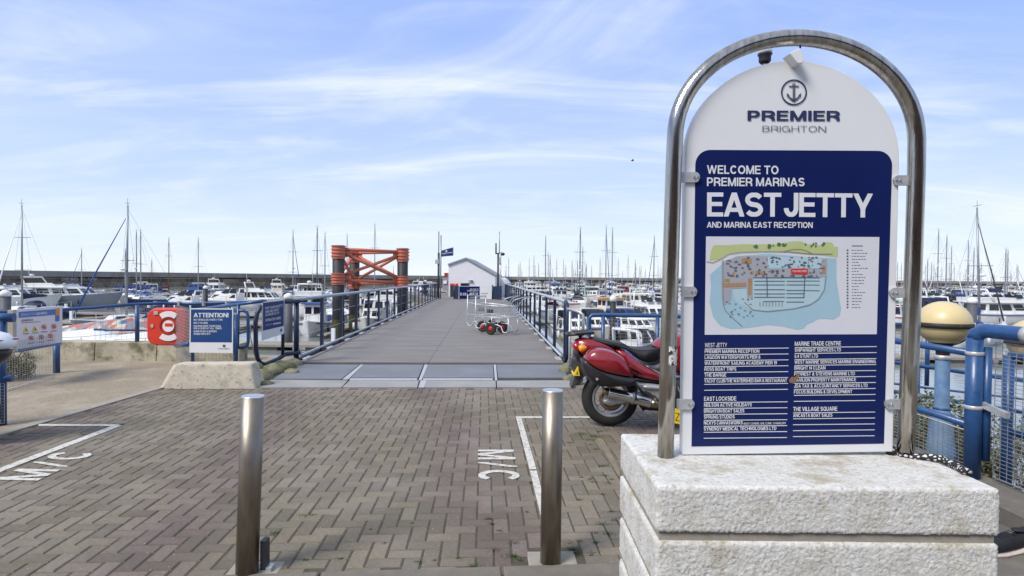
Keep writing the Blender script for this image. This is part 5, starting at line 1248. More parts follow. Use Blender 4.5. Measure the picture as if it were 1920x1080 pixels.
# splayed dark tube end with the SAFETY notice
Y1, Y2 = J(0, 0).y, 9.35
sf = thing('splayed_end_railing', 'thick dark tube railing splaying out from the jetty corner behind the FOR YOUR SAFETY sign', 'railing', tuple(J(0, 0)))
def SF(x, y):
    t = (x - 480) / (562 - 480); return A(x, y, Y2 + (Y1 - Y2) * t)
tubep = [SF(562, 565), SF(535, 566), SF(500, 569), SF(489, 575), SF(482, 588), SF(479, 605), SF(480, 655), SF(483, 672), SF(489, 681), SF(498, 683), SF(520, 674), SF(535, 664), SF(562, 661)]
MB().tube(tubep, 0.036, 14).build('loop', M['navy'], sf)
MB().tube([SF(531, 566), SF(530, 668)], 0.028, 10).build('post', M['navy'], sf)
MB().tube([J(0, -0.06), J(0, -0.06, 1.09)], 0.045, 12).build('corner_post', M['navy'], sf)
ss = thing('safety_sign', 'tilted blue FOR YOUR SAFETY AND SECURITY notice fixed to the dark end railing', 'sign', tuple(SF(512, 625)))
SGA, _sb = SF(491, 600) + Vector((0, -0.06, 0)), SF(533, 600) + Vector((0, -0.06, 0)); SGN = Vector((_sb.y - SGA.y, -(_sb.x - SGA.x), 0)).normalized()
def SG(x, y, d=0): 
    return onplane(x, y, SGA, SGN) + SGN * d
def spoly(pts, name, m, d, th=0.002): mb = MB(); mb.prism([SG(x, y, d) for x, y in pts], -SGN * th); mb.build(name, M[m] if isinstance(m, str) else m, ss)
spoly([(491.5, 566.5), (533.5, 561.5), (533, 625.5), (491.5, 638.5)], 'board', 'panelw', 0, 0.012)
M['sfb'] = mat('notice_navy', (0.02, 0.04, 0.16), 0.35, 0, 0.06, 3)
spoly([(493, 568), (532, 563.3), (531.8, 611), (493, 620)], 'blue_panel', M['sfb'], 0.004)
def slet(s, x0, y0, x1, h, b=0.03):
    y1 = y0 - (x1 - x0) * 0.17; mb = MB(); letter(mb, s, SG(x0, y0, 0.007), SG(x1, y1, 0.007), h * 9.6 / FPX, Vector((0, 0, 1)), b, 1); mb.build('lettering', M['print'], ss, fixn=False)
for s, y, x1 in (('FOR YOUR SAFETY', 580.5, 529.5), ('AND SECURITY', 587, 523), ('24-HOUR CCTV', 593, 523), ('OPERATES HERE', 603, 526)): slet(s, 497, y, x1, 4.6)
slet('CONTACT', 497, 611.5, 510, 3, 0.0)
for k in range(5): spoly([(512 + k * 2.9, 606.2 - k * 0.5), (514.2 + k * 2.9, 605.8 - k * 0.5), (514.2 + k * 2.9, 608.4 - k * 0.5), (512 + k * 2.9, 608.8 - k * 0.5)], 'faded_print', 'print', 0.006)
spoly([(525.5, 617), (528.5, 616.3), (528.5, 621), (525.5, 621.7)], 'emblem', 'printn', 0.004)
# hanging rope on the loop railing
MB().tube([SF(468, 608), SF(471, 616), SF(469, 628), SF(471, 640), SF(475, 655), SF(478, 668)], 0.010, 6).build('rope_tie', M['conc'], bl)
# ------------------------------------------------------------------ motorcycle (faces away to the right)
YM = 5.86
wc = A(1143.7, 752, YM)
WR = wc.z + 0.0
WR = 0.292; dz = WR - wc.z
moto = thing('motorcycle', 'dark red touring motorcycle with panniers parked behind the arched sign', 'motorcycle', (wc.x + 0.7, YM, 0))
def P(X, Y, dy=0.0):                       # survey units of the bike's side view
    q = A(1040 + X / 3.857, 540 + Y / 3.857, YM); return Vector((q.x, YM + dy, q.z + dz * 0.6))
def pf(name, pts, m, hw, y=0.0, parent=None, rnd=0.4, inset=0.10, smooth=True):
    mb = MB(); mb.puff([P(a, b, y) for a, b in pts], (0, 1, 0), hw, rnd=rnd, inset=inset, smooth=smooth); return mb.build(name, M[m] if isinstance(m, str) else m, parent or moto)
def smooth_poly(pts, k=2):
    for _ in range(k):
        o = []
        for i in range(len(pts)):
            a, b = pts[i], pts[(i + 1) % len(pts)]
            o += [(a[0] * .75 + b[0] * .25, a[1] * .75 + b[1] * .25), (a[0] * .25 + b[0] * .75, a[1] * .25 + b[1] * .75)]
        pts = o
    return pts
def wheel(c, front=False):
    w_ = MB(); hw = 0.075 if not front else 0.055
    prof = [(WR - 0.105, -hw * 0.75), (WR - 0.07, -hw), (WR - 0.02, -hw * 0.72), (WR, 0), (WR - 0.02, hw * 0.72), (WR - 0.07, hw), (WR - 0.105, hw * 0.75)]
    wh = w_.lathe(prof, c, 44, axis='Y', cap=False).build('wheel', M['tyre'], moto)
    rim = MB(); r0 = WR - 0.105
    rim.lathe([(r0 + 0.002, -hw * 0.78), (r0 - 0.012, -hw * 0.8), (r0 - 0.03, -hw * 0.45), (r0 - 0.03, hw * 0.45), (r0 - 0.012, hw * 0.8), (r0 + 0.002, hw * 0.78)], c, 44, axis='Y', cap=False)
    rim.lathe([(0.02, -0.05), (0.05, -0.05), (0.055, -0.02), (0.055, 0.02), (0.05, 0.05), (0.02, 0.05)], c, 20, axis='Y')
    for k in range(3):
        a = R(90 + 120 * k + 20); d = Vector((math.cos(a), 0, math.sin(a))); q = Vector((-math.sin(a), 0, math.cos(a)))
        for s in (-1, 1): rim.bar(c + d * 0.045 + q * 0.02 * s, c + d * (r0 - 0.02) + q * 0.045 * s, 0.03, 0.02)
    M['rim'] = mat('cast_rim', (0.42, 0.42, 0.43), 0.38, 0.6, 0.1, 10); rim.build('rim', M['rim'], wh)
    M['disc'] = mat('brake_disc', (0.25, 0.17, 0.11), 0.4, 0.7, 0.3, 20)
    dm = MB(); n = 36; y = 0.062
    dm.lathe([(0.078, y - 0.003), (0.122, y - 0.003), (0.122, y + 0.003), (0.078, y + 0.003), (0.078, y - 0.003)], c, n, mtx=Matrix.Rotation(R(90), 3, 'X'), cap=False)
    dm.use(M['disc']); dm.build('brake_disc', M['disc'], wh)
    dm = MB().lathe([(0.001, 0.066), (0.052, 0.066), (0.078, 0.063)], c, 20, mtx=Matrix.Rotation(R(90), 3, 'X'), cap=False); dm.build('disc_carrier', M['rim'], wh)
    bm_ = MB()
    for k in range(6): a = k * math.pi / 3; bm_.lathe([(0.006, 0), (0.006, 0.006)], c + Vector((0.04 * math.cos(a), -0.066, 0.04 * math.sin(a))), 6, mtx=Matrix.Rotation(R(90), 3, 'X'))
    bm_.build('disc_bolts', M['black'], wh)
wcc = Vector((wc.x, YM, WR)); wheel(wcc); wheel(wcc + Vector((1.46, 0, 0)), True)
# panniers: left-hand visible one and its twin
for s in (-1, 1):
    y = s * 0.34
    up_ = pf('pannier_lid', smooth_poly([(168, 492), (200, 445), (240, 420), (310, 416), (400, 445), (462, 492), (492, 560), (512, 618), (430, 606), (340, 588), (250, 556), (195, 520)], 1), 'red', 0.13, y, rnd=0.75, inset=0.085)
    pf('pannier_shell', smooth_poly([(150, 500), (170, 482), (195, 515), (250, 552), (340, 584), (430, 602), (525, 622), (548, 652), (500, 676), (300, 682), (230, 655), (172, 580)], 1), 'blackg', 0.125, y, rnd=0.7, inset=0.07)
    if s < 0:
        MB().lathe([(0.012, 0), (0.012, 0.012)], P(256, 616, y - 0.135), 10, mtx=Matrix.Rotation(R(90), 3, 'X')).build('lock', M['galv'], moto)
pf('tail_fairing', smooth_poly([(128, 405), (150, 376), (240, 366), (340, 395), (440, 450), (470, 500), (300, 470), (180, 470), (130, 455)], 1), 'red', 0.15, rnd=0.7)
pf('tail_lamp', smooth_poly([(118, 408), (135, 396), (170, 400), (195, 440), (190, 468), (140, 465), (120, 440)], 1), 'redlens', 0.185, rnd=0.5, inset=0.08)
pf('indicator', smooth_poly([(152, 414), (190, 410), (220, 425), (216, 448), (185, 468), (158, 455)], 1), 'amber', 0.21, rnd=0.3, inset=0.06)
rk = MB()
for y in (-0.12, 0.0, 0.12): rk.tube([P(90, 352, y), P(150, 340, y), P(268, 332, y)], 0.012, 8)
rk.tube([P(90, 352, -0.13), P(90, 352, 0.13)], 0.012, 8); rk.tube([P(268, 334, -0.13), P(268, 334, 0.13)], 0.012, 8)
rk.puff([P(95, 350), P(150, 336), P(268, 326), P(272, 342), P(200, 352), P(110, 360)], (0, 1, 0), 0.11, rnd=0.4); rk.build('rack', M['blackg'], moto)
MB().tube([P(180, 350, 0), P(190, 372, 0)], 0.02, 8).build('rack_stay', M['blackg'], moto)
pf('seat', smooth_poly([(225, 368), (300, 372), (380, 392), (450, 402), (490, 410), (530, 440), (590, 452), (680, 452), (740, 436), (775, 420), (780, 500), (745, 528), (690, 552), (640, 550), (590, 525), (530, 470), (460, 440), (370, 425), (280, 388)], 1), 'black', 0.15, rnd=0.6, inset=0.06)
M['greyp'] = mat('grey_plastic', (0.055, 0.056, 0.06), 0.45, 0, 0.1, 10)
pf('side_panel', smooth_poly([(400, 440), (470, 445), (530, 490), (590, 540), (660, 580), (740, 625), (790, 640), (790, 690), (690, 672), (600, 655), (520, 625), (488, 560), (455, 490)], 1), 'red', 0.17, rnd=0.6, inset=0.07)
pf('grey_cover', smooth_poly([(600, 540), (650, 562), (700, 560), (760, 530), (800, 520), (800, 630), (740, 615), (660, 575)], 1), 'greyp', 0.175, rnd=0.5, inset=0.06)
pf('side_recess', smooth_poly([(508, 548), (545, 575), (590, 605), (620, 622), (570, 612), (525, 585)], 1), 'black', 0.176, rnd=0.2, inset=0.02)
pf('fuel_tank', smooth_poly([(695, 440), (720, 400), (770, 365), (850, 340), (940, 345), (1010, 400), (1020, 480), (960, 560), (880, 640), (800, 640), (780, 500), (760, 440)], 2), 'red', 0.17, rnd=0.8, inset=0.12)
pf('front_fairing', smooth_poly([(880, 480), (960, 400), (1060, 300), (1180, 240), (1260, 330), (1330, 430), (1330, 520), (1200, 640), (1080, 760), (930, 780), (880, 660)], 2), 'red', 0.22, rnd=0.8, inset=0.12)
pf('windscreen', smooth_poly([(1080, 300), (1130, 160), (1190, 140), (1240, 250), (1220, 320)], 1), 'glass', 0.16)
pf('engine', smooth_poly([(740, 650), (960, 640), (1040, 760), (1000, 900), (820, 930), (740, 860)], 1), 'blackg', 0.20)
MB().tube([P(700, 640, -.1), P(1000, 650, -.1)], 0.02, 8).build('frame_tube', M['galv'], moto)
fk = MB()
for y in (-0.09, 0.09): fk.tube([wcc + Vector((1.46, y, 0)), wcc + Vector((1.20, y, 0.75))], 0.025, 10)
fk.build('front_fork', M['galv'], moto)
hb_ = MB(); hb_.tube([P(1000, 330, -0.36), P(1030, 310, -0.2), P(1060, 320, 0), P(1030, 310, 0.2), P(1000, 330, 0.36)], 0.014, 8); hb_.build('handlebar', M['blackg'], moto)
for s in (-1, 1): MB().sphere(P(1060, 250, s * 0.38), 0.07, 6, (0.4, 1, 0.7)).build('mirror', M['red'], moto)
# swing arm, footrest hangers, exhaust
pf('swing_arm', smooth_poly([(330, 800), (420, 800), (620, 742), (760, 720), (770, 790), (640, 800), (420, 842), (340, 840)], 1), 'galv', 0.05, -0.10, rnd=0.3)
pf('footrest_hanger', [(560, 680), (720, 690), (760, 700), (760, 760), (720, 800), (690, 770), (600, 720), (570, 700)], 'rim', 0.02, -0.19, rnd=0.3, smooth=False)
pf('linkage_cover', smooth_poly([(600, 690), (745, 700), (745, 722), (610, 716)], 1), 'galv', 0.03, -0.20, rnd=0.3)
MB().tube([P(540, 668, -0.2), P(600, 740, -0.2), P(680, 800, -0.2)], 0.014, 8).build('hanger_bar', M['blackg'], moto)
pf('lower_frame', smooth_poly([(610, 850), (700, 870), (760, 860), (770, 895), (640, 885), (600, 870)], 1), 'blackg', 0.06, -0.05)
pf('lower_body', smooth_poly([(520, 640), (760, 670), (760, 700), (660, 690), (560, 680)], 1), 'blackg', 0.15)
ex = MB(); ea, eb = P(358, 735, -0.23), P(655, 812, -0.23); dd = (eb - ea).normalized(); qm = dd.to_track_quat('Z', 'Y').to_matrix(); LL = (eb - ea).length
M['muffler'] = mat('muffler_steel', (0.62, 0.61, 0.60), 0.16, 1.0, 0.1, 8); M['mufft'] = mat('heat_browned_steel', (0.36, 0.29, 0.19), 0.25, 1.0, 0.2, 20)
exo = MB().lathe([(0.040, 0), (0.052, 0.006), (0.054, LL - 0.01), (0.045, LL)], ea, 28, mtx=qm).build('exhaust', M['muffler'], moto)
MB().lathe([(0.020, -0.05), (0.030, -0.05), (0.036, -0.02), (0.041, 0.0)], ea, 20, mtx=qm).build('tip', M['mufft'], exo)
MB().lathe([(0.046, 0), (0.040, 0.04), (0.026, 0.09), (0.024, 0.16), (0.024, 0.45)], eb, 20, mtx=qm).build('header_pipe', M['mufft'], exo)
MB().lathe([(0.0555, -0.012), (0.0575, -0.01), (0.0575, 0.01), (0.0555, 0.012)], ea + dd * LL * 0.58, 28, mtx=qm).build('clamp', M['galv'], exo)
MB().tube([P(535, 705, -0.285), P(548, 770, -0.29), P(530, 805, -0.27)], 0.006, 6).build('clamp_strap', M['black'], exo)
MB().tube([P(640, 800, -0.19), P(660, 850, -0.15), P(620, 880, -.1)], 0.016, 8).build('centre_stand', M['blackg'], moto)
MB().tube([wcc + Vector((0.62, -0.12, 0.24)), wcc + Vector((0.66, -0.30, 0.012))], 0.014, 8).build('side_stand', M['blackg'], moto)
# mudguard with plate
pf('mudguard', [(150, 520), (205, 570), (225, 640), (165, 690), (120, 735), (110, 728), (140, 640), (120, 590), (105, 560), (115, 520)], 'greyp', 0.09, rnd=0.3, inset=0.05, smooth=False)
npl = MB(); npl.prism([P(158, 572, 0.10), P(126, 632, 0.10), P(126, 632, -0.145), P(158, 572, -0.145)], P(164, 580, 0) - P(158, 572, 0)); npo = npl.build('number_plate', M['yellow'], moto)
npl = MB(); npl.prism([P(158, 574, -0.148), P(126, 634, -0.148), P(170, 634, -0.148)], (0, 0.004, 0)); npl.build('plate_edge', M['yellow'], moto)
MB().prism([P(150, 600, -0.1495), P(146, 624, -0.1495), P(158, 624, -0.1495)], (0, 0.001, 0)).build('plate_mark', M['black'], moto)
# second machine standing just behind the sign: only its plate shows beside the steel tube
ps = A(1293, 780, 4.45); s2 = thing('dark_scooter', 'dark narrow scooter hidden behind the arched sign, yellow number plate showing beside the steel tube', 'scooter', (ps.x, 4.45, 0))
pc = lambda x, y, dy=0: Vector((A(x, y, 4.45).x, 4.45 + dy, A(x, y, 4.45).z))
MB().prism([pc(1264, 765), pc(1284, 770), pc(1318, 778), pc(1315, 803), pc(1262, 793)], (0, 0.006, 0)).build('number_plate', M['yellow'], s2)
mb = MB(); letter(mb, 'Z6', pc(1266, 788, -0.002), pc(1283, 792, -0.002), 0.06, Vector((0, 0, 1)), 0.0, 2); mb.build('lettering', M['black'], s2, fixn=False)
MB().puff([pc(1285, 600), pc(1315, 600), pc(1322, 760), pc(1285, 760)], (0, 1, 0), 0.02).build('rear_fender', M['blackg'], s2)
MB().lathe([(0.12, -0.05), (0.20, -0.055), (0.235, 0), (0.20, 0.055), (0.12, 0.05)], (A(1306, 0, 4.72).x, 4.72, 0.235), 24, mtx=Matrix.Rotation(-0.31, 3, 'Z') @ Matrix.Rotation(R(90), 3, 'Y')).build('wheel', M['tyre'], s2)
MB().box((A(1306, 0, 5.0).x, 5.0, 0.55), (0.07, 0.9, 0.28), rot=-0.31).build('body', M['blackg'], s2, bev=0.02)
MB().lathe([(0.12, -0.05), (0.20, -0.055), (0.235, 0), (0.20, 0.055), (0.12, 0.05)], (A(1306, 0, 5.75).x, 5.75, 0.235), 24, mtx=Matrix.Rotation(-0.31, 3, 'Z') @ Matrix.Rotation(R(90), 3, 'Y')).build('wheel', M['tyre'], s2)

# ------------------------------------------------------------------ right fence
FP = G(1822, 895, 0.12); FX = FP.x
fence = thing('blue_tube_fence', 'blue tube fence with thick corner post and wire mesh at the right of the plinth', 'fence', tuple(FP))
zt = 1.165
MB().tube([FP, FP + Vector((0, 0, zt - 0.12 - 0.055))] , 0.052, 20).build('corner_post', M['blue'], fence)
r_pts = [FP + Vector((0, 0, zt - 0.19)), Vector((FX + 0.0, FP.y - 0.012, zt - 0.03)), Vector((FX + 0.03, FP.y - 0.05, zt)), Vector((FX + 0.04, FP.y - 0.16, zt)), Vector((FX + 0.12, 3.0, zt + 0.004)), Vector((FX + 0.2, 1.2, zt))]
MB().tube(r_pts, 0.050, 20).build('top_rail', M['blue'], fence)
for k, zc_ in enumerate((1.0, 0.62)):
    MB().lathe([(0.0525, -0.014), (0.056, -0.012), (0.056, 0.012), (0.0525, 0.014)], (FX, FP.y, zc_), 20).build('clip', M['bright'], fence)
MB().lathe([(0.0515, -0.022), (0.056, -0.02), (0.056, 0.02), (0.0515, 0.022)], (FX + 0.055, FP.y - 0.36, zt), 20, axis='Y').build('clip', M['bright'], fence)
MB().box((FX + 0.04, FP.y - 0.13, 0.63), (0.03, 0.22, 0.04), mtx=Matrix.Rotation(R(8), 3, 'X')).build('mesh_clamp', M['galv'], fence)
# near mesh panel running to the photographer
mb = MB(); na, nb_ = Vector((FX + 0.065, FP.y - 0.10, 0)), Vector((FX + 0.19, 1.2, 0)); wiremesh(mb, na, nb_, 0.16, 1.09, 0.052, 0.026, 0.0034); mb.build('mesh_panel', M['wire'], fence, fixn=False)
MB().tube([na + Vector((0, 0, 0.155)), nb_ + Vector((0, 0, 0.155))], 0.006, 6).build('mesh_edge', M['galv'], fence)
MB().tube([(FX + 0.075, FP.y - 0.02, 0.25), (FX + 0.075, FP.y - 0.02, 1.05)], 0.028, 12).build('gate_stile', M['blue'], fence)
# far run
fy = [FP.y, 5.2, 6.6, 8.2]
for z, r_ in ((1.0, 0.026), (0.49, 0.026)):
    MB().tube([(FX - 0.02, FP.y + 0.02, z)] + [(FX - 0.02, y, z) for y in fy[1:]], r_, 12).build('rail', M['blue'], fence)
for y in (8.2,): MB().tube([(FX - 0.02, y, 0), (FX - 0.02, y, 1.0)], 0.03, 12).build('post', M['blue'], fence)
MB().tube([(FX - 0.02, FP.y, 0.445), (FX - 0.02, 8.2, 0.445)], 0.005, 6).build('mesh_edge', M['bright'], fence)
mb = MB(); wiremesh(mb, (FX - 0.02, FP.y + 0.05, 0), (FX - 0.02, 8.2, 0), 0.02, 0.44, 0.05, 0.026, 0.0034); mb.build('mesh_panel', M['wire'], fence, fixn=False)
# second fence line lower on the bank, running right
def simple_rail(name, lab, pts, hs, r_, m='blue2', posts=True, mesh=None):
    t_ = thing(name, lab, 'railing', tuple(pts[0]))
    for h in hs: MB().tube([Vector(p) + Vector((0, 0, h)) for p in pts], r_, 10).build('rail', M[m], t_)
    if posts:
        for p in pts: MB().tube([Vector(p) - Vector((0, 0, 0.4)), Vector(p) + Vector((0, 0, max(hs)))], r_ * 1.35, 10).build('post', M[m], t_)
    if mesh:
        for a, b in zip(pts[:-1], pts[1:]):
            mb = MB(); a, b = Vector(a), Vector(b); wiremesh(mb, (a.x, a.y, 0), (b.x, b.y, 0), mesh[0], mesh[1], mesh[2], mesh[3], 0.004, a.z, b.z); mb.build('mesh_panel', M['wire'], t_, fixn=False)
    return t_
simple_rail('bank_railing', 'blue two bar railing with mesh on the bank directly behind the near mesh panel', [(FX + 0.50, 4.35, -0.05), (FX + 0.70, 3.8, -0.05), (FX + 0.98, 3.1, -0.05), (FX + 1.3, 2.2, -0.05)], (0.42, 1.0), 0.026, 'blue', mesh=(0.05, 0.4, 0.06, 0.05))
simple_rail('bank_railing', 'blue railing crossing the bank behind the yellow globe, nearer of the low ones', [(3.5, 8.6, -0.25), (5.2, 7.9, -0.55), (7.4, 7.0, -0.8)], (0.55, 0.95), 0.026, 'blue', mesh=(0.02, 0.5, 0.08, 0.06))
simple_rail('gangway_railing', 'blue gangway railing sloping down to the pontoons right of the sign', [(3.8, 12.0, -0.6), (6.5, 12.6, -0.95), (9.5, 13.4, -1.4), (14, 14.5, -2.0)], (0.45, 0.95), 0.028, 'blue')
# quay edge railing behind the motorcycle
qe = thing('quay_edge_railing', 'blue quay edge railing with wire mesh behind the red motorcycle', 'railing', (A(1105, 640, 8.6).x, 8.6, 0))
pts = [(1106, 591, 8.55), (1131, 590.5, 8.55), (1233, 592, 8.45), (1300, 594, 8.4), (1560, 604, 8.35), (1740, 611, 8.3)]
top = [A(x, y, Y) for x, y, Y in pts]
MB().tube([Vector((top[0].x - 0.01, 8.55, 0)), Vector((top[0].x - 0.01, 8.55, top[0].z - 0.04)), Vector((top[0].x + 0.03, 8.55, top[0].z))] + top[1:], 0.031, 12).build('top_rail', M['blue'], qe)
for i in (1, 2, 3, 4, 5): MB().tube([(top[i].x, top[i].y, 0), top[i]], 0.029, 12).build('post', M['blue'], qe)
x0_ = A(1142, 600, 8.5).x
mb = MB(); wiremesh(mb, (x0_, 8.5, 0), (A(1228, 600, 8.44).x, 8.44, 0), 0.03, 0.90, 0.075, 0.05, 0.0035); wiremesh(mb, (A(1242, 600, 8.44).x, 8.44, 0), (A(1740, 600, 8.3).x, 8.3, 0), 0.03, 0.90, 0.075, 0.05, 0.0035); mb.build('mesh_panel', M['wire'], qe, fixn=False)
# grey gate frame left of it, by the jetty corner
gf = thing('galvanised_gate_frame', 'galvanised tube frame standing between the jetty end loop and the blue quay railing', 'gate', (A(1085, 640, 9.0).x, 9.0, 0))
MB().tube([A(1065, 579, 9.6), A(1078, 582, 9.2), A(1088, 586, 9.0), A(1093, 590, 9.0), A(1093, 640, 9.0)], 0.022, 8).build('frame', M['galv'], gf)
for x in (1069, 1086): p = A(x, 584, 9.1); MB().tube([(p.x, p.y, 0), p], 0.02, 8).build('post', M['galv'], gf)
MB().tube([A(1066, 622, 9.3), A(1093, 632, 9.0)], 0.018, 8).build('bar', M['galv'], gf)

# yellow globe lamps
def globe(px, pyc, Y, rpx, lab):
    c_ = A(px, pyc, Y); r_ = rpx * Y / FPX
    t_ = thing('globe_light', lab, 'marker light', (c_.x, Y, 0), group='yellow globe lights behind the fence')
    n = 16; prof = [(max(1e-5, r_ * math.sin(math.pi * i / n)), -r_ * 0.93 * math.cos(math.pi * i / n)) for i in range(n + 1)]
    prof = [p for p in prof if p[1] > -r_ * 0.80]; prof = [(prof[0][0], -r_ * 0.8)] + prof
    MB().lathe(prof, c_, 40).build('globe', M['globe'], t_)
    zb = -0.07 * r_; M['belt'] = mat('black_belt', (0.02, 0.018, 0.015), 0.6, 0, 0.3, 20, stain=((0.30, 0.24, 0.16), 16, 0.58, 0.7))
    def rr(z): return math.sqrt(max(0, 1 - (z / (0.93 * r_)) ** 2)) * r_
    MB().lathe([(rr(zb + 0.022) + 0.001, zb + 0.022), (rr(zb) + 0.012, zb + 0.018), (rr(zb) + 0.012, zb - 0.018), (rr(zb - 0.022) + 0.001, zb - 0.022)], c_, 40).build('belt', M['belt'], t_)
    arcp = [c_ + Vector((math.cos(R(a)) * r_ * 1.0 * math.cos(R(-38)), math.cos(R(a)) * r_ * math.sin(R(-38)), math.sin(R(a)) * r_ * 0.93)) * 1.0 for a in range(-75, -3, 8)]
    MB().tube(arcp, 0.011, 6).build('strap', M['belt'], t_)
    bp_ = c_ + Vector((r_ * 1.0 * math.cos(R(-38)), r_ * math.sin(R(-38)), zb)); MB().lathe([(0.028, 0), (0.032, 0.006), (0.03, 0.012), (0.012, 0.016)], bp_, 14, mtx=Vector((0.8, -0.6, 0.05)).to_track_quat('Z', 'Y').to_matrix()).build('boss', M['galv'], t_)
    zl = c_.z - r_ * 0.78
    MB().lathe([(0.050, -0.12), (0.054, -0.03), (0.095, 0.01), (0.13, 0.05), (0.125, 0.08)], (c_.x, c_.y, zl - 0.02), 28).build('base_cup', mat('bronze_cup', (0.035, 0.028, 0.022), 0.3, 0.4, 0.3, 20), t_)
    MB().lathe([(0.058, 0), (0.064, 0.005), (0.064, 0.035), (0.058, 0.04)], (c_.x, c_.y, zl - 0.155), 24).build('collar', M['galv'], t_)
    zc_ = zl - 0.12
    M['colm'] = mat('weathered_blue_column', (0.17, 0.27, 0.40), 0.5, 0, 0.15, 6, col2=(0.10, 0.20, 0.38), lo=0.45, hi=0.6)
    MB().lathe([(0.115, -0.05), (0.112, 0.02), (0.085, 0.26), (0.064, 0.39), (0.056, 0.42), (0.054, zc_ - 0.03), (0.054, zc_)], (c_.x, c_.y, 0.0), 28).build('column', M['colm'], t_)
    MB().lathe([(0.062, -0.012), (0.070, 0), (0.062, 0.012)], (c_.x, c_.y, 0.40), 24).build('band', M['blue'], t_)
globe(1769, 606, 5.0, 44.5, 'yellow globe marker light on a blue column just right of the arched sign')
globe(1944, 640, 5.6, 46, 'yellow globe marker light cut by the right edge of the picture')

# shoe beside the plinth
sp_ = G(1889, 1040); sh = thing('black_shoe', 'black trainer with pale sole lying beside the white plinth', 'shoe', (sp_.x, sp_.y, 0))
ang = R(12); ax_ = Vector((math.cos(ang), math.sin(ang), 0)); ay_ = Vector((-ax_.y, ax_.x, 0)); o0 = Vector((sp_.x + 0.06, sp_.y + 0.02, 0))
def ring(x, w_, z0, z1, n=16): return [o0 + ax_ * x + ay_ * w_ * math.cos(2 * math.pi * i / n) + Vector((0, 0, (z0 + z1) / 2 + (z1 - z0) / 2 * math.sin(2 * math.pi * i / n))) for i in range(n)]
up_ = [(-0.23, 0.012, 0.03, 0.05), (-0.215, 0.035, 0.022, 0.075), (-0.17, 0.047, 0.02, 0.09), (-0.11, 0.048, 0.02, 0.105), (-0.06, 0.043, 0.02, 0.12), (-0.02, 0.038, 0.022, 0.10), (0.02, 0.036, 0.024, 0.12), (0.05, 0.034, 0.03, 0.14), (0.068, 0.022, 0.04, 0.145), (0.075, 0.008, 0.06, 0.13)]
M['shoe'] = mat('black_knit', (0.012, 0.013, 0.017), 0.8, 0, 0.3, 60, stain=((0.05, 0.055, 0.075), 30, 0.6, 0.75), bump=0.3, bscale=120)
MB().loft([ring(*r_) for r_ in up_]).build('upper', M['shoe'], sh)
MB().sphere(o0 + ax_ * 0.02 + Vector((0, 0, 0.128)), 0.034, 6, (1.2, 0.8, 0.3)).build('opening', M['black'], sh)
so = [(-0.235, 0.02, 0.008, 0.035), (-0.21, 0.045, 0.003, 0.032), (-0.12, 0.052, 0.001, 0.030), (-0.04, 0.045, 0.004, 0.032), (0.03, 0.042, 0.003, 0.045), (0.075, 0.034, 0.012, 0.06), (0.092, 0.014, 0.035, 0.068)]
MB().loft([ring(*r_) for r_ in so]).build('sole', mat('pale_sole', (0.62, 0.52, 0.46), 0.6, 0, 0.08, 20), sh)
lc = MB()
for k in range(5): c_ = o0 + ax_ * (-0.12 + k * 0.022) + Vector((0, 0, 0.103 + k * 0.004)); lc.tube([c_ - ay_ * 0.022, c_ + Vector((0, 0, 0.006)), c_ + ay_ * 0.022], 0.0025, 5)
lc.build('laces', M['cblack'], sh)

# black and white printed strap lying at the foot of the hoop
M['strapm'] = mat('lettered_strap', (0.015, 0.015, 0.016), 0.8, 0, 0.2, 20)
def strap_mat():
    m = M['strapm']; t = m.node_tree; b = t.nodes['Principled BSDF']
    tcn = t.nodes.new('ShaderNodeTexCoord'); v = t.nodes.new('ShaderNodeTexVoronoi'); v.feature = 'DISTANCE_TO_EDGE'; v.inputs['Scale'].default_value = 62
    t.links.new(tcn.outputs['Object'], v.inputs['Vector']); r_ = t.nodes.new('ShaderNodeMapRange'); t.links.new(v.outputs[0], r_.inputs[0]); r_.inputs[1].default_value = 0.21; r_.inputs[2].default_value = 0.24
    mx = t.nodes.new('ShaderNodeMix'); mx.data_type = 'RGBA'; t.links.new(r_.outputs[0], mx.inputs[0]); mx.inputs[6].default_value = (0.015, 0.015, 0.016, 1); mx.inputs[7].default_value = (0.6, 0.6, 0.6, 1)
    t.links.new(mx.outputs[2], b.inputs['Base Color'])
strap_mat()
sp = []
for (x, y) in ((1669, 848), (1674, 844), (1690, 850), (1715, 854), (1740, 858), (1765, 863), (1785, 868), (1800, 876), (1812, 886)):
    q = G(x, y, PT + 0.012); sp.append(q)
rings = []
for i, q in enumerate(sp):
    t = (sp[min(i + 1, len(sp) - 1)] - sp[max(i - 1, 0)]).normalized(); n_ = Vector((-t.y, t.x, 0)).normalized()
    rings.append([q + n_ * math.cos(a) * 0.020 + Vector((0, 0, 0.014 * math.sin(a) + 0.006 * math.sin(i * 1.7))) for a in [2 * math.pi * k / 10 for k in range(10)]])
o = MB().loft(rings).build('lettered_strap', M['strapm']); tag(o, 'crumpled black and white patterned strap at the right foot of the steel hoop', 'strap')

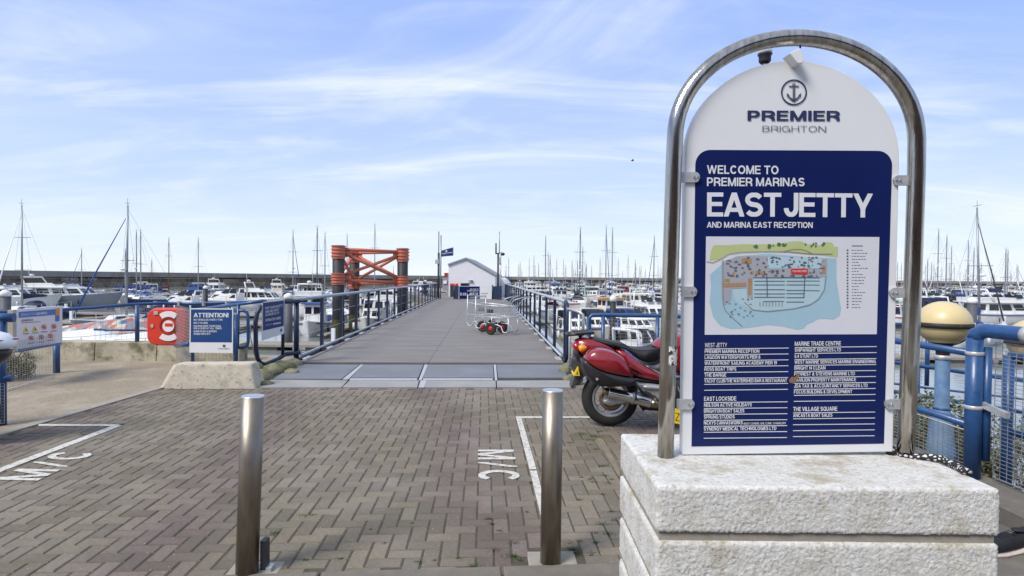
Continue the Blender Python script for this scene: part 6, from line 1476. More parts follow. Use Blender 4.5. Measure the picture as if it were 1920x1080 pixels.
# bushes: many small leaves through a clumpy volume
def bush(name, lab, c, size, n, cols, seed, leaf=0.035, group=None):
    rs = random.Random(seed); t_ = thing(name, lab, 'bush', tuple(c), group=group); c = Vector(c)
    st = MB()
    for k in range(14):
        a = rs.uniform(0, 6.28); q = c + Vector((math.cos(a) * size[0] * rs.uniform(.2, .8), math.sin(a) * size[1] * rs.uniform(.2, .8), size[2] * rs.uniform(.5, .95)))
        st.tube([c - Vector((0, 0, 0.1)), (c + q) / 2 + Vector((0, 0, 0.05)), q], [0.012, 0.008, 0.003], 5)
    st.build('stems', M['bark'], t_)
    cl = [(rs.uniform(-.8, .8), rs.uniform(-.8, .8), rs.uniform(0.15, .9)) for _ in range(26)]
    for ci, cm in enumerate(cols):
        mb = MB()
        for _ in range(n // len(cols)):
            k = rs.choice(cl); u = Vector((k[0] + rs.gauss(0, .16), k[1] + rs.gauss(0, .16), k[2] + rs.gauss(0, .13)))
            if u.x ** 2 + u.y ** 2 > 1.1 or u.z < 0 or (u.x ** 2 + u.y ** 2) * 0.7 + u.z ** 2 > 1.15: continue
            p = c + Vector((u.x * size[0], u.y * size[1], u.z * size[2])); l_ = leaf * rs.uniform(.6, 1.4)
            d = Vector((rs.gauss(0, 1), rs.gauss(0, 1), rs.gauss(0.3, .7))).normalized(); s_ = d.orthogonal().normalized(); s_.rotate(Matrix.Rotation(rs.uniform(0, 6), 3, d))
            mb.add([p, p + d * l_ * .5 + s_ * l_ * .28, p + d * l_, p + d * l_ * .5 - s_ * l_ * .28], [(0, 1, 2, 3)])
        o = mb.build('leaves', cm, t_, fixn=False, kind='stuff')
    return t_
LG = mat('leaf_grey_green', (0.10, 0.13, 0.06), 0.6, 0, 0.25, 20); LG2 = mat('leaf_dark', (0.05, 0.065, 0.028), 0.6, 0, 0.25, 20); LG3 = mat('leaf_brown', (0.16, 0.10, 0.045), 0.7, 0, 0.3, 20); LG4 = mat('leaf_yellow_green', (0.20, 0.22, 0.045), 0.6, 0, 0.25, 20); LG5 = mat('leaf_pale', (0.15, 0.165, 0.10), 0.6, 0, 0.25, 20)
bush('coastal_bush', 'grey green coastal shrub right of the blue globe column', (4.35, 6.2, -0.42), (0.85, 0.6, 0.72), 7500, (LG, LG2, LG5), 1, group='shrubs on the bank behind the blue fence')
bush('coastal_bush', 'brown stemmed shrub at the foot of the blue globe column', (3.95, 5.5, -0.32), (0.6, 0.6, 0.45), 5000, (LG3, LG2, LG), 2, group='shrubs on the bank behind the blue fence')
bush('coastal_bush', 'larger pale leaved shrub behind the near mesh panel', (5.0, 5.2, -0.6), (0.9, 0.8, 0.95), 9000, (LG, LG5, LG2), 3, group='shrubs on the bank behind the blue fence')
bush('coastal_bush', 'low dry shrub under the railing at the right frame edge', (4.3, 4.2, -0.45), (0.6, 0.7, 0.5), 4500, (LG3, LG, LG2), 4, group='shrubs on the bank behind the blue fence')
bush('green_bush', 'yellow green bush behind the wire mesh below the rules board', (A(14, 700, 8.1).x, 8.1, 0.0), (0.30, 0.30, 0.42), 5200, (LG4, LG2, LG3), 5)
# moss tufts in the paving
rs = random.Random(11)
mb = MB()
for k in range(240):
    x, y = rs.uniform(40, 1150), rs.uniform(735, 1070)
    q = G(x, y); s = rs.uniform(.0018, .0042); a = rs.uniform(0, 6)
    mb.box((q.x, q.y, 0.0015), (s * 1.4, s, s * .7), rot=a)
mb.build('grit', mat('pale_grit', (0.42, 0.39, 0.33), 0.9, 0, 0.3, 40), kind='stuff', fixn=False)
spots = [(958, 1043, .03), (965, 1018, .018), (1090, 815, .05), (1115, 818, .04), (1105, 825, .03), (575, 967, .03), (925, 1032, .02), (1000, 905, .02), (1140, 1000, .025), (515, 1000, .02), (70, 800, .05), (1140, 905, .02), (1150, 960, .02), (890, 1060, .02)] + [(rs.uniform(1060, 1160), rs.uniform(800, 1040), rs.uniform(.008, .022)) for _ in range(26)] + [(rs.uniform(560, 1010), rs.uniform(960, 1060), rs.uniform(.006, .014)) for _ in range(14)] + [(rs.uniform(0, 260), rs.uniform(790, 900), rs.uniform(.01, .03)) for _ in range(10)]
mb = MB()
for (x, y, s) in spots:
    q = G(x, y)
    for k in range(int(140 * s / .03)):
        p = q + Vector((rs.gauss(0, s), rs.gauss(0, s * .7), -0.004)); h = rs.uniform(.004, .014); a = rs.uniform(0, 6.3); d = Vector((math.cos(a), math.sin(a), 0)) * 0.0022
        mb.add([p - d, p + d, p + Vector((d.y * 1.5, d.x * 1.5, h))], [(0, 1, 2)])
mb.build('moss_tufts', mat('moss_green', (0.055, 0.10, 0.012), 0.9, 0, 0.3, 60), kind='stuff', fixn=False)
# ------------------------------------------------------------------ breakwater
bw_pts = [(-260, 500, 158), (0, 507, 173), (300, 511.3, 225), (640, 515.5, 300), (960, 520, 365), (1300, 523.5, 410), (1620, 527, 435), (1920, 530.2, 445), (2250, 534, 450)]
B = []
for x, y, Y in bw_pts:
    q = A(x, y, Y); B.append(Vector((q.x, q.y, 0)))
ZT = 2.35
bwk = thing('breakwater', 'long grey concrete breakwater wall closing the far side of the marina', 'breakwater', (B[4].x, B[4].y, WZ))
def strip3(name, off0, off1, z0, z1, m, i):
    a, b = B[i], B[i + 1]; d = (b - a).normalized(); n_ = Vector((-d.y, d.x, 0)); n_ = n_ if n_.y > 0 else -n_
    mb = MB(); mb.prism([a + n_ * off0 + Vector((0, 0, z0)), b + n_ * off0 + Vector((0, 0, z0)), b + n_ * off0 + Vector((0, 0, z1)), a + n_ * off0 + Vector((0, 0, z1))], n_ * (off1 - off0)); return mb.build(name, M[m], bwk)
for i in range(len(B) - 1):
    strip3('parapet', 0, 3.0, ZT - 1.9, ZT, 'wallp', i)
    strip3('shadow_recess', 0.9, 3.0, ZT - 2.5, ZT - 1.9, 'wallm', i)  # set back, with the parapet's shadow line put into its colour
    a, b = B[i], B[i + 1]; L_ = (b - a).length; d = (b - a).normalized(); n_ = Vector((-d.y, d.x, 0)); n_ = n_ if n_.y > 0 else -n_
    k = max(1, int(L_ / 12))
    for j in range(k):
        p0, p1 = a + d * (L_ * j / k + 0.06), a + d * (L_ * (j + 1) / k - 0.06); o = random.uniform(0, 0.25)
        mb = MB(); mb.prism([p0 + n_ * (0.4 + o) + Vector((0, 0, WZ - 1)), p1 + n_ * (0.4 + o) + Vector((0, 0, WZ - 1)), p1 + n_ * (0.4 + o) + Vector((0, 0, ZT - 2.5)), p0 + n_ * (0.4 + o) + Vector((0, 0, ZT - 2.5))], n_ * 2); mb.build('wall_block', M['wallb'], bwk, fixn=True)
    strip3('walkway', -3.0, 0.35, WZ - 1, WZ + 1.7, 'wallb', i)
    # pale handrail pieces along the walkway
    if i < 4:
        for j in range(0, k, 3):
            p0, p1 = a + d * (L_ * j / k), a + d * (L_ * (j + 1.6) / k); mb = MB(); mb.tube([p0 - n_ * 0.5 + Vector((0, 0, 0.0)), p1 - n_ * 0.5 + Vector((0, 0, 0.0))], 0.13, 6); mb.build('pale_beam', M['wallp'], bwk)
def bt(s, x0, x1, y):
    mb = MB(); d0 = B[2] - B[1]; nn = Vector((-d0.y, d0.x, 0)).normalized()
    a, b = onplane(x0, y, B[1] + (nn if nn.y < 0 else -nn) * -0.2, nn), onplane(x1, y, B[1] + (nn if nn.y < 0 else -nn) * -0.2, nn)
    k_ = 0.985; a = CP + (a - CP) * k_; b = CP + (b - CP) * k_
    letter(mb, s, a, b, 0.85, Vector((0, 0, 1)), 0.01, 1); mb.build('lettering', mat('faded_white_lettering', (0.34, 0.33, 0.31), 0.9, 0, 0.3, 1), bwk, fixn=False)
bt('DEAD SLOW', 116, 182, 525.5)

# ------------------------------------------------------------------ boats
def patch_mat():
    m = mat('patchwork_cover', (0.3, 0.3, 0.3), 0.8, 0, 0.1, 3); t = m.node_tree; b = t.nodes['Principled BSDF']; tcn = t.nodes.new('ShaderNodeTexCoord')
    mp = t.nodes.new('ShaderNodeMapping'); mp.inputs['Scale'].default_value = (2.2, 3.2, 1.2); t.links.new(tcn.outputs['Object'], mp.inputs[0])
    v = t.nodes.new('ShaderNodeTexVoronoi'); v.inputs['Scale'].default_value = 1.0; t.links.new(mp.outputs[0], v.inputs['Vector'])
    r_ = t.nodes.new('ShaderNodeValToRGB'); r_.color_ramp.interpolation = 'CONSTANT'; t.links.new(v.outputs['Color'], r_.inputs[0]); e = r_.color_ramp.elements
    e[0].color = (0.35, 0.10, 0.07, 1); e[1].position = 0.85; e[1].color = (0.05, 0.12, 0.28, 1)
    for p, c in ((0.3, (0.34, 0.33, 0.33, 1)), (0.45, (0.20, 0.21, 0.25, 1)), (0.58, (0.5, 0.46, 0.38, 1)), (0.7, (0.42, 0.14, 0.09, 1))): q = e.new(p); q.color = c
    t.links.new(r_.outputs[0], b.inputs['Base Color']); return m
M['patch'] = patch_mat()
NAVYS = ['cblue', 'cnavy', 'cblack', 'cbeige', 'cgreen', 'cred', 'cnavy', 'cblue']
CW = {'cblue': 'blue', 'cnavy': 'navy', 'cblack': 'black', 'cbeige': 'beige', 'cgreen': 'green', 'cred': 'maroon', 'corange': 'orange'}
HW = {'hullw': 'white', 'hullc': 'cream', 'hulln': 'navy', 'hullg': 'grey', 'hullr': 'red'}
def hull_rings(L_, Bm, F, draft=0.35, transom=0.75, n=11, flare=0.12, sheer=0.28):
    rings = []
    for i in range(n):
        t = i / (n - 1)                        # 0 stern, 1 bow
        b = Bm / 2 * (transom + (1 - transom) * math.sin(min(1, t / 0.45) * math.pi / 2)) * (1 if t < 0.45 else math.cos(((t - 0.45) / 0.55) ** 1.35 * math.pi / 2) * 0.985 + 0.015)
        zs = F * (1 + sheer * ((t - 0.35) / 0.65) ** 2); y = -L_ / 2 + L_ * t; rk = 0.10 * L_ * max(0, t - 0.6) / 0.4
        pts = []
        for (bb, zz_, sh) in ((1, zs, 0), (1 - flare * 0.6 - 0.10 * t, zs * 0.45, rk * 0.45), (0.88 - 0.25 * t, 0.02, rk * 0.8), (0.55 - 0.2 * t, -draft * 0.8, rk), (0.0, -draft, rk)):
            pts.append((b * bb, y - sh, zz_))
        ring = pts + [(-x, y_, z_) for x, y_, z_ in pts[:-1][::-1]]
        rings.append(ring)
    return rings
def put_hull(K, L_, Bm, F, hm, stripe, **k):
    rg = hull_rings(L_, Bm, F, **k)
    K('hull', hm, lambda mb: mb.loft(rg, closed=False, caps=True))
    dk = [(r_[0], r_[-1]) for r_ in rg]
    K('deck', 'deckw', lambda mb: mb.loft([[(a[0] * .97, a[1], a[2] - 0.03), (0, a[1], a[2] + 0.05), (b[0] * .97, b[1], b[2] - 0.03)] for a, b in dk], closed=False, caps=False))
    if stripe:
        def st(mb):
            for s in (0, -1):
                q = [[(r_[s][0] * 1.012 + (0.004 if s == 0 else -0.004), r_[s][1], r_[s][2] - 0.10), (r_[s][0] * 1.01 + (0.004 if s == 0 else -0.004), r_[s][1], r_[s][2] - 0.20)] for r_ in rg[:-1]]
                mb.loft(q, closed=False, caps=False)
        K('stripe', stripe, st)
    return rg
def cabin(mb, y0, y1, w0, w1, z0, h, rake=0.25, rb=0.1, tuck=0.10):
    b = [(-w0 / 2, y0, z0), (w0 / 2, y0, z0), (w1 / 2, y1, z0), (-w1 / 2, y1, z0)]
    t = [(-w0 / 2 + tuck, y0 + rb, z0 + h), (w0 / 2 - tuck, y0 + rb, z0 + h), (w1 / 2 - tuck, y1 - rake, z0 + h), (-w1 / 2 + tuck, y1 - rake, z0 + h)]
    mb.add(b + t, [(0, 1, 5, 4), (1, 2, 6, 5), (2, 3, 7, 6), (3, 0, 4, 7), (4, 5, 6, 7)])
def cabin_windows(mb, y0, y1, w0, w1, z0, h, rake=0.25, rb=0.1, tuck=0.10, n=3, za=0.35, zb=0.8, front=True, back=False):
    def side(s, ya, yb, k):
        t = (ya - y0) / (y1 - y0)
    B_ = [Vector((-w0 / 2, y0, z0)), Vector((w0 / 2, y0, z0)), Vector((w1 / 2, y1, z0)), Vector((-w1 / 2, y1, z0))]
    T_ = [Vector((-w0 / 2 + tuck, y0 + rb, z0 + h)), Vector((w0 / 2 - tuck, y0 + rb, z0 + h)), Vector((w1 / 2 - tuck, y1 - rake, z0 + h)), Vector((-w1 / 2 + tuck, y1 - rake, z0 + h))]
    cen = sum(B_ + T_, Vector()) / 8
    faces = [(1, 2), (3, 0)] + ([(2, 3)] if front else []) + ([(0, 1)] if back else [])
    for (i, j) in faces:
        m_ = n if (i, j) in ((1, 2), (3, 0)) else 2
        nn = (B_[j] - B_[i]).cross(T_[i] - B_[i]).normalized(); nn = nn if (((B_[i] + T_[j]) / 2) - cen).dot(nn) > 0 else -nn
        for k in range(m_):
            u0, u1 = (k + 0.14) / m_, (k + 0.88) / m_
            q = [(B_[i] * (1 - u) + B_[j] * u) * (1 - v) + (T_[i] * (1 - u) + T_[j] * u) * v + nn * 0.012 for u, v in ((u0, za), (u1, za), (u1, zb), (u0, zb))]
            mb.add(q, [(0, 1, 2, 3)])
CUR = {}
def boat(name, label, cat, X, Y, heading, kind, L_, hull, canvas, mast=0.0, detail=True, group=None, rake=0.0, furl=None, mm='alum', rseed=0, stripe='hulln', mfx=0.0):
    """heading: direction the bow points, degrees clockwise from +Y"""
    root = None; parts = {}
    order = []
    def K(pname, m, fn):
        mb = MB(); fn(mb); order.append((pname, m, mb))
    rs = random.Random(rseed)
    Bm = L_ * (0.33 if kind == 'sail' else 0.36); F = 0.095 * L_ + (0.15 if kind == 'sail' else 0.25)
    if kind == 'sail':
        put_hull(K, L_, Bm, F, hull, stripe)
        ca = (-L_ * 0.08, L_ * 0.24, Bm * 0.62, Bm * 0.34, F * 1.02, 0.42)
        K('cabin', 'deckw', lambda mb: cabin(mb, *ca, rake=0.5)); K('window', 'glass', lambda mb: cabin_windows(mb, *ca, rake=0.5, n=3, front=False))
        K('coaming', 'deckw', lambda mb: [mb.box((s * Bm * 0.30, -L_ * 0.24, F + 0.14), (0.14, L_ * 0.3, 0.26)) for s in (-1, 1)])
        if canvas: K('sprayhood', canvas, lambda mb: mb.loft([[(Bm * 0.30 * math.cos(a), y, F * 1.02 + 0.30 + h * math.sin(a)) for a in [math.pi * i / 6 for i in range(7)]] for y, h in ((-L_ * 0.14, 0.62), (-L_ * 0.07, 0.60), (-L_ * 0.02, 0.15))], closed=False, caps=False))
        my = L_ * 0.08; zb = F + 0.40
        if mast > 0:
            lx = mfx
            K('mast', mm, lambda mb: mb.tube([(0, my, zb), (lx * 0.5, my, zb + mast * 0.5), (lx, my, zb + mast)], [0.095, 0.085, 0.06], 8))
            K('boom', mm, lambda mb: mb.tube([(0, my - 0.1, zb + 0.9), (0, my - L_ * 0.36, zb + 0.85)], 0.06, 6))
            if canvas: K('sail_cover', canvas, lambda mb: mb.loft([[(w_ * math.cos(a), y, zb + 1.02 + h * math.sin(a)) for a in [2 * math.pi * i / 8 for i in range(8)]] for y, w_, h in ((my - 0.05, 0.10, 0.32), (my - L_ * 0.12, 0.16, 0.22), (my - L_ * 0.30, 0.12, 0.14), (my - L_ * 0.36, 0.05, 0.07))]))
            def sp_(mb, FF):
                for f in (FF,): mb.bar((-Bm * 0.26, my - 0.1, zb + mast * f), (Bm * 0.26, my - 0.1, zb + mast * f), 0.05)
            for FF in ((0.36, 0.68) if mast > 10 else (0.5,)): K('spreader', mm, lambda mb: sp_(mb, FF))
            tz = zb + mast * 0.97
            def sty(mb):
                w_ = 0.010
                for q in ((Bm * 0.45, my - 0.2, F), (-Bm * 0.45, my - 0.2, F), (0, -L_ / 2 + 0.1, F)): mb.bar(q, (lx, my, tz), w_)
            K('stay', 'mastd', sty)
            if furl: K('furled_genoa', furl, lambda mb: mb.tube([(0, L_ / 2 - 0.25, F * 1.3 + 0.2), (lx * 0.4, L_ / 2 * 0.55 + my * 0.45, F + mast * 0.45), (lx, my + 0.15, tz - 0.8)], [0.07, 0.055, 0.025], 8))
            else: K('forestay', 'mastd', lambda mb: mb.bar((0, L_ / 2 - 0.1, F * 1.25), (lx, my, tz), 0.011))
            K('masthead_gear', 'mastd', lambda mb: (mb.bar((lx - 0.25, my, zb + mast + 0.12), (lx + 0.3, my, zb + mast + 0.2), 0.03), mb.bar((lx, my, zb + mast), (lx, my, zb + mast + 0.55), 0.02)))
            if rs.random() < 0.4: K('radar_dome', 'white', lambda mb: mb.sphere((0, my + 0.25, zb + mast * 0.42), 0.24, 5, (1, 1, 0.5)))
        def rl(mb):
            for s in (-1, 1):
                pts = [(s * Bm * 0.46 * f, -L_ / 2 + L_ * t, F * (1 + .28 * ((t - .35) / .65) ** 2)) for t, f in ((0.0, .78), (0.25, .95), (0.5, .98), (0.75, .72), (0.97, .12))]
                for p in pts: mb.bar(p, (p[0], p[1], p[2] + 0.62), 0.03)
                for a, b in zip(pts[:-1], pts[1:]): mb.bar((a[0], a[1], a[2] + 0.6), (b[0], b[1], b[2] + 0.6), 0.025)
        K('guard_rail', 'galv', rl)
    else:
        put_hull(K, L_, Bm, F, hull, stripe, transom=0.88, flare=0.05, sheer=0.35)
        h1 = 0.10 * L_ + 0.25
        if kind == 'cruiser':
            c1_ = (-L_ * 0.18, L_ * 0.26, Bm * 0.80, Bm * 0.50, F * 1.0, h1 * 0.85)
            K('cabin', 'deckw', lambda mb: cabin(mb, *c1_, rake=0.9)); K('window', 'glass', lambda mb: cabin_windows(mb, *c1_, rake=0.9, n=3))
            K('windscreen', 'glass', lambda mb: cabin_windows(mb, -L_ * .2, L_ * .06, Bm * .78, Bm * .6, F + h1 * .85, 0.55, rake=0.5, n=2, za=0, zb=1))
            if canvas: K('canopy', canvas, lambda mb: cabin(mb, -L_ * 0.44, -L_ * 0.05, Bm * 0.78, Bm * 0.76, F * 1.0, h1 * 0.85 + 0.5, rake=0.6, rb=0.3, tuck=0.22)); K('canopy_window', 'glass', lambda mb: cabin_windows(mb, -L_ * 0.44, -L_ * 0.05, Bm * 0.78, Bm * 0.76, F * 1.0, h1 * 0.85 + 0.5, rake=0.6, rb=0.3, tuck=0.22, n=2, za=0.55, zb=0.85, back=True, front=False))
            K('radar_arch', 'deckw', lambda mb: mb.tube([(Bm * .42, -L_ * .2, F), (Bm * .38, -L_ * .23, F + h1 + 0.45), (-Bm * .38, -L_ * .23, F + h1 + 0.45), (-Bm * .42, -L_ * .2, F)], 0.09, 6))
        elif kind == 'fly':
            c1_ = (-L_ * 0.26, L_ * 0.24, Bm * 0.82, Bm * 0.55, F * 1.0, 1.15); z2 = F + 1.15
            K('cabin', 'deckw', lambda mb: cabin(mb, *c1_, rake=1.0)); K('window', 'glass', lambda mb: cabin_windows(mb, *c1_, rake=1.0, n=4, back=True, za=0.3, zb=0.85))
            K('flybridge', 'deckw', lambda mb: (cabin(mb, -L_ * .30, L_ * .08, Bm * .80, Bm * .6, z2, 0.5, rake=.4, rb=-0.1, tuck=-0.02), mb.box((0, -L_ * .12, z2 + 0.02), (Bm * .84, L_ * .42, 0.08))))
            K('windscreen', 'glass', lambda mb: cabin_windows(mb, -L_ * .02, L_ * .08, Bm * .7, Bm * .6, z2 + 0.45, 0.4, rake=.25, n=1, za=0, zb=1))
            K('radar_arch', 'deckw', lambda mb: (mb.tube([(Bm * .40, -L_ * .2, z2), (Bm * .34, -L_ * .25, z2 + 1.35), (-Bm * .34, -L_ * .25, z2 + 1.35), (-Bm * .40, -L_ * .2, z2)], 0.10, 6), mb.sphere((0, -L_ * .25, z2 + 1.6), 0.28, 5, (1, 1, .6)), mb.bar((0.4, -L_ * .25, z2 + 1.3), (0.4, -L_ * .27, z2 + 3.0), 0.03)))
            if canvas: K('canopy', canvas, lambda mb: cabin(mb, -L_ * .30, -L_ * .02, Bm * .76, Bm * .72, z2 + 0.5, 0.75, rake=.3, rb=.2, tuck=.15))
        elif kind == 'low':
            K('cover', canvas or 'white', lambda mb: mb.loft([[(Bm * w_ * math.cos(a), L_ * y, F * (1 + .3 * max(0, y)) - 0.02 + h * L_ / 5 * math.sin(a)) for a in [math.pi * i / 8 for i in range(9)]] for y, w_, h in ((-.47, .40, .05), (-.40, .46, .28), (-.1, .49, .50), (.12, .45, .62), (.28, .33, .30), (.40, .18, .08))], closed=False, caps=False))
            K('outboard_motor', 'cblack', lambda mb: mb.box((0, -L_ * .52, F * .9), (0.28, 0.4, 0.6)))
        else:   # open boat with wheelhouse
            c1_ = (-L_ * 0.05, L_ * 0.22, Bm * 0.60, Bm * 0.5, F, 1.5)
            K('wheelhouse', 'deckw', lambda mb: cabin(mb, *c1_, rake=0.15, rb=0.05, tuck=.06)); K('window', 'glass', lambda mb: cabin_windows(mb, *c1_, rake=0.15, rb=0.05, tuck=.06, n=2, za=.5, zb=.85, back=True))
            K('wheelhouse_roof', canvas or 'deckw', lambda mb: mb.box((0, L_ * .07, F + 1.54), (Bm * .66, L_ * .33, 0.08)))
            K('aerial', 'galv', lambda mb: mb.bar((0.3, 0, F + 1.5), (0.3, 0, F + 3.3), 0.03))
            if canvas: K('cover', canvas, lambda mb: cabin(mb, -L_ * .46, -L_ * .08, Bm * .78, Bm * .76, F * .9, 0.5, rake=.0, rb=.3, tuck=.3))
        def rl(mb):
            for s in (-1, 1):
                pts = [(s * Bm * 0.47 * f, -L_ / 2 + L_ * t, F * (1 + .35 * ((t - .35) / .65) ** 2)) for t, f in ((0.45, .98), (0.65, .84), (0.85, .47), (0.98, .08))]
                for p in pts: mb.bar(p, (p[0], p[1], p[2] + 0.55), 0.03)
                for a, b in zip(pts[:-1], pts[1:]): mb.bar((a[0], a[1], a[2] + 0.55), (b[0], b[1], b[2] + 0.55), 0.03)
        K('guard_rail', 'galv', rl)
    fm_ = 'cnavy' if rs.random() < .5 else 'white'
    if detail:
        for s in (-1, 1):
            for t in (-0.18, 0.05, 0.22): K('fender', fm_, lambda mb: mb.lathe([(0.001, -0.3), (0.1, -0.24), (0.11, 0), (0.1, 0.24), (0.001, 0.3)], (s * (Bm / 2 + 0.06) * (1 if t < .1 else .86), L_ * t, F * .55), 6))
    if detail:
        root = thing(name, label, cat, (X, Y, WZ), -R(heading), group)
        for pname, m, mb in order: mb.build(pname, M[m], root, world=False)
    else:
        big = MB()
        for pname, m, mb in order:
            if pname in ('fender',): continue
            big.use(M[m]); big.add(mb.v, mb.f, False)
        root = big.build(name, None, None); root.location = (X, Y, WZ); root.rotation_euler = (0, 0, -R(heading)); tag(root, label, cat, group)
    return root
def px_of(X, Y): return 960 + X / Y * FPX
def where(px):
    for lim, s in ((60, 'at far left'), (180, 'left of the rules board'), (280, 'left of the lifebuoy housing'), (360, 'beyond the lifebuoy housing'), (440, 'beyond the ATTENTION sign'), (545, 'beyond the safety sign'), (625, 'left of the dolphin'), (700, 'between the dolphin piles'), (780, 'by the right dolphin pile'), (850, 'left of the flag pole'), (930, 'behind the white shed'),
                   (1000, 'right of the white shed'), (1070, 'past the right jetty railing'), (1150, 'beyond the motorcycle tail'), (1245, 'past the motorcycle seat'), (1300, 'behind the left steel tube'), (1500, 'behind the sign panel, left half'), (1700, 'behind the sign panel, right half'), (1770, 'behind the yellow globe'), (1850, 'right of the yellow globe'), (9999, 'at far right')):
        if px < lim: return s
USED = {}
def lab(kind, hull, canvas, px, Y, mast):
    k = {'sail': 'yacht', 'cruiser': 'motor cruiser', 'fly': 'flybridge boat', 'open': 'wheelhouse boat'}[kind]
    dist = 'near' if Y < 55 else '' if Y < 110 else 'distant' if Y < 190 else 'very distant'
    c = (' with %s cover' % CW[canvas]) if canvas else ''
    return ('%s %s %s%s %s' % (dist, HW[hull], k, c, where(px))).strip()
def finish_labels():
    by = {}
    for o, px in BOATS: by.setdefault(o['label'], []).append((px, o))
    OD = ['leftmost', 'second from left', 'third from left', 'fourth from left', 'fifth from left', 'sixth from left', 'seventh from left', 'eighth from left', 'ninth from left', 'tenth from left']
    for l_, v in by.items():
        if len(v) > 1:
            v.sort(key=lambda q: q[0])
            for i, (_, o) in enumerate(v): o['label'] = (OD[i] if i < 10 else 'rightmost') + ', ' + l_
BOATS = []
ALLB = []
def addboat(kind, px, Y, heading, L_, hull, canvas, mast=0.0, furl=None, mm='alum', seed=0, mfx=0.0, label=None, X=None):
    X = A(px, 540, Y).x if X is None else X
    l_ = label or lab(kind, hull, canvas, px_of(X, Y), Y, mast)
    nm = {'sail': 'sailing_yacht', 'cruiser': 'motor_cruiser', 'fly': 'flybridge_motorboat', 'open': 'wheelhouse_boat', 'low': 'covered_boat'}[kind]
    o = boat(nm, l_, 'boat', X, Y, heading, kind, L_, hull, canvas, mast, detail=Y < 75 or label is not None, group='boats berthed in the marina', furl=furl, mm=mm, rseed=seed, stripe=random.choice(['hulln', 'hulln', 'cblue', 'hullr', 'cbeige', None]), mfx=mfx)
    ALLB.append((X, Y)); BOATS.append((o, px_of(X, Y))); return o
jax = math.degrees(-JA)
# yachts whose masts show against the sky: (px of mast, top y, lean)
MAST = [(52, 385, 58, 'alum', 'cnavy'), (158, 468, 120, 'alum', 'cnavy'), (230, 470, 105, 'alum', 'cblue'), (241, 471, 98, 'alum', 'cblue'), (262, 434, 90, 'alum', 'cblue'), (270, 434, 84, 'alum', None),
        (313, 447, 110, 'mastb', 'cred'), (288, 487, 130, 'mastb', None), (376, 448, 100, 'alum', 'cnavy'), (546, 433, 95, 'alum', 'cnavy'), (598, 427, 82, 'mastd', 'cblue'), (606.5, 438, 88, 'alum', 'cbeige'), (653, 441, 110, 'alum', 'cblue'), (701, 421, 96, 'alum', 'cnavy'), (737, 500, 180, 'alum', None),
        (954, 484, 200, 'mastd', 'cnavy'), (972, 496, 240, 'mastd', None), (978, 506, 260, 'alum', 'cblue'), (992.6, 485, 215, 'alum', 'cnavy'), (1001.5, 480, 190, 'mastd', 'cblue'), (1023, 444, 118, 'mastd', 'cnavy'), (1028.5, 473, 180, 'alum', None), (1036, 505, 250, 'alum', 'cblue'), (1043.7, 486, 205, 'alum', 'cnavy'), (1056.5, 487, 200, 'alum', 'cbeige'), (1079, 507, 260, 'alum', None),
        (1087, 430, 84, 'mastd', 'cblack'), (1092, 465, 130, 'alum', 'cgreen'), (1098, 497, 230, 'alum', None), (1126, 484, 160, 'alum', 'cnavy'), (1135.5, 427, 92, 'alum', 'cblue'), (1147, 431, 86, 'alum', 'cnavy'), (1158.7, 486, 190, 'alum', None), (1168, 508, 270, 'alum', 'cblue'), (1177, 480, 170, 'alum', 'cnavy'), (1192, 487, 200, 'alum', 'cblue'), (1200, 500, 240, 'alum', None), (1211, 505, 250, 'alum', None), (1229, 444, 105, 'mastd', 'cblue'), (1235, 500, 220, 'alum', None),
        (1753, 433, 92, 'alum', 'cnavy'), (1779.5, 464, 120, 'alum', None), (1783, 443, 88, 'alum', 'cblack'), (1810.5, 453, 105, 'alum', 'cblue'), (1803, 510, 220, 'alum', None), (1833, 467, 96, 'alum', 'cnavy'), (1879, 469, 88, 'alum', 'cblue'), (1884.5, 471, 100, 'alum', None), (1820, 513, 210, 'alum', None), (1862, 516, 240, 'alum', None), (1905, 500, 160, 'alum', 'cnavy'), (1893, 515, 220, 'alum', None),
        (1320, 470, 140, 'alum', 'cnavy'), (1420, 440, 100, 'alum', 'cblue'), (1540, 460, 120, 'alum', None), (1640, 450, 110, 'alum', 'cnavy'), (1716, 520, 200, 'alum', None)]
rbm = random.Random(21)
for (px, yt, Y, mm, cv) in MAST:
    top = A(px, yt, Y); L_ = 8.5 + (0.9 if yt < 445 else 0) + rbm.uniform(-0.8, 1.2)
    F = 0.095 * L_ + 0.15; mast = top.z - WZ - F - 0.45
    if mast < 6: mast = 6
    hd = rbm.choice([jax, jax + 180]) + rbm.uniform(-3, 3)
    furl = rbm.choice([None, None, 'white', None, 'cblue']) if px != 52 else 'white'
    # X such that mast foot is under its top
    q = Vector((top.x, Y, 0)); off = Vector((math.sin(R(hd)), math.cos(R(hd)), 0)) * (L_ * 0.08); 
    addboat('sail', px, Y, hd, L_, rbm.choice(['hullw', 'hullw', 'hullw', 'hulln', 'hullc']), cv, mast, furl, mm, seed=int(px), X=q.x - off.x)
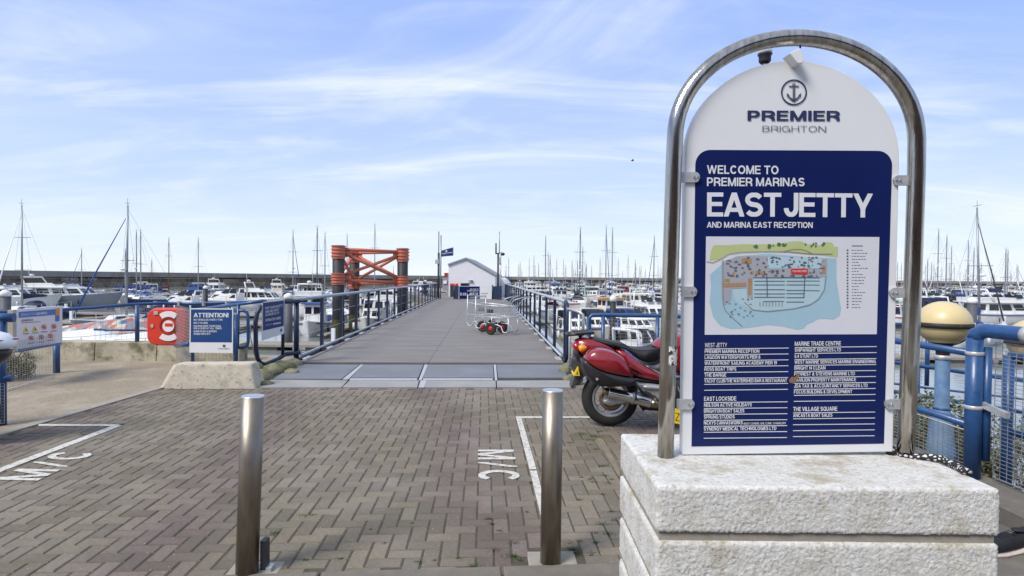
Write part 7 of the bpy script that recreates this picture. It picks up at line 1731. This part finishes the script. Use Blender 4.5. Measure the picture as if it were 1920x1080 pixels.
# the named near ones
t_ = A(252.5, 384, 56); L_ = 10.5
def named(px, yt, Y, hd, L_, hull, cv, furl, mm, label, pxb):
    t_ = A(px, yt, Y); b_ = A(pxb, 560, Y); F = 0.095 * L_ + 0.15; off = Vector((math.sin(R(hd)), math.cos(R(hd)), 0)) * (L_ * 0.08)
    addboat('sail', px, Y, hd, L_, hull, cv, t_.z - WZ - F - .45, furl, mm, seed=3, label=label, X=b_.x - off.x, mfx=(t_.x - b_.x) * math.cos(R(hd)))
named(252.5, 386, 46, -156, 9.6, 'hullg', 'cnavy', 'cblue', 'alum', 'grey sailing yacht with blue furled headsail left of the lifebuoy housing', 248)
named(1831.5, 386, 44, 62, 9.8, 'hullw', 'cblue', 'mastd', 'alum', 'white sailing yacht with tall pale mast and dark furled headsail at the right', 1845)
# motor yachts left
def cruiser_px(kind, px, Y, hd, L_, hull, cv, label, seed=1): return addboat(kind, px, Y, hd, L_, hull, cv, label=label, seed=seed)
cruiser_px('fly', 118, 78, 84, 15.5, 'hullg', None, 'large grey hulled motor yacht with long window band below the DEAD SLOW lettering', 4)
cruiser_px('fly', 10, 74, 86, 14, 'hullw', None, 'white flybridge motor yacht with radar domes at the far left', 5)
cruiser_px('cruiser', 345, 76, -95, 8.5, 'hulln', None, 'white and navy motor cruiser with arch beyond the lifebuoy housing', 6)
cruiser_px('cruiser', 428, 82, -92, 9.5, 'hullw', None, 'white sports cruiser with black screen beyond the ATTENTION sign', 7)
cruiser_px('fly', 495, 86, 95, 9.5, 'hullw', None, 'cream white flybridge boat beyond the safety sign', 8)
cruiser_px('open', 592, 47, 170, 7.5, 'hullw', 'cblue', 'white fishing boat with blue wheelhouse left of the orange dolphin', 9)
cruiser_px('cruiser', 702, 50, 176, 8.5, 'hullw', None, 'white cruiser moored between the dolphin piles seen through the rails', 10)
cruiser_px('low', 212, 33, 82, 9.0, 'hullw', 'patch', 'boat under a patchwork red and grey cover below the quay', 11)
cruiser_px('low', 140, 29.5, 90, 7.5, 'hullw', None, 'low white covered boat close under the quay left of the patched one', 12)
cruiser_px('low', 262, 29.3, 95, 7.3, 'hullw', None, 'low white covered boat close under the quay beside the lifebuoy housing', 13)
# right near ones
cruiser_px('cruiser', 1120, 46, 171, 6.6, 'hullc', 'cnavy', 'cream cruiser with navy canopy behind the blue quay railing post', 14)
cruiser_px('cruiser', 1188, 45, 160, 7.2, 'hullw', 'cblue', 'white cruiser with bright blue canopy beyond the motorcycle seat', 15)
cruiser_px('fly', 1222, 54, 172, 8.0, 'hullw', None, 'white flybridge cruiser right of the blue canopied one', 16)
cruiser_px('open', 1135, 62, 70, 9, 'hullc', 'corange', 'cream boat with orange yellow cover above the blue railing', 17)
cruiser_px('low', 1165, 27, 20, 5.6, 'hullw', 'cblue', 'small boat with violet blue cover below the quay behind the motorcycle', 18)
cruiser_px('cruiser', 1215, 29, 60, 6.4, 'hullg', None, 'small grey white boat below the quay behind the motorcycle seat', 19)
cruiser_px('cruiser', 1076, 44, 170, 6.6, 'hullc', 'cnavy', 'cream cruiser with dark screen behind the galvanised gate frame', 20)
cruiser_px('fly', 1885, 62, 92, 12.5, 'hullw', None, 'large white motor yacht at the far right above the blue rail', 21)
cruiser_px('cruiser', 1795, 70, 88, 10, 'hullw', 'cnavy', 'white cruiser with navy canopy right of the yellow globe', 22)
cruiser_px('cruiser', 1740, 60, 95, 9, 'hullw', None, 'white cruiser directly behind the steel tube and yellow globe', 23)
# berths filled at random along the pontoon rows
ROWS_R = [58, 76, 94, 114, 136, 160, 188, 220, 258, 300, 345]
ROWS_L = [64, 88, 106, 126, 148]
rr = random.Random(99)
jx = lambda Y: J(0, JWID).x + (Y - 10) * jd.x / jd.y
def free(X, Y, d=3.4, dy=9): return all(abs(X - a) > d or abs(Y - b) > dy for a, b in ALLB)
for Y in ROWS_R:
    X = jx(Y) + 7; lim = Y * 0.93
    while X < lim:
        pxx = px_of(X, Y)
        hid = 1290 < pxx < 1690
        if rr.random() < (0.86 if not hid else 0.4):
            for side, hd in ((-1, jax), (1, jax + 180)):
                if side == 1 and (Y > 230 or hid): continue
                if side == 1 and rr.random() < 0.25: continue
                yy = Y + side * 6.0
                if yy > 352 + (pxx - 960) * 0.03 - 20: continue
                if not free(X, yy): continue
                k = rr.choices(['sail', 'cruiser', 'fly', 'open'], [0.42, 0.32, 0.14, 0.12])[0]
                L_ = rr.uniform(7.2, 10.5); ms = 0
                if k == 'sail':      # masts kept short of the tall named ones
                    ms = min(L_ * 1.12, 4.9 + yy * (0.014 if pxx < 1240 else 0.022)) if rr.random() < 0.42 else 0
                    if ms and ms < 5.2: ms = 5.2
                addboat(k, 0, yy, hd + rr.uniform(-4, 4), L_, rr.choices(['hullw', 'hullc', 'hulln', 'hullg', 'hullr'], [.68, .12, .1, .06, .04])[0], rr.choice([None, None, None, None, None, 'cblue', 'cnavy', 'cnavy', 'cbeige', 'cbeige', 'cgreen', 'cred']), ms, rr.choice([None, None, 'white', 'cblue']), seed=len(ALLB), X=X)
        X += rr.uniform(4.0, 5.2)
for Y in ROWS_L:
    X = J(0, 0).x - 8; lim = -Y * 0.95
    while X > lim:
        pxx = px_of(X, Y)
        if rr.random() < 0.62 and not (pxx < 190 and Y > 60) and not (pxx < 520 and Y < 100):
            yy = Y + rr.choice([-1, 1]) * 6
            mx_ = 150 + pxx * 0.1
            if yy < mx_ and free(X, yy, 4, 9):
                k = rr.choices(['sail', 'cruiser', 'fly', 'open'], [0.3, 0.4, 0.2, 0.1])[0]; L_ = rr.uniform(7.5, 10.5)
                ms = 0
                addboat(k, 0, yy, jax + rr.choice([0, 180]) + rr.uniform(-4, 4), L_, rr.choices(['hullw', 'hullc', 'hulln', 'hullg'], [.7, .1, .14, .06])[0], rr.choice([None, None, None, None, 'cblue', 'cnavy', 'cbeige']), ms, None, seed=len(ALLB), X=X)
        X -= rr.uniform(4.6, 6.5)
finish_labels()
# pontoons with finger berths
def pontoon(X0, X1, Y, lab_, fingers=True):
    t_ = thing('pontoon', lab_, 'pontoon', ((X0 + X1) / 2, Y, WZ), group='pontoon walkways of the marina')
    MB().box(((X0 + X1) / 2, Y, WZ + 0.30), (abs(X1 - X0), 2.0, 0.14)).build('walkway', M['pontoon'], t_)
    mb = MB(); n = max(1, int(abs(X1 - X0) / 4))
    for i in range(n): mb.box((X0 + (X1 - X0) * (i + .5) / n, Y, WZ + 0.08), (2.6, 1.7, 0.3))
    mb.build('floats', M['quay'], t_, kind='stuff')
    if fingers:
        mb = MB()
        for i in range(int(abs(X1 - X0) / 9.2)):
            x = X0 + (1 if X1 > X0 else -1) * (4 + i * 9.2)
            for s in (-1, 1): mb.box((x, Y + s * 5, WZ + 0.27), (0.7, 8, 0.1))
        mb.build('finger_walkways', M['pontoon'], t_, kind='stuff')
    mb = MB()
    for i in range(int(abs(X1 - X0) / 9.2)):
        x = X0 + (1 if X1 > X0 else -1) * (2 + i * 9.2); mb.box((x, Y, WZ + 0.85), (0.22, 0.22, 1.0))
    mb.build('service_pillars', M['white'], t_, kind='stuff')
OR = ['nearest', 'second', 'third', 'fourth', 'fifth', 'sixth', 'seventh', 'eighth', 'ninth', 'tenth', 'eleventh', 'twelfth']
for i, Y in enumerate([34] + ROWS_R): pontoon(jx(Y) + 3, Y * 0.98 + 4, Y, '%s pontoon row right of the jetty' % OR[i], Y > 40)
for i, Y in enumerate([37, 52] + ROWS_L): pontoon(J(0, 0).x - 4 + (Y * jd.x), -Y * 0.98 - 4, Y, '%s pontoon row left of the jetty' % OR[i], Y > 40)
# mooring piles with white caps
def mpile(px, ytop, wpx, lab_, Y=None, grey=False):
    r_ = 0.26 if Y is None else 0.5 * wpx * Y / FPX * 0.93; Y = Y or 0.52 * FPX / wpx; q = A(px, 560, Y); zt = A(px, ytop, Y).z
    t_ = thing('mooring_pile', lab_, 'pile', (q.x, q.y, WZ), group='capped mooring piles')
    ch = 0.36
    MB().tube([(q.x, q.y, WZ - 1), (q.x, q.y, zt - ch)], r_, 16).build('pile', M['pilegrey' if grey else 'pile'], t_)
    MB().lathe([(r_ + 0.03, -ch - 0.03), (r_ + 0.03, -ch * 0.45), (0.12, -0.03), (0.001, 0)], (q.x, q.y, zt), 16).build('cap', M['pilecap'], t_)
mpile(10, 543, 17, 'grey pile with white cap at the far left beyond the blue gate post', grey=True)
mpile(385.5, 535.5, 8, 'slim black white capped pile above the ATTENTION sign')
mpile(541, 549, 15, 'grey pile with white pointed cap directly behind the safety sign', grey=True)
mpile(1149.5, 553.5, 12, 'black pile with white pointed cap beyond the motorcycle', Y=36)
mpile(1823.5, 557.5, 15, 'grey pile with white cap right of the yellow globe', grey=True)
for i, (px, yt, wd) in enumerate(((521, 531, 3.6), (1193, 541, 4.5), (1747, 543, 4), (1774, 540, 3.5), (1835, 544, 4), (1848, 547, 4), (1903, 546, 4), (578, 531, 3.5), (583, 531, 3.5))):
    mpile(px, yt, wd, ('faint', 'slim', 'short', 'thin', 'stout', 'slightly lower', 'lone', 'left of a pair', 'right of a pair')[i] + ' distant capped pile ' + where(px))
# gull in the sky
q = A(1186, 301, 40); gl_ = thing('gull', 'tiny dark gull flying in the sky left of the arched sign', 'bird', tuple(q))
MB().sphere(q, 0.05, 5, (2.2, 1, 0.9)).build('body', M['black'], gl_)
MB().add([q, q + Vector((0.05, 0.18, 0.07)), q + Vector((-0.03, 0.34, 0.02)), q + Vector((-0.07, 0.15, 0.05))], [(0, 1, 2, 3)]).build('wing', M['lamp'], gl_)
MB().add([q, q + Vector((0.07, -0.12, 0.08)), q + Vector((0.02, -0.26, 0.06)), q + Vector((-0.06, -0.12, 0.06))], [(0, 1, 2, 3)]).build('wing', M['lamp'], gl_)
